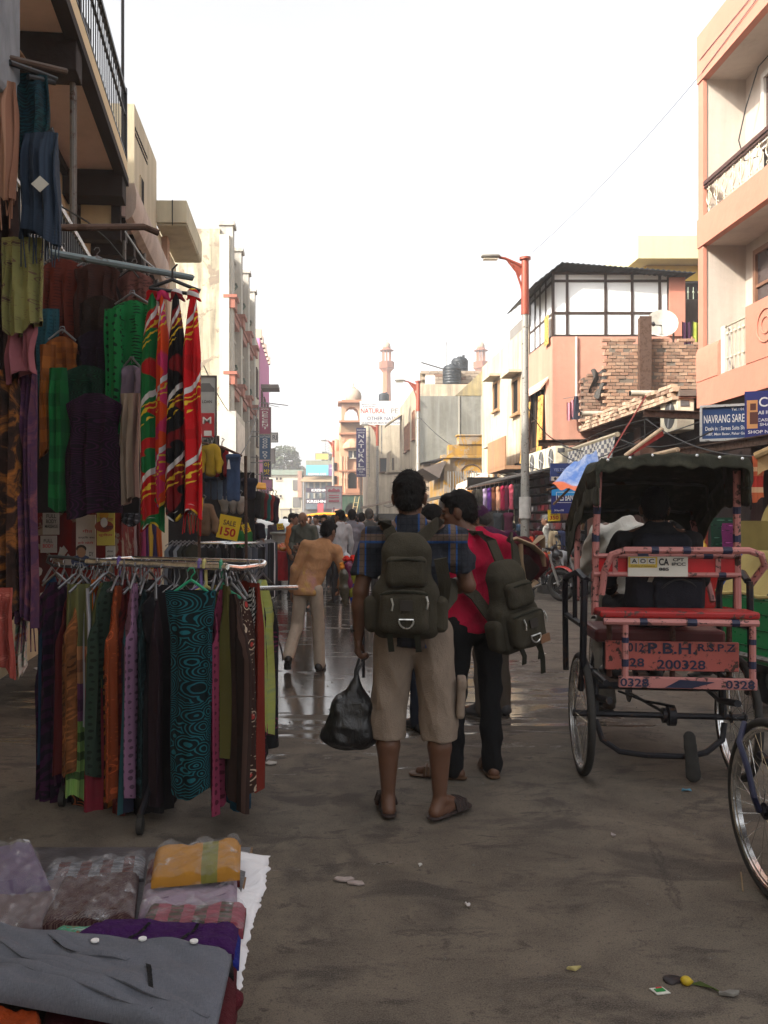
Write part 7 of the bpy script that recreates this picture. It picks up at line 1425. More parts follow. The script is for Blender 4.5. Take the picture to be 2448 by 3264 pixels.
# ---- wall of hanging clothes on the left
LW=[('shawl','peach and brown striped shawl at the upper left edge','shawl',F1(K(150,108,88),'stripe',K(112,66,56),K(168,128,106),.8),-14,35,180,425,3.35,'sheet',3,dict(fringe=True)),('scarf','deep teal tiger print scarf hung at the top of the left stall','scarf',F1(K(14,34,40),'batik',K(22,66,70),K(16,52,66),1.6),31,104,162,360,3.5,'sheet',3,{}),('shawl','slate blue knitted fringed shawl with a white diamond price tag','shawl',F1(K(50,62,78),'check',K(58,72,90),K(44,54,70),6),45,126,290,515,3.45,'sheet',5,dict(fringe=True,flare=1.12)),('scarf','yellow green scarf with purple paisley border under the blue shawl','scarf',F1(K(140,136,84),'flower',K(92,70,62),K(110,84,70),1.2),6,95,515,712,3.5,'sheet',5,{}),('folded_cloth','folded rose pink cloth under the yellow green scarf','cloth',F1(K(160,96,104)),10,82,705,815,3.55,'sheet',3,{}),('scarf','orange and black tie dye scarf low at the left edge','scarf',F1(K(28,20,18),'tiedye',K(54,36,30),K(168,104,44),1.4),-8,42,800,1330,3.6,'sheet',4,{}),('scarf','long purple and rose crinkled scarf at the left edge','scarf',F1(K(96,56,72),'tiedye',K(70,44,74),K(128,76,82),1.2),38,78,800,1345,3.65,'sheet',6,dict(fringe=True)),('shawl','dark brown shawl hanging behind the peach striped one','shawl',F1(K(46,34,32),'tiedye',K(60,44,42),K(36,28,30)),-6,40,415,810,3.6,'sheet',4,{}),('skirt','coral red floral skirt at the lower left edge','skirt',F1(K(160,76,66),'flower',K(190,110,96),K(170,96,84)),-30,24,1270,1452,3.3,'sheet',3,dict(flare=1.3)),('scarf','small orange and white knotted cloth hanging low beside the coral skirt','scarf',F1(K(190,80,40),'tiedye',K(200,190,180),K(60,120,90)),36,58,1300,1450,3.7,'gather',3,{}),('dress','sheer rust red dress spread on a hanger high in the wall of clothes','dress',F1(K(112,48,36),'dots',K(84,36,30),None,1.6),88,182,560,760,5.7,'dress',5,dict(hook=.1)),('dress','brown lattice print dress high in the middle of the wall of clothes','dress',F1(K(70,40,34),'dots',K(44,28,26),None,1.8),160,258,570,740,5.62,'dress',5,dict(hook=.1)),('dress','pinkish brown leopard print dress beside the green dotted kurta','dress',F1(K(120,78,70),'leopard',K(70,40,38),K(100,62,56),1.6),250,330,588,760,5.7,'dress',4,dict(hook=.08)),('dress','long teal sleeved dress at the left of the wall of clothes','dress',F1(K(44,92,104),'dots',K(32,70,84),None,2),78,128,668,945,5.6,'sheet',3,dict(flare=.7)),('dress','orange ochre printed dress with long hanging sleeve','dress',F1(K(164,96,38),'check',K(140,80,36),K(120,66,34),.8),100,168,728,900,5.45,'dress',4,dict(hook=.06)),('sleeve','long ochre sleeve hanging below the orange dress','garment',F1(K(168,100,40),'check',K(144,84,38),K(122,68,34),.5),84,120,745,982,5.38,'sheet',2,dict(flare=1.05)),('scarf','long emerald green embroidered scarf in the wall of clothes','scarf',F1(K(22,104,52),'check',K(28,120,60),K(18,84,46),.6),106,146,795,1098,5.3,'sheet',3,dict(flare=.95)),('dress','dark green swirl dress behind the purple swirl dress','dress',F1(K(14,40,30),'rings',K(20,76,50),K(16,60,44),1.6),140,235,790,960,5.42,'dress',4,{}),('dress','dark violet swirl dress in the middle of the wall of clothes','dress',F1(K(30,20,34),'rings',K(46,28,48),K(40,26,46),1.5),160,258,715,900,5.5,'dress',4,{}),('dress','brown black swirl dress under the lattice print dress','dress',F1(K(40,28,24),'rings',K(60,42,34),K(50,36,30),1.8),168,258,640,800,5.56,'dress',4,{}),('dress','wide purple swirl dress low in the wall of clothes, above the posters','dress',F1(K(28,14,30),'rings',K(54,24,56),K(70,24,60),1.3),142,262,850,1112,5.25,'dress',6,{}),('kurta','bright green kurta with black dots','kurta',F1(K(24,128,66),'dots',K(12,34,22),None,1.3),240,330,650,815,5.4,'dress',4,dict(hook=.06)),('sleeve','green sleeve with black dots hanging straight down','garment',F1(K(24,126,64),'dots',K(12,34,22),None,.9),227,262,668,928,5.33,'sheet',2,{}),('top','pale lavender top above the cream scarf','top',F1(K(128,112,128)),256,312,790,890,5.35,'dress',3,dict(hook=.05)),('scarf','cream beige scarf hanging straight beside the green sarong','scarf',F1(K(168,148,130),'stripe',K(150,122,112),K(176,156,140),.6),258,304,850,1082,5.28,'sheet',4,dict(flare=.92))]
for i,(nm,lab,cat,mat,x0,x1,y0,y1,Y,st,fo,ex)in enumerate(LW):
 rect(nm,lab,cat,mat,x0,x1,y0,y1,Y,.07,st,(rnd.uniform(-.2,.2)),400+i,'clothes hung on the left stall',folds=fo,amp=.02,**ex)
m=MB();c=P(86,397,3.36);m.prism([c+V((-.035,0,0)),c+V((0,0,-.032)),c+V((.035,0,0)),c+V((0,0,.032))],(0,.003,0));solo('price_tag',m,m_plain((.55,.53,.47),.8),'white diamond shaped price tag pinned on the blue shawl','tag')
# sarongs on a hanger at the end
def sarong_mat(base,edge,white=(.6,.58,.58),flower=(.6,.58,.56),yel=K(214,180,50)):
 b=NB('sarong_print');v=b.co('UV');s_=b.sep(v);vv=b.co('UV',(1,5.5,1));n_=b.noise(v,3,2)
 d=b.vor(vv,1.7);col=b.mix(b.ramp(b.noise(vv,1.2,2),[(.48,0),(.5,1)]),base,edge)
 pet=b.n('ShaderNodeTexVoronoi');b.link(vv,pet.inputs['Vector']);pet.inputs['Scale'].default_value=4.5;pet.feature='F1'
 col=b.mix(b.ramp(d,[(.26,1),(.28,0)]),col,b.mix(b.ramp(pet.outputs['Distance'],[(.25,0),(.3,1)]),flower,base));col=b.mix(b.ramp(d,[(.05,1),(.08,0)]),col,yel)
 t1=b.math('FRACT',b.math('ADD',b.math('MULTIPLY',s_[1],3.1),b.math('MULTIPLY',s_[0],.9)));col=b.mix(b.ramp(t1,[(.0,1),(.075,1),(.08,0)],'CONSTANT'),col,white)
 w_=b.wave(b.co('UV',(1,4.5,1),(0,0,.6)),2.4,7,2,'RINGS',dscale=1.6);band=b.ramp(t1,[(0,0),(.09,1),(.34,1),(.35,0)],'CONSTANT');col=b.mix(b.math('MULTIPLY',band,b.ramp(w_,[(.80,0),(.86,1)])),col,yel)
 b.bump(b.noise(v,40,2),.3,.004);return b.out(col,.85,0,.25)
for i,(lab,mat,x0,x1,y1)in enumerate((('green and red sarong with white stripes and yellow lettering like scrolls',sarong_mat(K(14,104,52),K(176,24,28)),304,352,1142),('narrow orange and purple sarong between the green and the black one',sarong_mat(K(210,70,26),K(196,48,96),flower=K(120,80,170)),340,364,1088),('black sarong with white hibiscus flowers and yellow scrolls',sarong_mat(K(16,16,20),K(120,20,26)),361,401,1116),('bright red sarong with white hibiscus and yellow scrolls, rightmost of the hanging sarongs',sarong_mat(K(190,18,26),K(170,16,22)),396,436,1112))):
 rect('sarong',lab,'sarong',mat,x0,x1,630,y1,5.05-.03*i,.10,'gather',rnd.uniform(-.3,.3),500+i,'hibiscus print sarongs',folds=2.2,amp=.022,flare=1.15,fringe=(i==3))
 p_=P((x0+x1)/2,634,5.05-.03*i);m=sdf_mesh([('ell',p_,(.035,.035,.028)),('cap',p_,p_+V((.05,-.02,-.05)),.02,.008),('cap',p_,p_+V((-.03,-.02,-.04)),.016,.008)],.008,.02,.003,i,40);solo('knot',m,mat,('green','orange','black','red')[i]+' knotted sarong end tied to the black hanger','knot',smooth=True)
m=MB();c0,c1=P(322,622,5.0),P(428,628,5.0);pk_=P(372,604,5.0);m.tube([c0,c0.lerp(pk_,.6),pk_,pk_.lerp(c1,.5),c1+V((.01,0,.0)),c1+V((.0,0,-.025)),c0],.011,7);m.tube([pk_,pk_+V((0,0,.06)),pk_+V((.03,0,.09))],.006,6);solo('clothes_hanger',m,plas,'large black plastic hanger carrying the sarongs','hanger',smooth=True)
# poles, hangers, dark sheet for the shade between garments
for lab,pts,r,mt in(('rusty pipe running level across the left stall',[P(100,492,5.2),P(310,490,5.6),P(342,503,5.65)],.022,rusty),('pale steel pipe slanting down to the right above the sarongs',[P(105,545,4.6),P(260,572,4.9),P(415,600,5.2)],.02,m_metal((.2,.25,.26),.4,.5)),('wooden pole poking out at the top of the left stall',[P(-10,118,3.3),P(142,154,3.7)],.013,wood_dark),('black hanger arm beside the teal scarf',[P(20,135,3.35),P(85,158,3.5),P(122,172,3.55),P(118,178,3.55),P(60,166,3.45)],.012,plas),('black hanger hook beside the blue shawl',[P(104,290,3.45),P(114,281,3.45),P(120,290,3.45),P(112,302,3.45),P(100,296,3.45)],.012,plas)):
 m=MB();m.tube(pts,r,8);solo('pole' if 'p' in lab[:12]and 'hanger' not in lab else 'hanger_hook',m,mt,lab,'pole' if 'hanger' not in lab else 'hanger',smooth=True)
for lab,pts in(('white cord swinging from the pole to the slanting pipe',[P(270,500,5.4),P(310,560,5.3),P(360,600,5.2),P(420,598,5.2)]),('loose dark cable hanging above the left stall',[P(130,445,6),P(190,480,5.8),P(235,520,5.6),P(300,600,5.4)])):
 m=MB();m.tube(pts,.006,5);solo('cord',m,m_plain((.4,.4,.4)if 'white' in lab else(.03,.03,.03)),lab,'cord',smooth=True)
m=MB();m.bb(P(0,0,3.5).x-.6,P(-2,0,3.3).x+.02,3.2,3.5,P(0,225,3.4).z,P(0,20,3.4).z+.4);solo('tarp_roll',m,m_soft((.35,.38,.42)),'grey white tarpaulin edge at the top left corner','tarpaulin',bevel=.03)
m=MB();a,b_=P(60,585,6.2),P(300,1108,6.2);m.bb(a.x,b_.x,6.2,6.24,b_.z,a.z);solo('gap_shade_sheet',m,m_soft((.018,.014,.016)),'added dark sheet standing for the shade in the gaps of the wall of hanging clothes','cloth')  # added near-black sheet, shade of the gaps put into its colour
BO=thing('red_booth','red painted booth with torn paper notices under the wall of clothes','booth',(-2.3,7.0,0));rb_=m_plaster(C(150,26,22),.8,(.05,.02,.02),3,peel=.25)
m=MB();a,b_=P(72,1096,6.9),P(262,1342,6.9);m.bb(a.x,b_.x,6.9,8.6,b_.z,a.z+.5);obj('panel',m,rb_,BO);m=MB();m.bb(a.x+.02,b_.x-.02,6.95,8.5,0,b_.z-.002);obj('base',m,dark_void,BO)
def poster(lab,x0,x1,y0,y1,Y,bgc,lines,name='poster',extra=None):
 a,b_=P(x0,y0,Y),P(x1,y1,Y);w_,h_=b_.x-a.x,a.z-b_.z;c=(a+b_)/2
 t=thing(name,lab,'poster',c-V((0,0,h_/2)));m=MB();m.bb(a.x,b_.x,Y,Y+.012,b_.z,a.z);obj('sheet',m,m_plain(bgc,.8,0,.2,.15,9,name='paper'),t)
 by={}
 for s_,dx,dz,hh,ww,col in lines:by.setdefault(col,MB());text(by[col],s_,c+V((dx*w_,-.006,dz*h_)),(1,0,0),(0,0,1),hh*h_,ww*w_,.015,off=.002)
 for col,m in by.items():obj('lettering',m,INK(col),t)
 if extra:extra(t,c,w_,h_)
 return t
bk_,rd_=(.03,.03,.04),(.45,.03,.05)
def face_pic(dx,dz,s,coat,beard=None,turban=None):
 def f(t,c,w_,h_):
  q=c+V((dx*w_,-.004,dz*h_));el=lambda x,z,rx,rz_,mt,d:(lambda m:(m.prism([q+V((x*s+rx*s*math.cos(k*.393),-d,z*s+rz_*s*math.sin(k*.393)))for k in range(16)],(0,.001,0)),obj('printed_portrait',m,mt,t)))(MB())
  el(0,-.75,.8,.5,INK(coat),.001);el(0,0,.36,.46,INK((.35,.19,.11)),.002);el(0,.22,.40,.30,INK(turban or(.02,.015,.012)),.003)
  if turban is None:el(0,-.03,.33,.36,INK((.36,.2,.12)),.004)
  if beard:el(0,-.42,.30,.42,INK(beard),.004)
 return f
ex1=face_pic(-.22,-.27,.10,(.05,.07,.15))
poster('white Hindi poster with a suited man portrait in a pale frame',164,206,1112,1215,6.6,(.55,.52,.50),[('गीत',.1,.16,.07,.5,rd_),('हार्दिक बधा',.05,.02,.06,.85,bk_),('हारे मोटी',0,-.09,.06,.8,rd_),('DY',.3,-.32,.09,.22,bk_)],extra=ex1)
poster('yellow Hindi poster with a bearded turbaned figure',209,247,1099,1178,6.55,(.60,.50,.10),[('लडवा',.15,-.02,.10,.55,bk_),('सुनीता',.0,-.22,.09,.8,rd_),('गण',.3,.2,.08,.25,rd_)],extra=face_pic(-.08,.26,.09,(.3,.06,.03),(.6,.6,.58),(.6,.3,.03)))
poster('white printed bill with dense Hindi lines below the yellow poster',228,248,1180,1215,6.56,(.5,.48,.46),[('सेवा',0,.2,.14,.7,bk_),('दिल्ली',0,-.12,.14,.7,bk_)])
poster('small round topped saint picture hanging above the white poster',195,222,1062,1098,6.5,(.45,.36,.32),[],extra=face_pic(0,.05,.055,(.4,.2,.1)))
poster('torn grey FULL BODY MASSAGE notice, upper of two on the red booth',92,127,1105,1155,6.86,(.38,.37,.36),[('FULL',.05,.3,.17,.6,bk_),('BODY',.05,.08,.17,.65,bk_),('MASSAGE',.05,-.14,.14,.8,bk_)])
poster('torn grey FULL BODY notice, lower of two on the red booth',87,122,1157,1194,6.86,(.38,.36,.35),[('FULL',0,.2,.2,.55,bk_),('BODY',0,-.1,.22,.65,rd_)])
m=MB();rr=random.Random(5)
for x,y,s_ in((100,1290,.06),(80,1232,.05),(150,1212,.07),(135,1190,.05)):
 c=P(x,y,6.885);m.prism([c+V((s_*rr.uniform(.4,1)*math.cos(k),0,s_*1.2*rr.uniform(.4,1)*math.sin(k)))for k in[i*.63 for i in range(10)]],(0,-.003,0))
obj('torn_paper',m,m_plain((.45,.42,.4),.9),BO,kind='stuff')
# bright scarves row behind the posters
for i,(x,c_,n_)in enumerate(((254,K(150,44,90),'magenta'),(262,K(84,78,128),'slate violet'),(272,K(60,84,84),'grey green'),(282,K(136,84,150),'purple'),(292,K(190,160,156),'pale pink'),(301,K(120,44,48),'maroon'),(311,K(214,92,140),'pink'),(318,K(104,60,116),'plum'),(325,K(214,170,60),'yellow'),(335,K(74,66,110),'indigo'),(343,K(200,98,40),'orange'))):
 rect('scarf',n_+' scarf in the bright row hanging behind the dress rack','scarf',F1(c_),x-6,x+6,1120,1222,7.4,.05,'sheet',.6,600+i,'bright scarves behind the rack',folds=2,amp=.008,nu=20,nv=10)
rect('dress','black and white lace print dress behind the green sarong','dress',F1(K(52,52,58),'flower',K(150,150,156),K(100,100,106),1.5),262,306,1075,1130,6.9,.07,'sheet',0,640)
# ---- clothes hung further along
def shirt_shape(x0,x1,y0,y1,Y,name,lab,mats,group,sl=True,seed=1,yaw=0):
 a,b_=P(x0,y0,Y),P(x1,y1,Y);w_,L_=(b_.x-a.x),a.z-b_.z;c=V(((a.x+b_.x)/2,Y,b_.z));t=thing(name,lab,name.split('_')[-1],c,yaw,group);bw=w_*(.6 if sl else .9)
 m=sdf_mesh([('box',(0,0,L_*.46),(bw/2,.07,L_*.46),Matrix.Identity(4),.06),('cap',(-bw*.35,0,L_*.9),(bw*.35,0,L_*.9),.06,.06)],.018,.05,.012,seed,16);obj('body',m,mats[0],t,smooth=True,local=True)
 if sl:
  for sx in(-1,1):m=sdf_mesh([('cap',(sx*bw*.38,0,L_*.88),(sx*w_*.44,-.02,L_*.45),.062,.052),('cap',(sx*w_*.44,-.02,L_*.45),(sx*w_*.45,-.06,L_*.18),.052,.042)],.018,.03,.010,seed+1,16);obj('sleeve',m,mats[-1],t,smooth=True,local=True)
 m=MB();m.tube([(0,0,L_*.95),(0,0,L_+.06),(.03,0,L_+.1),(0,0,L_+.12)],.008,5);obj('hanger',m,hook_m,t,local=True)
 return t
sm=lambda*c,**k:m_soft(C(*c),.85,.25,.6,8,**k)
shirt_shape(434,476,962,1030,11.0,'hung_jacket','yellow and royal blue sports jacket hanging at mid left',[sm(196,164,50),sm(206,172,50)],'jackets hung over the jeans rack',seed=3)
t=shirt_shape(468,490,966,1038,11.3,'hung_jacket','black and red jacket between the yellow jacket and the jeans',[sm(34,30,34),sm(160,34,44)],'jackets hung over the jeans rack',seed=4)
shirt_shape(523,554,1036,1080,12.2,'hung_jacket','navy padded jacket hanging right of the large jeans',[sm(34,38,54)],'jackets hung over the jeans rack',False,seed=5)
shirt_shape(411,468,1090,1158,10.6,'hung_shirt','khaki shirt with chest pockets hanging under the small sale card',[sm(132,104,80)],None,seed=6)
def jeans(x0,x1,y0,y1,Y,lab,c_,seed):
 a,b_=P(x0,y0,Y),P(x1,y1,Y);w_,L_=b_.x-a.x,a.z-b_.z;t=thing('hung_jeans',lab,'jeans',((a.x+b_.x)/2,Y,b_.z),0,'jeans hung at mid left')
 b=NB('denim');v=b.co('Object',(1,1,.5));dn=b.mix(b.ramp(b.noise(v,7,5,.6),[(.35,0),(.65,1)]),C(*c_),sc(C(*c_),2.0));b.bump(b.noise(v,60,2),.3,.004);dn=b.out(dn,.9,0,.2)
 m=sdf_mesh([('cap',(-w_*.2,0,L_*.9),(-w_*.24,0,.03),w_*.26,w_*.22,(0,1,0),.45),('cap',(w_*.2,0,L_*.9),(w_*.24,0,.03),w_*.26,w_*.22,(0,1,0),.45),('box',(0,0,L_*.93),(w_*.45,.045,L_*.07),Matrix.Identity(4),.03)],.016,.03,.006,seed,20);obj('denim',m,dn,t,smooth=True,local=True)
 m=MB();m.box((0,-.06,L_*.95),(w_*.9,.02,.03));obj('waistband',m,dn,t,local=True)
jeans(487,521,981,1082,11.0,'large blue jeans with a white tag hanging at mid left',(46,62,88),1)
for i,(x0,x1,c_)in enumerate(((440,456,(40,52,70)),(454,470,(50,64,84)),(468,482,(74,92,112)),(480,490,(44,56,78)))):jeans(x0,x1,1030,1082,11.4,('darkest','dull blue','palest','narrow')[i]+' jeans in the row under the hanging jackets',c_,10+i)
m=MB();c=P(493,1003,10.9);m.prism([c+V((-.02,0,-.06)),c+V((.03,0,-.06)),c+V((.012,0,.06)),c+V((-.004,0,.06))],(0,.004,0));solo('price_tag',m,m_plain((.7,.7,.7)),'white paper tag on the large blue jeans','tag')
for i,(x0,x1)in enumerate(((476,494),(494,512),(510,528))):shirt_shape(x0,x1,1078,1112,11.6,'white_shirt',('left','middle','right')[i]+' white top hanging below the large jeans',[sm(178,172,162)],'white tops',False,20+i)
m=MB();m.tube([P(428,954,10.9),P(480,966,11.1),P(522,985,11.2)],.018,6);m.tube([P(430,958,10.9),P(430,1240,10.9)],.02,6);m.tube([P(530,985,11.2),P(532,1230,11.6)],.02,6);solo('hanging_pole',m,rusty,'dark curved pole frame from which the jackets and jeans hang','pole',smooth=True)
m=MB();a,b_=P(553,1044,13.6),P(574,1060,13);m.prism([a,P(574,1046,13.4),P(575,1058,12.9),P(554,1056,13.1)],(0,0,.02));solo('yellow_awning',m,m_plain(C(214,150,30),.7),'small yellow orange awning beyond the navy jacket','awning')
for i,(x,c_,n_)in enumerate(((556,(40,40,46),'charcoal'),(563,(60,70,60),'grey green'),(570,(120,30,40),'crimson'),(577,(30,110,106),'teal'),(583,(150,44,40),'red'),(589,(36,34,44),'black'),(595,(70,40,60),'plum'))):shirt_shape(x-7,x+7,1062+i*2,1120+i*2,13.5+i*.25,'hung_jacket',n_+' jacket in the dim row under the yellow awning',[sm(*c_)],'jackets under the yellow awning',False,30+i,.9)
m=MB();a,b_=P(425,1085,14),P(560,1240,14);m.bb(a.x-.5,b_.x-.1,14.2,14.3,0,2.3);solo('shop_shade_panel',m,m_soft((.02,.02,.022)),'dark panel standing for the shade inside the shop behind the round rack of trousers','shop')  # flat panel, the shop's inner shade is put into its dark colour
# round rack of dark trousers
cx,cyy,rz_=P(487,0,12.7).x,12.9,1.17;RR=thing('round_rack','round chrome rack crowded with dark trousers at mid left','rack',(cx,cyy,0));ring=[V((cx+.47*math.cos(a*.2244),cyy+.55*math.sin(a*.2244),rz_))for a in range(28)]
m=MB();m.tube(ring,.016,7,closed=True);m.tube([V((cx,cyy,0)),V((cx,cyy,rz_))],.02,6);m.tube([ring[0],ring[14]],.012,5);m.tube([ring[7],ring[21]],.012,5);obj('ring',m,m_chrome(.2),RR,smooth=True)
ORD='first second third fourth fifth sixth seventh eighth ninth tenth eleventh twelfth thirteenth fourteenth fifteenth sixteenth seventeenth eighteenth'.split()
tr_c=[(30,30,36),(44,46,52),(26,28,40),(58,60,66),(90,96,108),(36,32,34),(24,24,26),(120,126,136)]
for i in range(30):
 if i<18:a=math.pi+i*(1.25*math.pi/17)-.2;x,y,L_=cx+.47*math.cos(a),cyy+.55*math.sin(a),.88;yw=a;lb='round rack'
 else:f_=(i-18)/11;x,y,L_=P(556+31*f_,0,14.2+1.4*f_).x,14.2+1.4*f_,.98;yw=.3;lb='straight rack'
 c_=tr_c[(i*5)%8];w_=('nearly black','charcoal','midnight blue','slate','steel grey','brown black','jet black','pale grey')[(i*5)%8]
 o=garment('hung_trousers',w_+' trousers, '+ORD[i if i<18 else i-18]+' in the row on the '+lb,'trousers',m_cloth(C(*c_),'stripe' if i%6==3 else 'plain',C(*[min(255,q*2+20)for q in c_])if i%6==3 else None,None,.35,name='trouser_cloth'),(x,y,rz_-.06),.22,.075,L_,yw,'sheet',2,.006,700+i,w_+' trousers on the '+lb,1,.05,None,18,8)
m=MB();m.tube([P(552,1168,14.1),P(590,1176,15.7)],.014,6);m.tube([P(590,1176,15.7),V((P(590,0,15.7).x,15.7,0))],.016,6);solo('straight_rail',m,m_chrome(.2),'straight chrome rail with trousers beside the fruit cart','rail',smooth=True)
for i in range(6):
 x=372+i*9;c_=((120,130,142),(44,48,58),(150,158,168),(60,64,60),(36,38,34),(50,52,40))[i];garment('hung_trousers',('grey blue','dark slate','light denim blue','grey green','dark olive','drab olive')[i]+' garment in the left cluster beside the round rack','garment',m_cloth(C(*c_),name='trouser_cloth'),P(x,1176,12.0),.28,.09,.75,.8,'dress',2,.008,740+i,'left cluster beside the round rack',1,.05,None,18,8)
 # sale cards
def sale(lab,x0,x1,y0,y1,Y,tilt,num,one='SALE'):
 a,b_=P(x0,y0,Y),P(x1,y1,Y);w_,h_=b_.x-a.x,a.z-b_.z;r_=V((math.cos(tilt),0,-math.sin(tilt)));u_=V((math.sin(tilt),0,math.cos(tilt)));c=(a+b_)/2;t=thing('sale_card',lab,'sign',c-V((0,0,h_/2)),0,'yellow sale cards');R3=Matrix((r_,V((0,1,0)),u_)).transposed()
 m=MB();m.box(c,(w_*.86,.012,h_*.9),R3);obj('card',m,INK(C(226,196,40)),t);m=MB();text(m,one,c+u_*h_*.17,r_,u_,h_*.2,w_*.5,.02,off=.009);obj('word',m,INK((.12,.05,.03)),t)
 m=MB();text(m,num,c-u_*h_*.17,r_,u_,h_*.32,w_*.62,.03,off=.009);obj('number',m,INK(C(176,24,20)),t);return t
sale('yellow SALE 150 card clipped on the round rack',467,521,1111,1168,12.3,.2,'150');sale('small yellow SALE 50 card partly behind the red sarong',413,440,1073,1104,10.2,.05,'150');sale('small tilted yellow sale card behind the green shirted person',522,541,1130,1152,13.4,-.35,'50');sale('small yellow sale card beside the white car',597,613,1130,1145,15,-.1,'50')
# fruit cart
FC=thing('fruit_cart','fruit cart draped in red cloth with oranges heaped on top','cart',P(622,1260,17.6));a,b_=P(594,1190,17.6),P(660,1250,17.6)
m=MB();m.grid(lambda u,v:(a.x+(b_.x-a.x)*u+.01*math.sin(v*8),17.0-.02*math.sin(u*25)*v,a.z-(a.z-b_.z)*v),30,6);m.bb(a.x,b_.x,17.0,18.4,a.z-.04,a.z);obj('red_cloth',m,m_soft(C(186,34,44)),FC,smooth=30);m=MB()
for x in(a.x+.1,b_.x-.1):
 m.tube([(x,17.3,0),(x,17.3,a.z)],.03,6);m.tube([(x-.02,17.9,.25),(x+.02,17.9,.25)],.25,14)
obj('undercarriage',m,darkfr,FC,smooth=30)
orange=[m_plain(C(214,120,36),.45,name='orange_peel'),m_plain(C(196,84,34),.45,name='orange_peel'),m_plain(C(170,120,40),.45,name='orange_peel')];rr=random.Random(3);mbo=MB();mbo.lathe((0,0,0),[(.004,-.042),(.03,-.03),(.042,0),(.03,.03),(.004,.042)],9)
om=[obj('orange',mbo,q,None,True)for q in orange]
for i in range(70):
 u_=rr.random();o=om[i]if i<3 else om[i%3].copy()
 if i>2:COL.objects.link(o)
 row=i%4;o.location=(a.x+.06+(b_.x-a.x-.12)*u_,17.08+row*.12+rr.uniform(-.03,.03),a.z+.04+.035*row*(1-abs(u_-.5))+rr.uniform(0,.02));tag(o,('bright orange','reddish','yellowish brown')[i%3 if i>2 else i]+' orange in the '+('front','second','third','back')[row]+' row of the heap on the red fruit cart','orange','oranges heaped on the fruit cart')
m=MB();c=P(630,1178,17.6);m.bb(c.x+.05,c.x+.45,17.5,17.8,c.z-.12,c.z+.02);solo('green_tray',m,m_plain(C(110,190,60),.5),'lime green tray standing on the fruit cart behind the oranges','tray');m=sdf_mesh([('ell',(c.x+.15,17.6,c.z+.05),(.07,.07,.06)),('ell',(c.x+.27,17.6,c.z+.06),(.08,.07,.07)),('ell',(c.x+.2,17.62,c.z+.11),(.06,.06,.05))],.015,.01);solo('garlic_heap',m,m_plain((.6,.52,.4),.7),'pale heap of bulbs in the green tray','vegetables',smooth=True)
m=MB();c=V((P(612,0,17.9).x,18.2,.7));m.lathe(c,[(.24,0),(.26,.5),(.30,.52),(.30,.56),(.27,.56),(.01,.5)],18);solo('drum',m,m_plain((.25,.27,.25),.5),'grey green drum standing behind the oranges','drum',smooth=40)
m=MB();m.tube([(P(628,0,17.3).x,17.3,.8),(P(628,0,17.3).x,17.3,1.75)],.02,6);solo('scale_post',m,m_plain((.5,.52,.5),.5),'thin white post rising from the fruit cart','post')
# hanging flower bags in front of the plaid man
for i,(x,y,c_,n_,tp)in enumerate(((745,1262,(90,84,70),'grey brown',(224,140,50)),(757,1245,(128,44,84),'magenta',(206,50,40)),(764,1262,(150,150,40),'lime yellow',(230,226,220)),(769,1285,(40,80,190),'blue',(40,80,190)))):
 c=P(x,y,7.9);t=thing('flower_bag',n_+' plastic bag of flower heads hanging left of the plaid shirted man','bag',c-V((0,0,.15)),0,'flower bags');m=sdf_mesh([('cap',(0,0,.24),(0,0,.08),.06,.05),('cap',(0,0,.1),(0,0,-.06),.05,.015)],.01,.03,.008,i,24);obj('plastic',m,m_plain(C(*c_),.3,0,.5,.4),t,smooth=True,local=True)
 m=MB();rr=random.Random(i)
 for k in range(8):q=V((rr.uniform(-.05,.05),rr.uniform(-.05,.05),.28+rr.uniform(0,.05)));m.lathe(q,[(.005,-.02),(.028,-.005),(.03,.008),(.012,.022)],9,flute=.2)
 obj('flower_heads',m,m_plain(C(*tp),.8,0,.2,.4,30,.4,'petals'),t,local=True,kind='stuff')
m=MB();m.tube([P(742,1216,7.9),P(785,1210,7.9)],.012,6);m.tube([P(785,1210,7.9),P(785,1210,7.9)*1-V((0,0,1.08))],.014,6);solo('bag_stand',m,darkfr,'thin stand carrying the hanging flower bags, behind the plaid shirted man','stand')
# ====== RIGHT SHOPS
KC=C
SH=thing('shop_arcade','dark open shop fronts under the brick edged slab at right','shop',(6.7,14,0))
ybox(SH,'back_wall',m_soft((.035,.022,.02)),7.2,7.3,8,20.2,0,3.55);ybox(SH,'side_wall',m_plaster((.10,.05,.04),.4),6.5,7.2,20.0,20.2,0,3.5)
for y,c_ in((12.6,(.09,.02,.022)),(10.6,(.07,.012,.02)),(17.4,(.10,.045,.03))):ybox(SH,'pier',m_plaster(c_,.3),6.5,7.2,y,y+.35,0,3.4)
for i,(x0,x1,y0,y1,Y,c_,n_)in enumerate(((1535,1585,1118,1185,11.2,(18,62,44),'dark green'),(1560,1612,1130,1195,11.0,(112,30,92),'magenta'),(1440,1495,1085,1130,12.5,(150,120,80),'mustard'),(1500,1530,1135,1190,12.0,(150,60,50),'red flecked'),(1600,1625,1010,1080,10.5,(20,90,130),'blue'))):
 rect('hung_cloth',n_+' cloth hanging in the shop seen under the rickshaw hood','cloth',F1(KC(*c_),'flower',KC(*[min(255,q+60)for q in c_]),KC(*[q//2 for q in c_])),x0,x1,y0,y1,Y,.05,'sheet',0,800+i,'cloths in the right shop',folds=3,amp=.012,nu=24,nv=10)
rect('banner_cloth','orange and cream tasselled cloth hanging at the right edge above the blue shirted man','cloth',F1(KC(214,110,70),'hbands',KC(230,190,150),KC(200,60,50),1.2),1624,1648,985,1080,9.0,.03,'sheet',0,820,nu=20,nv=10)
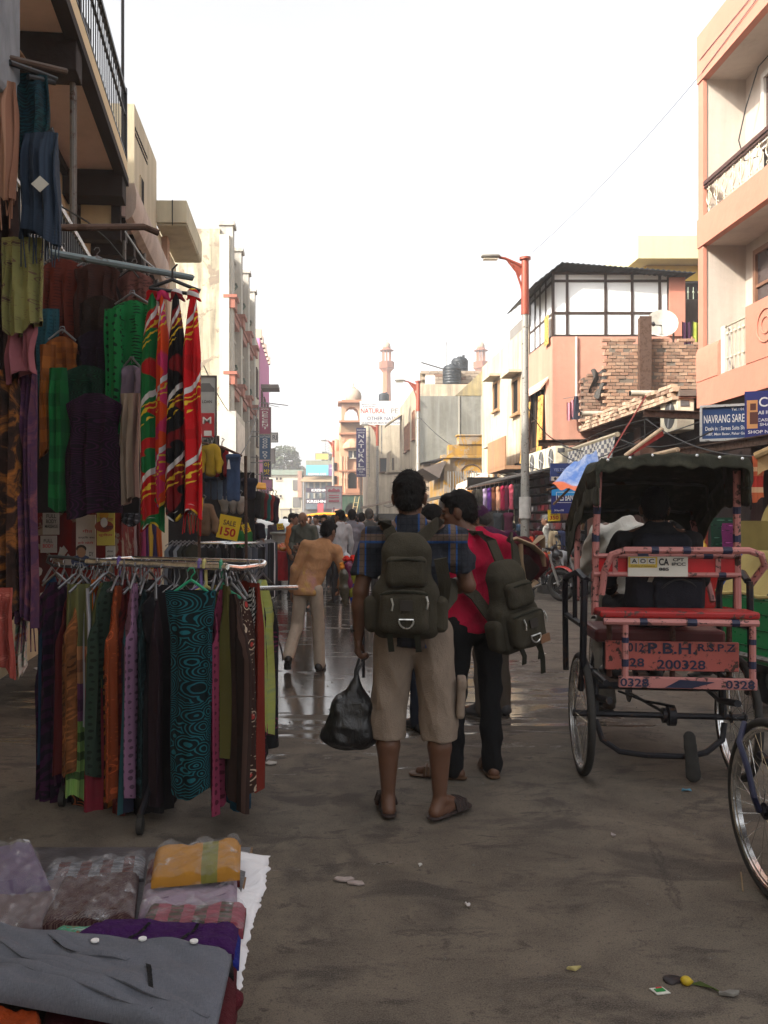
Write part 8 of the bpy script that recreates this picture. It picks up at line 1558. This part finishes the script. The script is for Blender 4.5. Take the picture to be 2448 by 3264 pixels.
m=MB();a=P(1632,985,8.8);m.tube([a,P(1690,960,8.6)],.04,8);m.grid(lambda u,v:(a.x+.02+.5*u,8.8-.1*u,a.z+.02+.06*u-(.22-.05*math.sin(u*9))*v),10,4);solo('cream_awning',m,m_soft(C(214,180,130)),'rolled cream awning at the right edge above the auto rickshaw','awning',smooth=30)
t=thing('counter','shop counter draped in red cloth behind the rickshaw','counter',(4.9,11.2,0));ybox(t,'red_cloth',m_soft(C(190,30,26),.85,.2),P(1505,0,10.6).x,P(1562,0,10.6).x,10.6,11.8,.25,.92);ybox(t,'top',m_plain(C(120,100,84)),P(1503,0,10.6).x,P(1564,0,10.6).x,10.55,11.85,.921,1.0)
for x,z,c_,n_ in((1496,1160,(.6,.6,.6),'clear bottle with a green cap'),(1519,1168,(.6,.35,.04),'amber bottle with a pointed cap')):
 c=P(x,1195,10.7);c.z=1.0;t=thing('bottle',n_+' standing on the red counter','bottle',c);m=MB();m.lathe((0,0,0),[(.045,0),(.05,.05),(.046,.09),(.05,.13),(.045,.19),(.02,.23),(.02,.25)],12);obj('body',m,m_plain(c_,.2,0,.6),t,smooth=40,local=True);m=MB();m.lathe((0,0,.25),[(.022,0),(.022,.03),(.005,.05)],10);obj('cap',m,m_plain((.02,.3,.12)if x<1500 else(.5,.3,.03),.4),t,smooth=40,local=True)
 # sign boards
n_=V((-.45,-1,0)).normalized();r_=V((1,-.45,0)).normalized()
board('saree_sign','blue slanted shop board reading NAVRANG SAREE HOUSE under the pink balcony','sign',P(1588,912,12.6),r_,.92,.50,[INK(C(28,62,110)),white_i],[('NAVRANG SAREE HOUSE',.0,.06,.12,.84,1),('Deals in : Sarees Suits Shawls Blankets',0,-.08,.06,.8,1),('1087, Main Bazar, Pahar Ganj, New Delhi',0,-.17,.05,.78,1),('Tel. : 011-23580142',.16,.19,.04,.42,1)],white_metal)
t,c,r,u,n,R3=board('cashmere_sign','dark blue shop board with white script and a model panel at the right edge','sign',P(1672,893,11.4),r_,.70,.62,[INK(C(36,44,110)),white_i,INK(C(206,150,96))],[('Cas',-.06,.16,.13,.24,1),('All Kind Of',-.04,.02,.05,.3,1),('CASHMERE',-.04,-.08,.04,.32,1),('SHAWLS',-.04,-.14,.04,.26,1),('SHOP NO. 1087,',-.06,-.24,.05,.5,1)])
m=MB();m.box(c+r*-.26+u*.0+n*.004,(.13,.004,.38),R3);obj('model_panel',m,INK(C(206,150,96)),t);m=MB();m.box(c+r*-.25+u*.1+n*.008,(.07,.004,.09),R3);m.box(c+r*-.24+u*-.05+n*.008,(.10,.004,.16),R3);obj('printed_figure',m,INK(C(90,50,40)),t,kind='stuff')
t,c,r,u,n,R3=board('bank_sign','bright blue bank board reading YES BANK behind the torn tarpaulin','sign',P(1226,1080,16.6),(1,0,0),.62,.52,[INK(C(16,30,100)),white_i],[('YES BANK',-.02,.05,.13,.36,1),('24 Hour ATM',-.17,-.2,.035,.18,1)])
m=MB();m.box(c+u*.17+n*.003,(.62,.004,.17),R3);obj('cyan_band',m,INK(C(30,140,205)),t);m=MB()
for sx in(-1,1):m.box(c+r*sx*.22+u*.05+n*.006,(.008,.004,.2),R3)
for sz in(-1,1):m.box(c+u*(.05+sz*.1)+n*.006,(.44,.004,.008),R3)
obj('name_frame',m,white_i,t)
t,c,r,u,n,R3=board('touch_sign','dull blue board reading YES TOUCH above the bank board','sign',P(1214,1020,17.3),(1,0,0),.46,.36,[INK(C(38,56,112)),INK(C(150,160,190))],[('YES TOUCH',0,.05,.06,.34,1)]);m=MB();m.box(c-u*.13+n*.003,(.44,.004,.08),R3);q=obj('card_strip',m,INK(C(206,190,170)),t)
for i,c_ in enumerate(((20,20,40),(200,70,40),(40,60,130))):m=MB();m.lathe(c-u*.13+r*(-.14+.14*i)+n*.008,[(.001,0),(.03,.001),(.03,.003),(.001,.004)],10,0,Matrix.Rotation(rad(90),3,'X'));obj('card_logo',m,INK(C(*c_)),q)
sale('yellow SALE 350 card hanging below the bank board',1181,1212,1100,1127,16.8,-.02,'350')
# dark clothes shop left of the slab
m=MB();m.prism([P(1005,1052,25),P(1205,1006,17.5),P(1260,1000,19.5),P(1040,1040,28)],(0,0,-.04));solo('sheet_roof',m,m_metal((.06,.06,.06),.7,.7),'thin black sheet roof over the clothes shop beyond the near lamp','roof')
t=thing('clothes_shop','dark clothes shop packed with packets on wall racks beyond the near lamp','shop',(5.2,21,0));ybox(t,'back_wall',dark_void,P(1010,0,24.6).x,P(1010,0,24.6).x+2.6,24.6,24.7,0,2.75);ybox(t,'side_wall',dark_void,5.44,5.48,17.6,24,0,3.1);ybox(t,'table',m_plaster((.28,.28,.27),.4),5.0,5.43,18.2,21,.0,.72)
PB=thing('packet_rack','rack of wrapped clothing packets in rows on the dark shop wall','rack',(5.4,19,.8));rr=random.Random(9);pc=[m_plain(C(*c_),.35,0,.5,.5,9,name='wrapped_packet')for c_ in((70,16,26),(40,18,26),(110,30,36),(34,32,40),(120,116,120),(90,60,30),(70,30,60))]
mbp=MB();mbp.box((0,0,0),(.05,.34,.14));pk0=[obj('packet',mbp,q)for q in pc]
for o in pk0:o.parent=PB
k_=0
for row in range(9):
 for j in range(14):
  i=rr.randrange(7);o=pk0[k_]if k_<7 else pk0[i].copy()
  if k_>=7:COL.objects.link(o);o.parent=PB
  k_+=1;o.location=MW[PB.name].inverted()@V((5.40+rr.uniform(-.02,.01),17.75+j*.37,.95+row*.215));o.rotation_euler=(0,rr.uniform(-.2,.2),0)
for i in range(9):ybox(PB,'shelf_bar',grey_metal,5.41,5.43,17.6,23,.95+i*.215-.085,.95+i*.215-.075)
rowc=[('tan',(196,140,80)),('brown black',(48,40,34)),('dark olive',(58,54,46)),('white and violet',(170,150,180)),('purple',(84,40,120)),('rust',(110,60,36)),('peach',(206,150,120)),('crimson',(170,30,70)),('wine',(96,26,52)),('pink',(214,90,110)),('charcoal',(34,36,38)),('black',(20,20,22)),('dark navy',(24,28,40))]
for i,(n_,c_)in enumerate(rowc):
 x=1020+i*9.5+(0 if i else-4);Y=24-i*.32;wd=26 if i<3 else 12;shirt_shape(x-wd/2,x+wd/2,1058-i*1.4,1108-i*.6,Y,'hung_jacket',n_+' jacket in the row hanging from the clothes shop roof',[sm(*c_)],'jackets along the clothes shop roof',i<3,850+i,.0 if i<3 else 1.1)
m=MB();m.tube([P(1004,1056,24.2),P(1140,1030,20)],.015,5);solo('hanging_rail',m,rusty,'thin rail carrying the row of jackets at the clothes shop','rail')
for i,(x,c_,n_)in enumerate(((1075,(60,66,70),'grey'),(1098,(96,30,60),'dark pink'),(1162,(120,24,30),'red'),(1196,(206,186,150),'cream'),(1212,(56,66,104),'denim blue'))):shirt_shape(x-10,x+10,1148-(40 if i<2 else 0),1190-(35 if i<2 else 0),18.0+(2.5 if i<2 else 0),'hung_shirt',n_+' shirt displayed low in the dark clothes shop',[sm(*c_)],'shirts low in the clothes shop',i>2,880+i)
t=thing('cloth_heap','low stall heaped with folded red and pink cloth behind the motorbikes','stall',P(1225,1290,18));a,b_=P(1165,1204,17.9),P(1265,1204,17.9);ybox(t,'table',m_plain((.1,.09,.08)),a.x,b_.x,17.6,18.1,0,a.z-.06)
for i in range(14):m=sdf_mesh([('box',(a.x+(b_.x-a.x)*(i%7+.5)/7,17.8,a.z-.02+.07*(i//7)),(.085,.14,.04),Matrix.Rotation(rr.uniform(-.3,.3),4,'Z'),.025)],.02,.01);obj('folded_cloth',m,sm(*((190,50,46),(214,110,110),(206,90,60),(176,40,80),(210,170,150))[i%5]),t,smooth=True)
# awnings, beams, coolers
ck=NB('checked_canvas');s_=ck.sep(ck.co('UV'));f1=ck.math('LESS_THAN',ck.math('FRACT',ck.math('MULTIPLY',s_[0],12)),.5);f2=ck.math('LESS_THAN',ck.math('FRACT',ck.math('MULTIPLY',s_[1],2.5)),.5);ck=ck.out(ck.mix(ck.math('MULTIPLY',ck.math('ABSOLUTE',ck.math('SUBTRACT',f1,f2)),.8),C(220,214,200),C(40,50,84)),.85)
a,b_=P(1230,973,17.6),P(1334,938,14.7);t=thing('checked_awning','rolled white and navy checked awning hanging on a pole before the brick slab','awning',(a+b_)/2);m=MB();m.tube([a,b_],.045,8);obj('roller',m,m_plain(C(206,190,160),.6),t,smooth=True)
m=MB();m.grid(lambda u,v:tuple(a.lerp(b_,u)+V((-.05-.05*math.sin(u*20)*v,-.03,-.04-(.34+.05*math.sin(u*17))*v))),36,6);obj('cloth',m,ck,t,smooth=True)
tq=NB('torn_tarpaulin');v=tq.co('UV');f=tq.noise(v,3,6,.6,.5);y_=tq.sep(v)[1];col=tq.mix(tq.ramp(f,[(.4,0),(.65,1)]),C(80,124,196),C(190,200,220));tq.bump(tq.noise(v,9,5),.6,.03);tq=tq.out(tq.mix(tq.ramp(y_,[(.74,0),(.80,1)]),col,C(220,112,64)),.7)
q0,q1,q2,q3=P(1232,1004,14.6),P(1288,972,13.4),P(1306,1068,12.2),P(1186,1050,13.2)
m=MB();m.grid(lambda u,v:tuple(q0.lerp(q1,u).lerp(q3.lerp(q2,u),v)+V((0,0,-.07*math.sin(math.pi*u)*math.sin(math.pi*v)+.02*math.sin(u*13+v*7)+(.03*math.sin(u*22)if v>.95 else 0)))),24,16);solo('tarpaulin',m,tq,'torn blue and orange tarpaulin stretched out beside the rickshaw hood','tarpaulin',smooth=True)
for i,(x0,y0,Y0,x1,y1,Y1)in enumerate(((1180,1058,13.3,1240,1046,13.6),(1195,1090,13.4,1240,1046,13.4))):m=MB();m.tube([P(x0,y0,Y0),P(x1,y1,Y1)],.018,6);solo('bamboo_pole',m,wood,('upper' if i==0 else 'lower')+' bamboo stick poking out from under the torn tarpaulin','pole',smooth=True)
for lab,x0,y0,Y0,x1,y1,Y1,dz,mt in(('grey rolled shop awning right above the rickshaw hood',1367,994,13.2,1464,971,12.0,.26,m_soft(C(120,120,118))),('red edged striped awning sloping above the grey one',1350,985,13.6,1432,925,13.4,.12,m_soft(C(150,50,44)))):
 a,b_=P(x0,y0,Y0),P(x1,y1,Y1);t=thing('rolled_awning',lab,'awning',(a+b_)/2);m=MB();m.tube([a,b_],.035,8);obj('roller',m,m_plain(C(190,165,135),.6),t,smooth=True);m=MB();m.grid(lambda u,v:tuple(a.lerp(b_,u)+V((0,-.02,-dz*v*(.4+.6*u)))),10,3);obj('cloth',m,mt,t,smooth=True)
for lab,a,b_ in(('upper rusty steel beam jutting out beside the cooler unit',P(1390,893,14.2),P(1530,898,14.2)),('lower steel beam above the row of cooler units',P(1163,957,18.3),P(1268,955,18.3)),('long flat canopy beam running to the right edge under the blue boards',P(1420,985,13.6),P(1672,948,10.6))):
 m=MB();d=V((0,0,.055));
 for s_,w_ in((1,.12),(-1,.12),(0,.03)):
  r3=(b_-a).normalized();sd=V((-r3.y,r3.x,0)).normalized()*w_/2;o_=d*s_;h_=V((0,0,.05 if s_==0 else .008));m.add([a+o_+sd-h_,a+o_-sd-h_,a+o_-sd+h_,a+o_+sd+h_,b_+o_+sd-h_,b_+o_-sd-h_,b_+o_-sd+h_,b_+o_+sd+h_],[(0,1,2,3),(7,6,5,4),(0,4,5,1),(1,5,6,2),(2,6,7,3),(3,7,4,0)])
 solo('steel_beam',m,rusty,lab,'beam')
m=MB();m.prism([P(1425,1000,13.4),P(1690,955,10.4),(7.1,10.4,2.75),(7.1,13.4,2.75)],(0,0,.03));solo('shop_canopy',m,m_metal((.05,.045,.04),.7,.7),'dark sheet canopy sloping over the shops below the blue boards','canopy')
def cooler(lab,x,y,z,w_,d_,h_):
 t=thing('cooler_unit',lab,'air conditioner',(x,y,z),0,'outdoor cooler units');wh_=m_plain(C(214,204,180),.5,name='cooler_paint');m=MB();m.bb(0,d_,0,w_,0,h_);obj('case',m,wh_,t,local=True,bevel=.015);c=V((-.002,w_*.42,h_*.5));Q=Matrix.Rotation(rad(-90),3,'Y')
 m=MB();m.lathe(c,[(.001,.004),(h_*.42,.004),(h_*.42,.0)],20,0,Q);f_=obj('fan_grille',m,m_plain((.06,.06,.06),.6),t,local=True);m=MB();m.lathe(c+V((-.006,0,0)),[(.001,.004),(h_*.08,.002),(h_*.08,0)],10,0,Q)
 for k in range(4):a_=k*1.571+.3;m.tube([c+V((-.006,0,0)),c+V((-.006,h_*.38*math.cos(a_),h_*.38*math.sin(a_)))],h_*.05,5,flat=.3)
 obj('fan',m,m_plain((.25,.25,.25),.5),f_,local=True);m=MB();m.bb(d_*.2,d_*.7,-.012,0,h_*.72,h_*.9);obj('valve_box',m,m_plain((.1,.1,.1)),t,local=True)
cooler('largest cream cooler unit hanging beside the pink house corner',6.08,14.62,3.05,.72,.3,.56)
for i in range(3):cooler(('far','middle','near')[i]+' cooler unit of the three above the clothes shop',5.12,18.7+(2-i)*.85,2.62,.75,.3,.52)
m=MB();m.prism([(5.0,18.5,2.6),(5.5,18.5,2.6),(5.5,21.3,2.6),(5.0,21.3,2.6)],(0,0,-.04));solo('cooler_ledge',m,rusty,'rusty ledge under the three cooler units','ledge')
for i,pts in enumerate(([P(1250,955,18),P(1320,925,15.5),P(1400,905,14)],[P(1300,1010,14),P(1380,880,14.5),P(1395,855,14.7)],[P(1290,990,15),P(1400,950,14),P(1530,905,13.2)],[P(1140,1008,18),P(1180,1020,17.5),P(1240,1022,17)],[P(1060,1040,26),P(1090,1020,25),P(1130,1025,20)],[P(1392,905,14.1),P(1393,940,14.1),P(1386,960,14.1)])):
 m=MB();m.tube([pts[0].lerp(pts[1],.5)if k==1 else p for k,p in enumerate([pts[0],None,pts[1],pts[2]])],.010 if i!=1 else .014,5);solo('cable',m,m_plain((.30,.05,.04)if i==1 else(.05,.045,.04)),('cable from the lower beam to the upper beam','red cord slanting up to the brick slab','cable drooping toward the saree board','cable from the near lamp to the blue boards','cable above the peeling facade','chain hanging from the upper steel beam')[i],'cable')
m=MB();m.prism([P(1020,1065,28),P(985,1075,28),P(992,1045,28),P(1052,1020,28),P(1060,1062,28)],(0,.5,0));solo('white_awning',m,m_plain(C(240,220,200),.8),'white boxy shop awning with pink top edge below the small balcony','awning');m=MB();m.tube([P(965,1082,27),P(1020,1066,26)],.05,6);solo('awning_roller',m,m_plain(C(220,210,196)),'long pale awning roller left of the tan jacket','awning')
for i,(x0,x1,y0,y1,Y,c_)in enumerate(((905,955,1075,1180,30,(60,56,50)),(860,905,1080,1180,38,(90,80,66)),(800,850,1085,1180,48,(110,90,70)))):
 a,b_=P(x0,y0,Y),P(x1,y1,Y);t=thing('market_stall',('near','middle','far')[i]+' market stall with slanted sheet awning on the right beyond the backpackers','stall',(a.x,Y,0));ybox(t,'goods',m_plain((.03,.025,.025),.9,0,.2,.8,3),a.x,b_.x+1,Y,Y+2,0,a.z*.75);m=MB();m.prism([(a.x-.5,Y-.6,a.z*.85),(b_.x+.8,Y-.3,a.z*1.08),(b_.x+.8,Y+2,a.z*1.1),(a.x-.5,Y+2,a.z*.9)],(0,0,.03));obj('awning',m,m_plain(C(*c_),.8),t)
 # ====== FOREGROUND TABLE
ZT=.56
tb=thing('display_table','low wooden table with a white sheet edge holding folded clothes in the foreground','table',(-.7,1.9,0));m=MB();m.bb(-1.6,-.20,1.2,2.55,ZT-.07,ZT-.03);obj('top',m,wood,tb);m=MB();m.bb(-1.6,-.205,1.2,2.54,ZT-.03,ZT-.026);obj('plastic_cover',m,m_plain((.06,.055,.06),.35,0,.5,.4,12,.4,'dark_polythene'),tb)
for x in(-1.5,-.28):
 for y in(1.3,2.45):m=MB();m.bb(x-.025,x+.025,y-.025,y+.025,0,ZT-.07);obj('leg',m,wood,tb)
sheet_m=NB('white_polysheet');f=sheet_m.noise(sheet_m.co(),9,6,.6,.7);sheet_m.bump(f,.8,.02);sheet_m=sheet_m.out(C(212,212,216),.6)
rr=random.Random(8);jag=[0]
for i in range(60):jag.append(jag[-1]*.82+rr.uniform(-.0055,.0055))
m=MB();m.grid(lambda u,v:(-.30+u*(.135+.02*v+jag[int(v*60)]),1.78+.70*v+(.03*u if v>.98 else 0),ZT-.022-.012*u*u+.006*math.sin(v*19+u*5)),8,60);o=solo('white_sheet',m,sheet_m,'torn white plastic sheet sticking out at the right side of the display table','sheet',smooth=True);o.modifiers.new('s','SOLIDIFY').thickness=.003
def pad(name,label,cat,mat,cs,z,th,seed=1,amp=.006,group=None,nx=28,ny=18,film=False,fr=4.0):
 cs=[G(x,y,z+th)for x,y in cs];g_=np.random.RandomState(seed);ph=g_.rand(8)*6.3;c=sum(cs,V())/4;t=thing(name,label,cat,(c.x,c.y,z),0,group)
 def top(u,v,lift=0):
  p=cs[0].lerp(cs[1],u).lerp(cs[3].lerp(cs[2],u),v);e=min(1,min(u,1-u,v,1-v)*16);return V((p.x,p.y,z+th*(.5+.5*e**.5)+lift+e*amp*(math.sin(fr*2*u+ph[0]+3*v)+.8*math.sin(fr*3*v+ph[1]+2*u)+.6*math.sin(fr*5*(u+v)+ph[2])+.4*math.sin(fr*9*(u-v)+ph[3]))))
 m=MB();m.grid(top,nx,ny);w_=nx+1;rim=[i for i in range(w_)]+[j*w_+nx for j in range(1,ny+1)]+[ny*w_+i for i in range(nx-1,-1,-1)]+[j*w_ for j in range(ny-1,0,-1)]
 b0=len(m.v);m.v+=[(m.v[i][0],m.v[i][1],z)for i in rim];m.u+=[m.u[i]for i in rim];k=len(rim);m.f+=[(rim[i],b0+i,b0+(i+1)%k,rim[(i+1)%k])for i in range(k)]+[tuple(range(b0,b0+k))];m.m+=[0]*(k+1);obj('cloth',m,mat,t,smooth=50)
 if film:
  m=MB();m.grid(lambda u,v:tuple(top(u,v,.008+.006*math.sin(17*u+9*v+ph[4])+.005*math.sin(31*v-13*u))),nx,ny);obj('plastic_wrap',m,m_film(),t,smooth=True)
 return t,top
pads=[('folded_cloth','dark stack of folded clothes along the near edge of the display table',m_soft(C(48,40,38)),[(-60,2080),(480,2110),(470,2300),(-60,2300)],ZT-.03,.04,0),('folded_cloth','maroon folded cloth under the grey garment',m_soft(C(84,26,34)),[(120,2090),(512,2060),(505,2230),(60,2290)],ZT-.02,.05,0),('folded_cloth','orange folded cloth at the bottom left corner',m_soft(C(176,72,26)),[(-40,2165),(88,2180),(92,2290),(-40,2290)],ZT,.05,0),('wrapped_scarf','grey mauve scarf in clear wrap at the left of the display table',F1(C(112,98,100)),[(-60,1905),(150,1890),(90,1990),(-60,2020)],ZT-.02,.04,1),('wrapped_scarf','maroon and taupe woven patterned scarf in clear wrap in the middle of the table',F1(C(62,34,38),'batik',C(104,88,80),C(84,60,58),3),[(135,1890),(300,1878),(290,1970),(85,1985)],ZT-.02,.045,1),('wrapped_scarf','dark red and grey checked scarf in clear wrap at the back of the table',F1(C(88,46,42),'check',C(110,112,118),C(60,56,60),.9),[(110,1862),(315,1846),(310,1888),(90,1900)],ZT-.03,.035,1),('wrapped_scarf','pale lilac scarf with a dark paisley print in clear wrap',F1(C(150,132,150),'flower',C(90,70,96),C(140,122,142),.8),[(312,1900),(512,1886),(512,1940),(298,1965)],ZT-.025,.05,1),('wrapped_scarf','pink and olive tartan scarf in clear wrap beside the white sheet',F1(C(150,74,88),'check',C(72,66,50),C(120,56,66),.8),[(318,1955),(532,1945),(525,1995),(300,2000)],ZT-.02,.05,1),('wrapped_scarf','crumpled lilac cloth in clear wrap at the far left of the table',F1(C(112,98,122)),[(-60,1830),(70,1815),(110,1895),(-60,1920)],ZT-.02,.08,1),('folded_cloth','dark red cloth pack under the orange pack',m_soft(C(96,30,30)),[(320,1852),(518,1838),(518,1890),(312,1900)],ZT-.03,.05,1),('wrapped_scarf','golden orange wrapped cloth with green stripes on top at the back right of the table',F1(C(178,126,50),'stripe',C(178,126,50),C(120,120,60),.45),[(336,1826),(520,1810),(518,1868),(326,1886)],ZT+.02,.055,1),('shop_leaflet','colourful printed leaflet peeping out under the purple garment',F1(C(180,40,40),'tiedye',C(40,150,120),C(200,200,200),2),[(120,2005),(330,1990),(300,2030),(124,2032)],ZT+.02,.01,0),('folded_garment','black folded garment between the purple and the grey one',m_soft(C(30,29,32)),[(50,2005),(500,2030),(505,2090),(60,2095)],ZT,.045,0),('folded_garment','royal blue folded edge below the purple garment',m_soft(C(36,44,130)),[(380,2020),(520,2015),(516,2075),(380,2080)],ZT-.005,.03,0)]
for i,(nm,lab,mt,cs,z,th,fl)in enumerate(pads):pad(nm,lab,nm.split('_')[-1],mt,cs,z,th*.72,900+i,.003,'folded goods on the display table',26,16,bool(fl))
pu,pt=pad('folded_garment','plain purple folded kurta with two dark buttonhole tabs','garment',m_soft(C(66,24,88),.9,.15,.5,30),[(225,1978),(515,1990),(505,2045),(85,2048)],ZT+.012,.03,931,.003)
for u_ in(.42,.74):m=MB();m.grid(lambda u,v:tuple(pt(u_+.022*(u-.5)-.03*v,.28+.6*v,.004)),3,8);obj('tab',m,blackp,pu)
gm=NB('grey_chambray');v=gm.co();a_=gm.noise(gm.co('Object',(260,26,40)),3,3,.6);b_=gm.noise(gm.co('Object',(26,260,40)),3,3,.6);dr=gm.wave(gm.co('Object',(1,1,1),(0,0,.5)),3.2,4,3,'BANDS','Y',1.5);gm.bump(gm.mix(.7,a_,dr),.5,.03);gm=gm.out(gm.mix(gm.mix(.5,a_,b_),C(46,50,60),C(120,123,134)),.9)
gv,gt=pad('folded_garment','grey chambray folded waistcoat with white buttons, nearest on the display table','garment',gm,[(-30,1985),(500,2045),(462,2215),(-60,2120)],ZT+.048,.030,940,.006,None,44,30,fr=3)
for q_ in([(.0,.22),(.2,.42),(.45,.60),(.72,.74),(.97,.86)],[(.0,.5),(.25,.68),(.5,.82),(.75,.92)],[(.28,.12),(.42,.30),(.62,.38)]):
 pts=[V(gt(*q_[0],.0))]
 for a_,b_ in zip(q_,q_[1:]):pts+=[V(gt(a_[0]+(b_[0]-a_[0])*k/4,a_[1]+(b_[1]-a_[1])*k/4,.0))for k in range(1,5)]
 n_=len(pts);m=MB();m.tube(pts,[.003+.013*math.sin(math.pi*(i+.6)/(n_+.2))for i in range(n_)],10,flat=.4);obj('fold',m,gm,gv,smooth=True)
for u_,v_ in((.47,.16),(.66,.12),(.86,.08)):m=MB();m.lathe(V(gt(u_,v_,.004)),[(.001,0),(.0085,.0),(.0085,.003),(.005,.0035),(.001,.002)],12);obj('button',m,m_plain((.7,.7,.7),.4),gv,smooth=40)
for p_,q_ in(((.70,.42),(.74,.78)),((.30,.22),(.40,.34))):m=MB();m.grid(lambda u,v:tuple(gt(p_[0]+(q_[0]-p_[0])*v+.020*(u-.5),p_[1]+(q_[1]-p_[1])*v,.005)),3,10);obj('pocket_welt',m,blackp,gv)
m=sdf_mesh([('box',(-.2,1.66,ZT-.06),(.03,.14,.05),Matrix.Identity(4),.02),('ell',(-.175,1.72,ZT-.02),(.025,.03,.02))],.01,.01,.004,2,30);solo('folded_cloth',m,m_soft(C(92,30,40)),'maroon and orange cloth corner at the right end of the table pile','cloth',smooth=True)
# ====== LITTER
def litter(name,lab,x,y,w_,d_,c_,rot=0,seed=1,th=.006,jag_=True):
 p=G(x,y);r2=random.Random(seed);n_=9 if jag_ else 4;pts=[]
 for i in range(n_):a=rot+i*2*math.pi/n_+(0 if jag_ else .785);q=r2.uniform(.6,1)if jag_ else 1;pts.append(p+V((w_*q*math.cos(a),d_*q*math.sin(a),.002+(r2.uniform(0,.012)if jag_ else 0))))
 m=MB();m.prism(pts,(0,0,th));return solo(name,m,m_plain(c_,.7,0,.3,.2,30,name='litter'),lab,'litter','litter on the street')
lt_=[('torn_paper','pinkish torn paper strip lying behind the plaid shirted man',740,1905,.05,.018,(.36,.3,.28)),('torn_paper','pinkish torn scrap joined to the end of the paper strip',770,1912,.045,.016,(.36,.3,.28)),('white_scrap','white scrap right of the dress rack, upper of two',592,1598,.035,.03,(.6,.58,.58)),('white_scrap','white crumpled scrap right of the dress rack, lower of two',587,1652,.045,.03,(.5,.46,.42)),('white_scrap','small white bit alone in the middle of the street',1010,1961,.012,.018,(.6,.56,.56)),('white_scrap','tiny white bit near the sandal prints',908,1873,.012,.01,(.6,.58,.56)),('plastic_wrapper','pale blue wrapper on the wet ground by the plaid man left foot',786,1597,.09,.04,(.14,.17,.22)),('blue_wrapper','small blue wrapper behind the rickshaw',1482,1710,.035,.014,(.1,.25,.35)),('white_scrap','white paper scrap in front of the parked motorbike',1170,1413,.06,.04,(.6,.58,.55)),('grey_scrap','grey stone like scrap on the dark patch',1324,1808,.016,.014,(.3,.26,.25)),('yellow_stick','short pale yellow stick near the bottom right',1240,2098,.028,.007,(.5,.42,.18)),('white_bag','small white bag dropped beside the red booth',80,1446,.06,.06,(.5,.5,.52)),('red_scrap','reddish wrapper under the right wheel of the rickshaw',1580,1665,.05,.02,(.3,.22,.2)),('grey_scrap','translucent grey wrapper in the bottom right corner',1575,2152,.04,.012,(.2,.19,.17))]
for i,(nm,lab,x,y,w_,d_,c_)in enumerate(lt_):litter(nm,lab,x,y,w_,d_,c_,i*.7,20+i)
o=litter('sachet','white and green square sachet lying near the bottom right',1425,2143,.034,.026,(.6,.6,.54),.25,3,.003,False);c=o.location.copy();m=MB();m.box((c.x,c.y,.0068),(.032,.016,.002),.2);q=obj('green_print',m,INK(C(30,130,60)),None);q.parent=o;q.matrix_parent_inverse=Matrix.Translation(-c);m=MB();m.box((c.x+.002,c.y+.013,.0068),(.02,.006,.002),.2);q=obj('red_print',m,INK(C(190,50,60)),None);q.parent=o;q.matrix_parent_inverse=Matrix.Translation(-c)
p=G(1482,2128);m=sdf_mesh([('ell',p+V((0,0,.014)),(.018,.016,.015)),('cap',p+V((.015,0,.012)),p+V((.022,.004,.01)),.006,.004)],.003,.006);solo('lemon',m,m_plain(C(196,168,40),.5),'squashed yellow lemon with dark peel near the bottom right','lemon','litter on the street',smooth=True)
m=MB()
for i in range(7):m.tube([p+V((.02,0,.004)),p+V((.045+.004*i,-.012*(i-3)*.5-.02,.012)),p+V((.06+.006*i,-.02*(i-3)*.4-.035,.004))],.0025,4)
solo('green_sprig',m,m_plain(C(70,84,34),.8),'limp green sprig beside the yellow lemon','sprig')
m=sdf_mesh([('ell',p+V((-.03,.03,.004)),(.035,.025,.008)),('ell',p+V((-.045,.015,.003)),(.02,.02,.006))],.005,.008,.003,3,60);solo('dark_peel',m,m_plain((.025,.018,.02),.5),'dark squashed peel behind the yellow lemon','peel',smooth=True)
m=MB();q=G(1600,1900);m.tube([q+V((-.05,-.12,.004)),q+V((.03,.06,.006))],.003,4);solo('straw',m,m_plain((.3,.2,.1)),'thin dry straw lying beside the near rickshaw wheel','straw')
m=MB();rr=random.Random(77)
for i in range(900):
 x_,y_=rr.uniform(-3,4),1.6+11*rr.random()**1.6;q=rr.uniform(.002,.006)*(1+.12*y_);p=V((x_,y_,0));a_=rr.random()*6;m.add([p+V((q*math.cos(a_+k*2.1),q*math.sin(a_+k*2.1),0))for k in range(3)]+[p+V((0,0,q*.9))],[(0,1,3),(1,2,3),(2,0,3)])
solo('gravel',m,m_plain((.16,.145,.13),.9),'scattered grit and small stones on the street','gravel',kind='stuff')
for i,(x0,y0,Y0,x1,y1,Y1,sg)in enumerate(((1210,960,17.5,1420,925,13.8,.25),(1205,975,17.6,1335,1000,14,.15),(1060,1010,27,1200,950,19,.5),(1330,945,14.8,1540,930,12.4,.2),(1140,880,17.9,1240,950,18.4,.3),(1395,905,14,1660,985,10.4,.18),(905,900,34,1110,985,29,.6),(560,870,40,500,1000,20,.5),(440,790,20,545,905,35,.6))):
 a,b_=P(x0,y0,Y0),P(x1,y1,Y1);m=MB();m.tube([a.lerp(b_,k/10)-V((0,0,sg*4*(k/10)*(1-k/10)))for k in range(11)],.007+.0003*Y0,4);solo('cable',m,m_plain((.03,.028,.026)),('sagging cable between the three coolers and the pink house','cable running behind the checked awning','sagging cable from the peeling facade to the salmon building','cable crossing under the brick slab to the saree board','cable from the near lamp pole down to the coolers','cable along the flat canopy beam','cable from the second lamp to the cream streaked house','cable from the hotel signs to the weathered wall','cable across the front of the weathered building')[i],'cable')
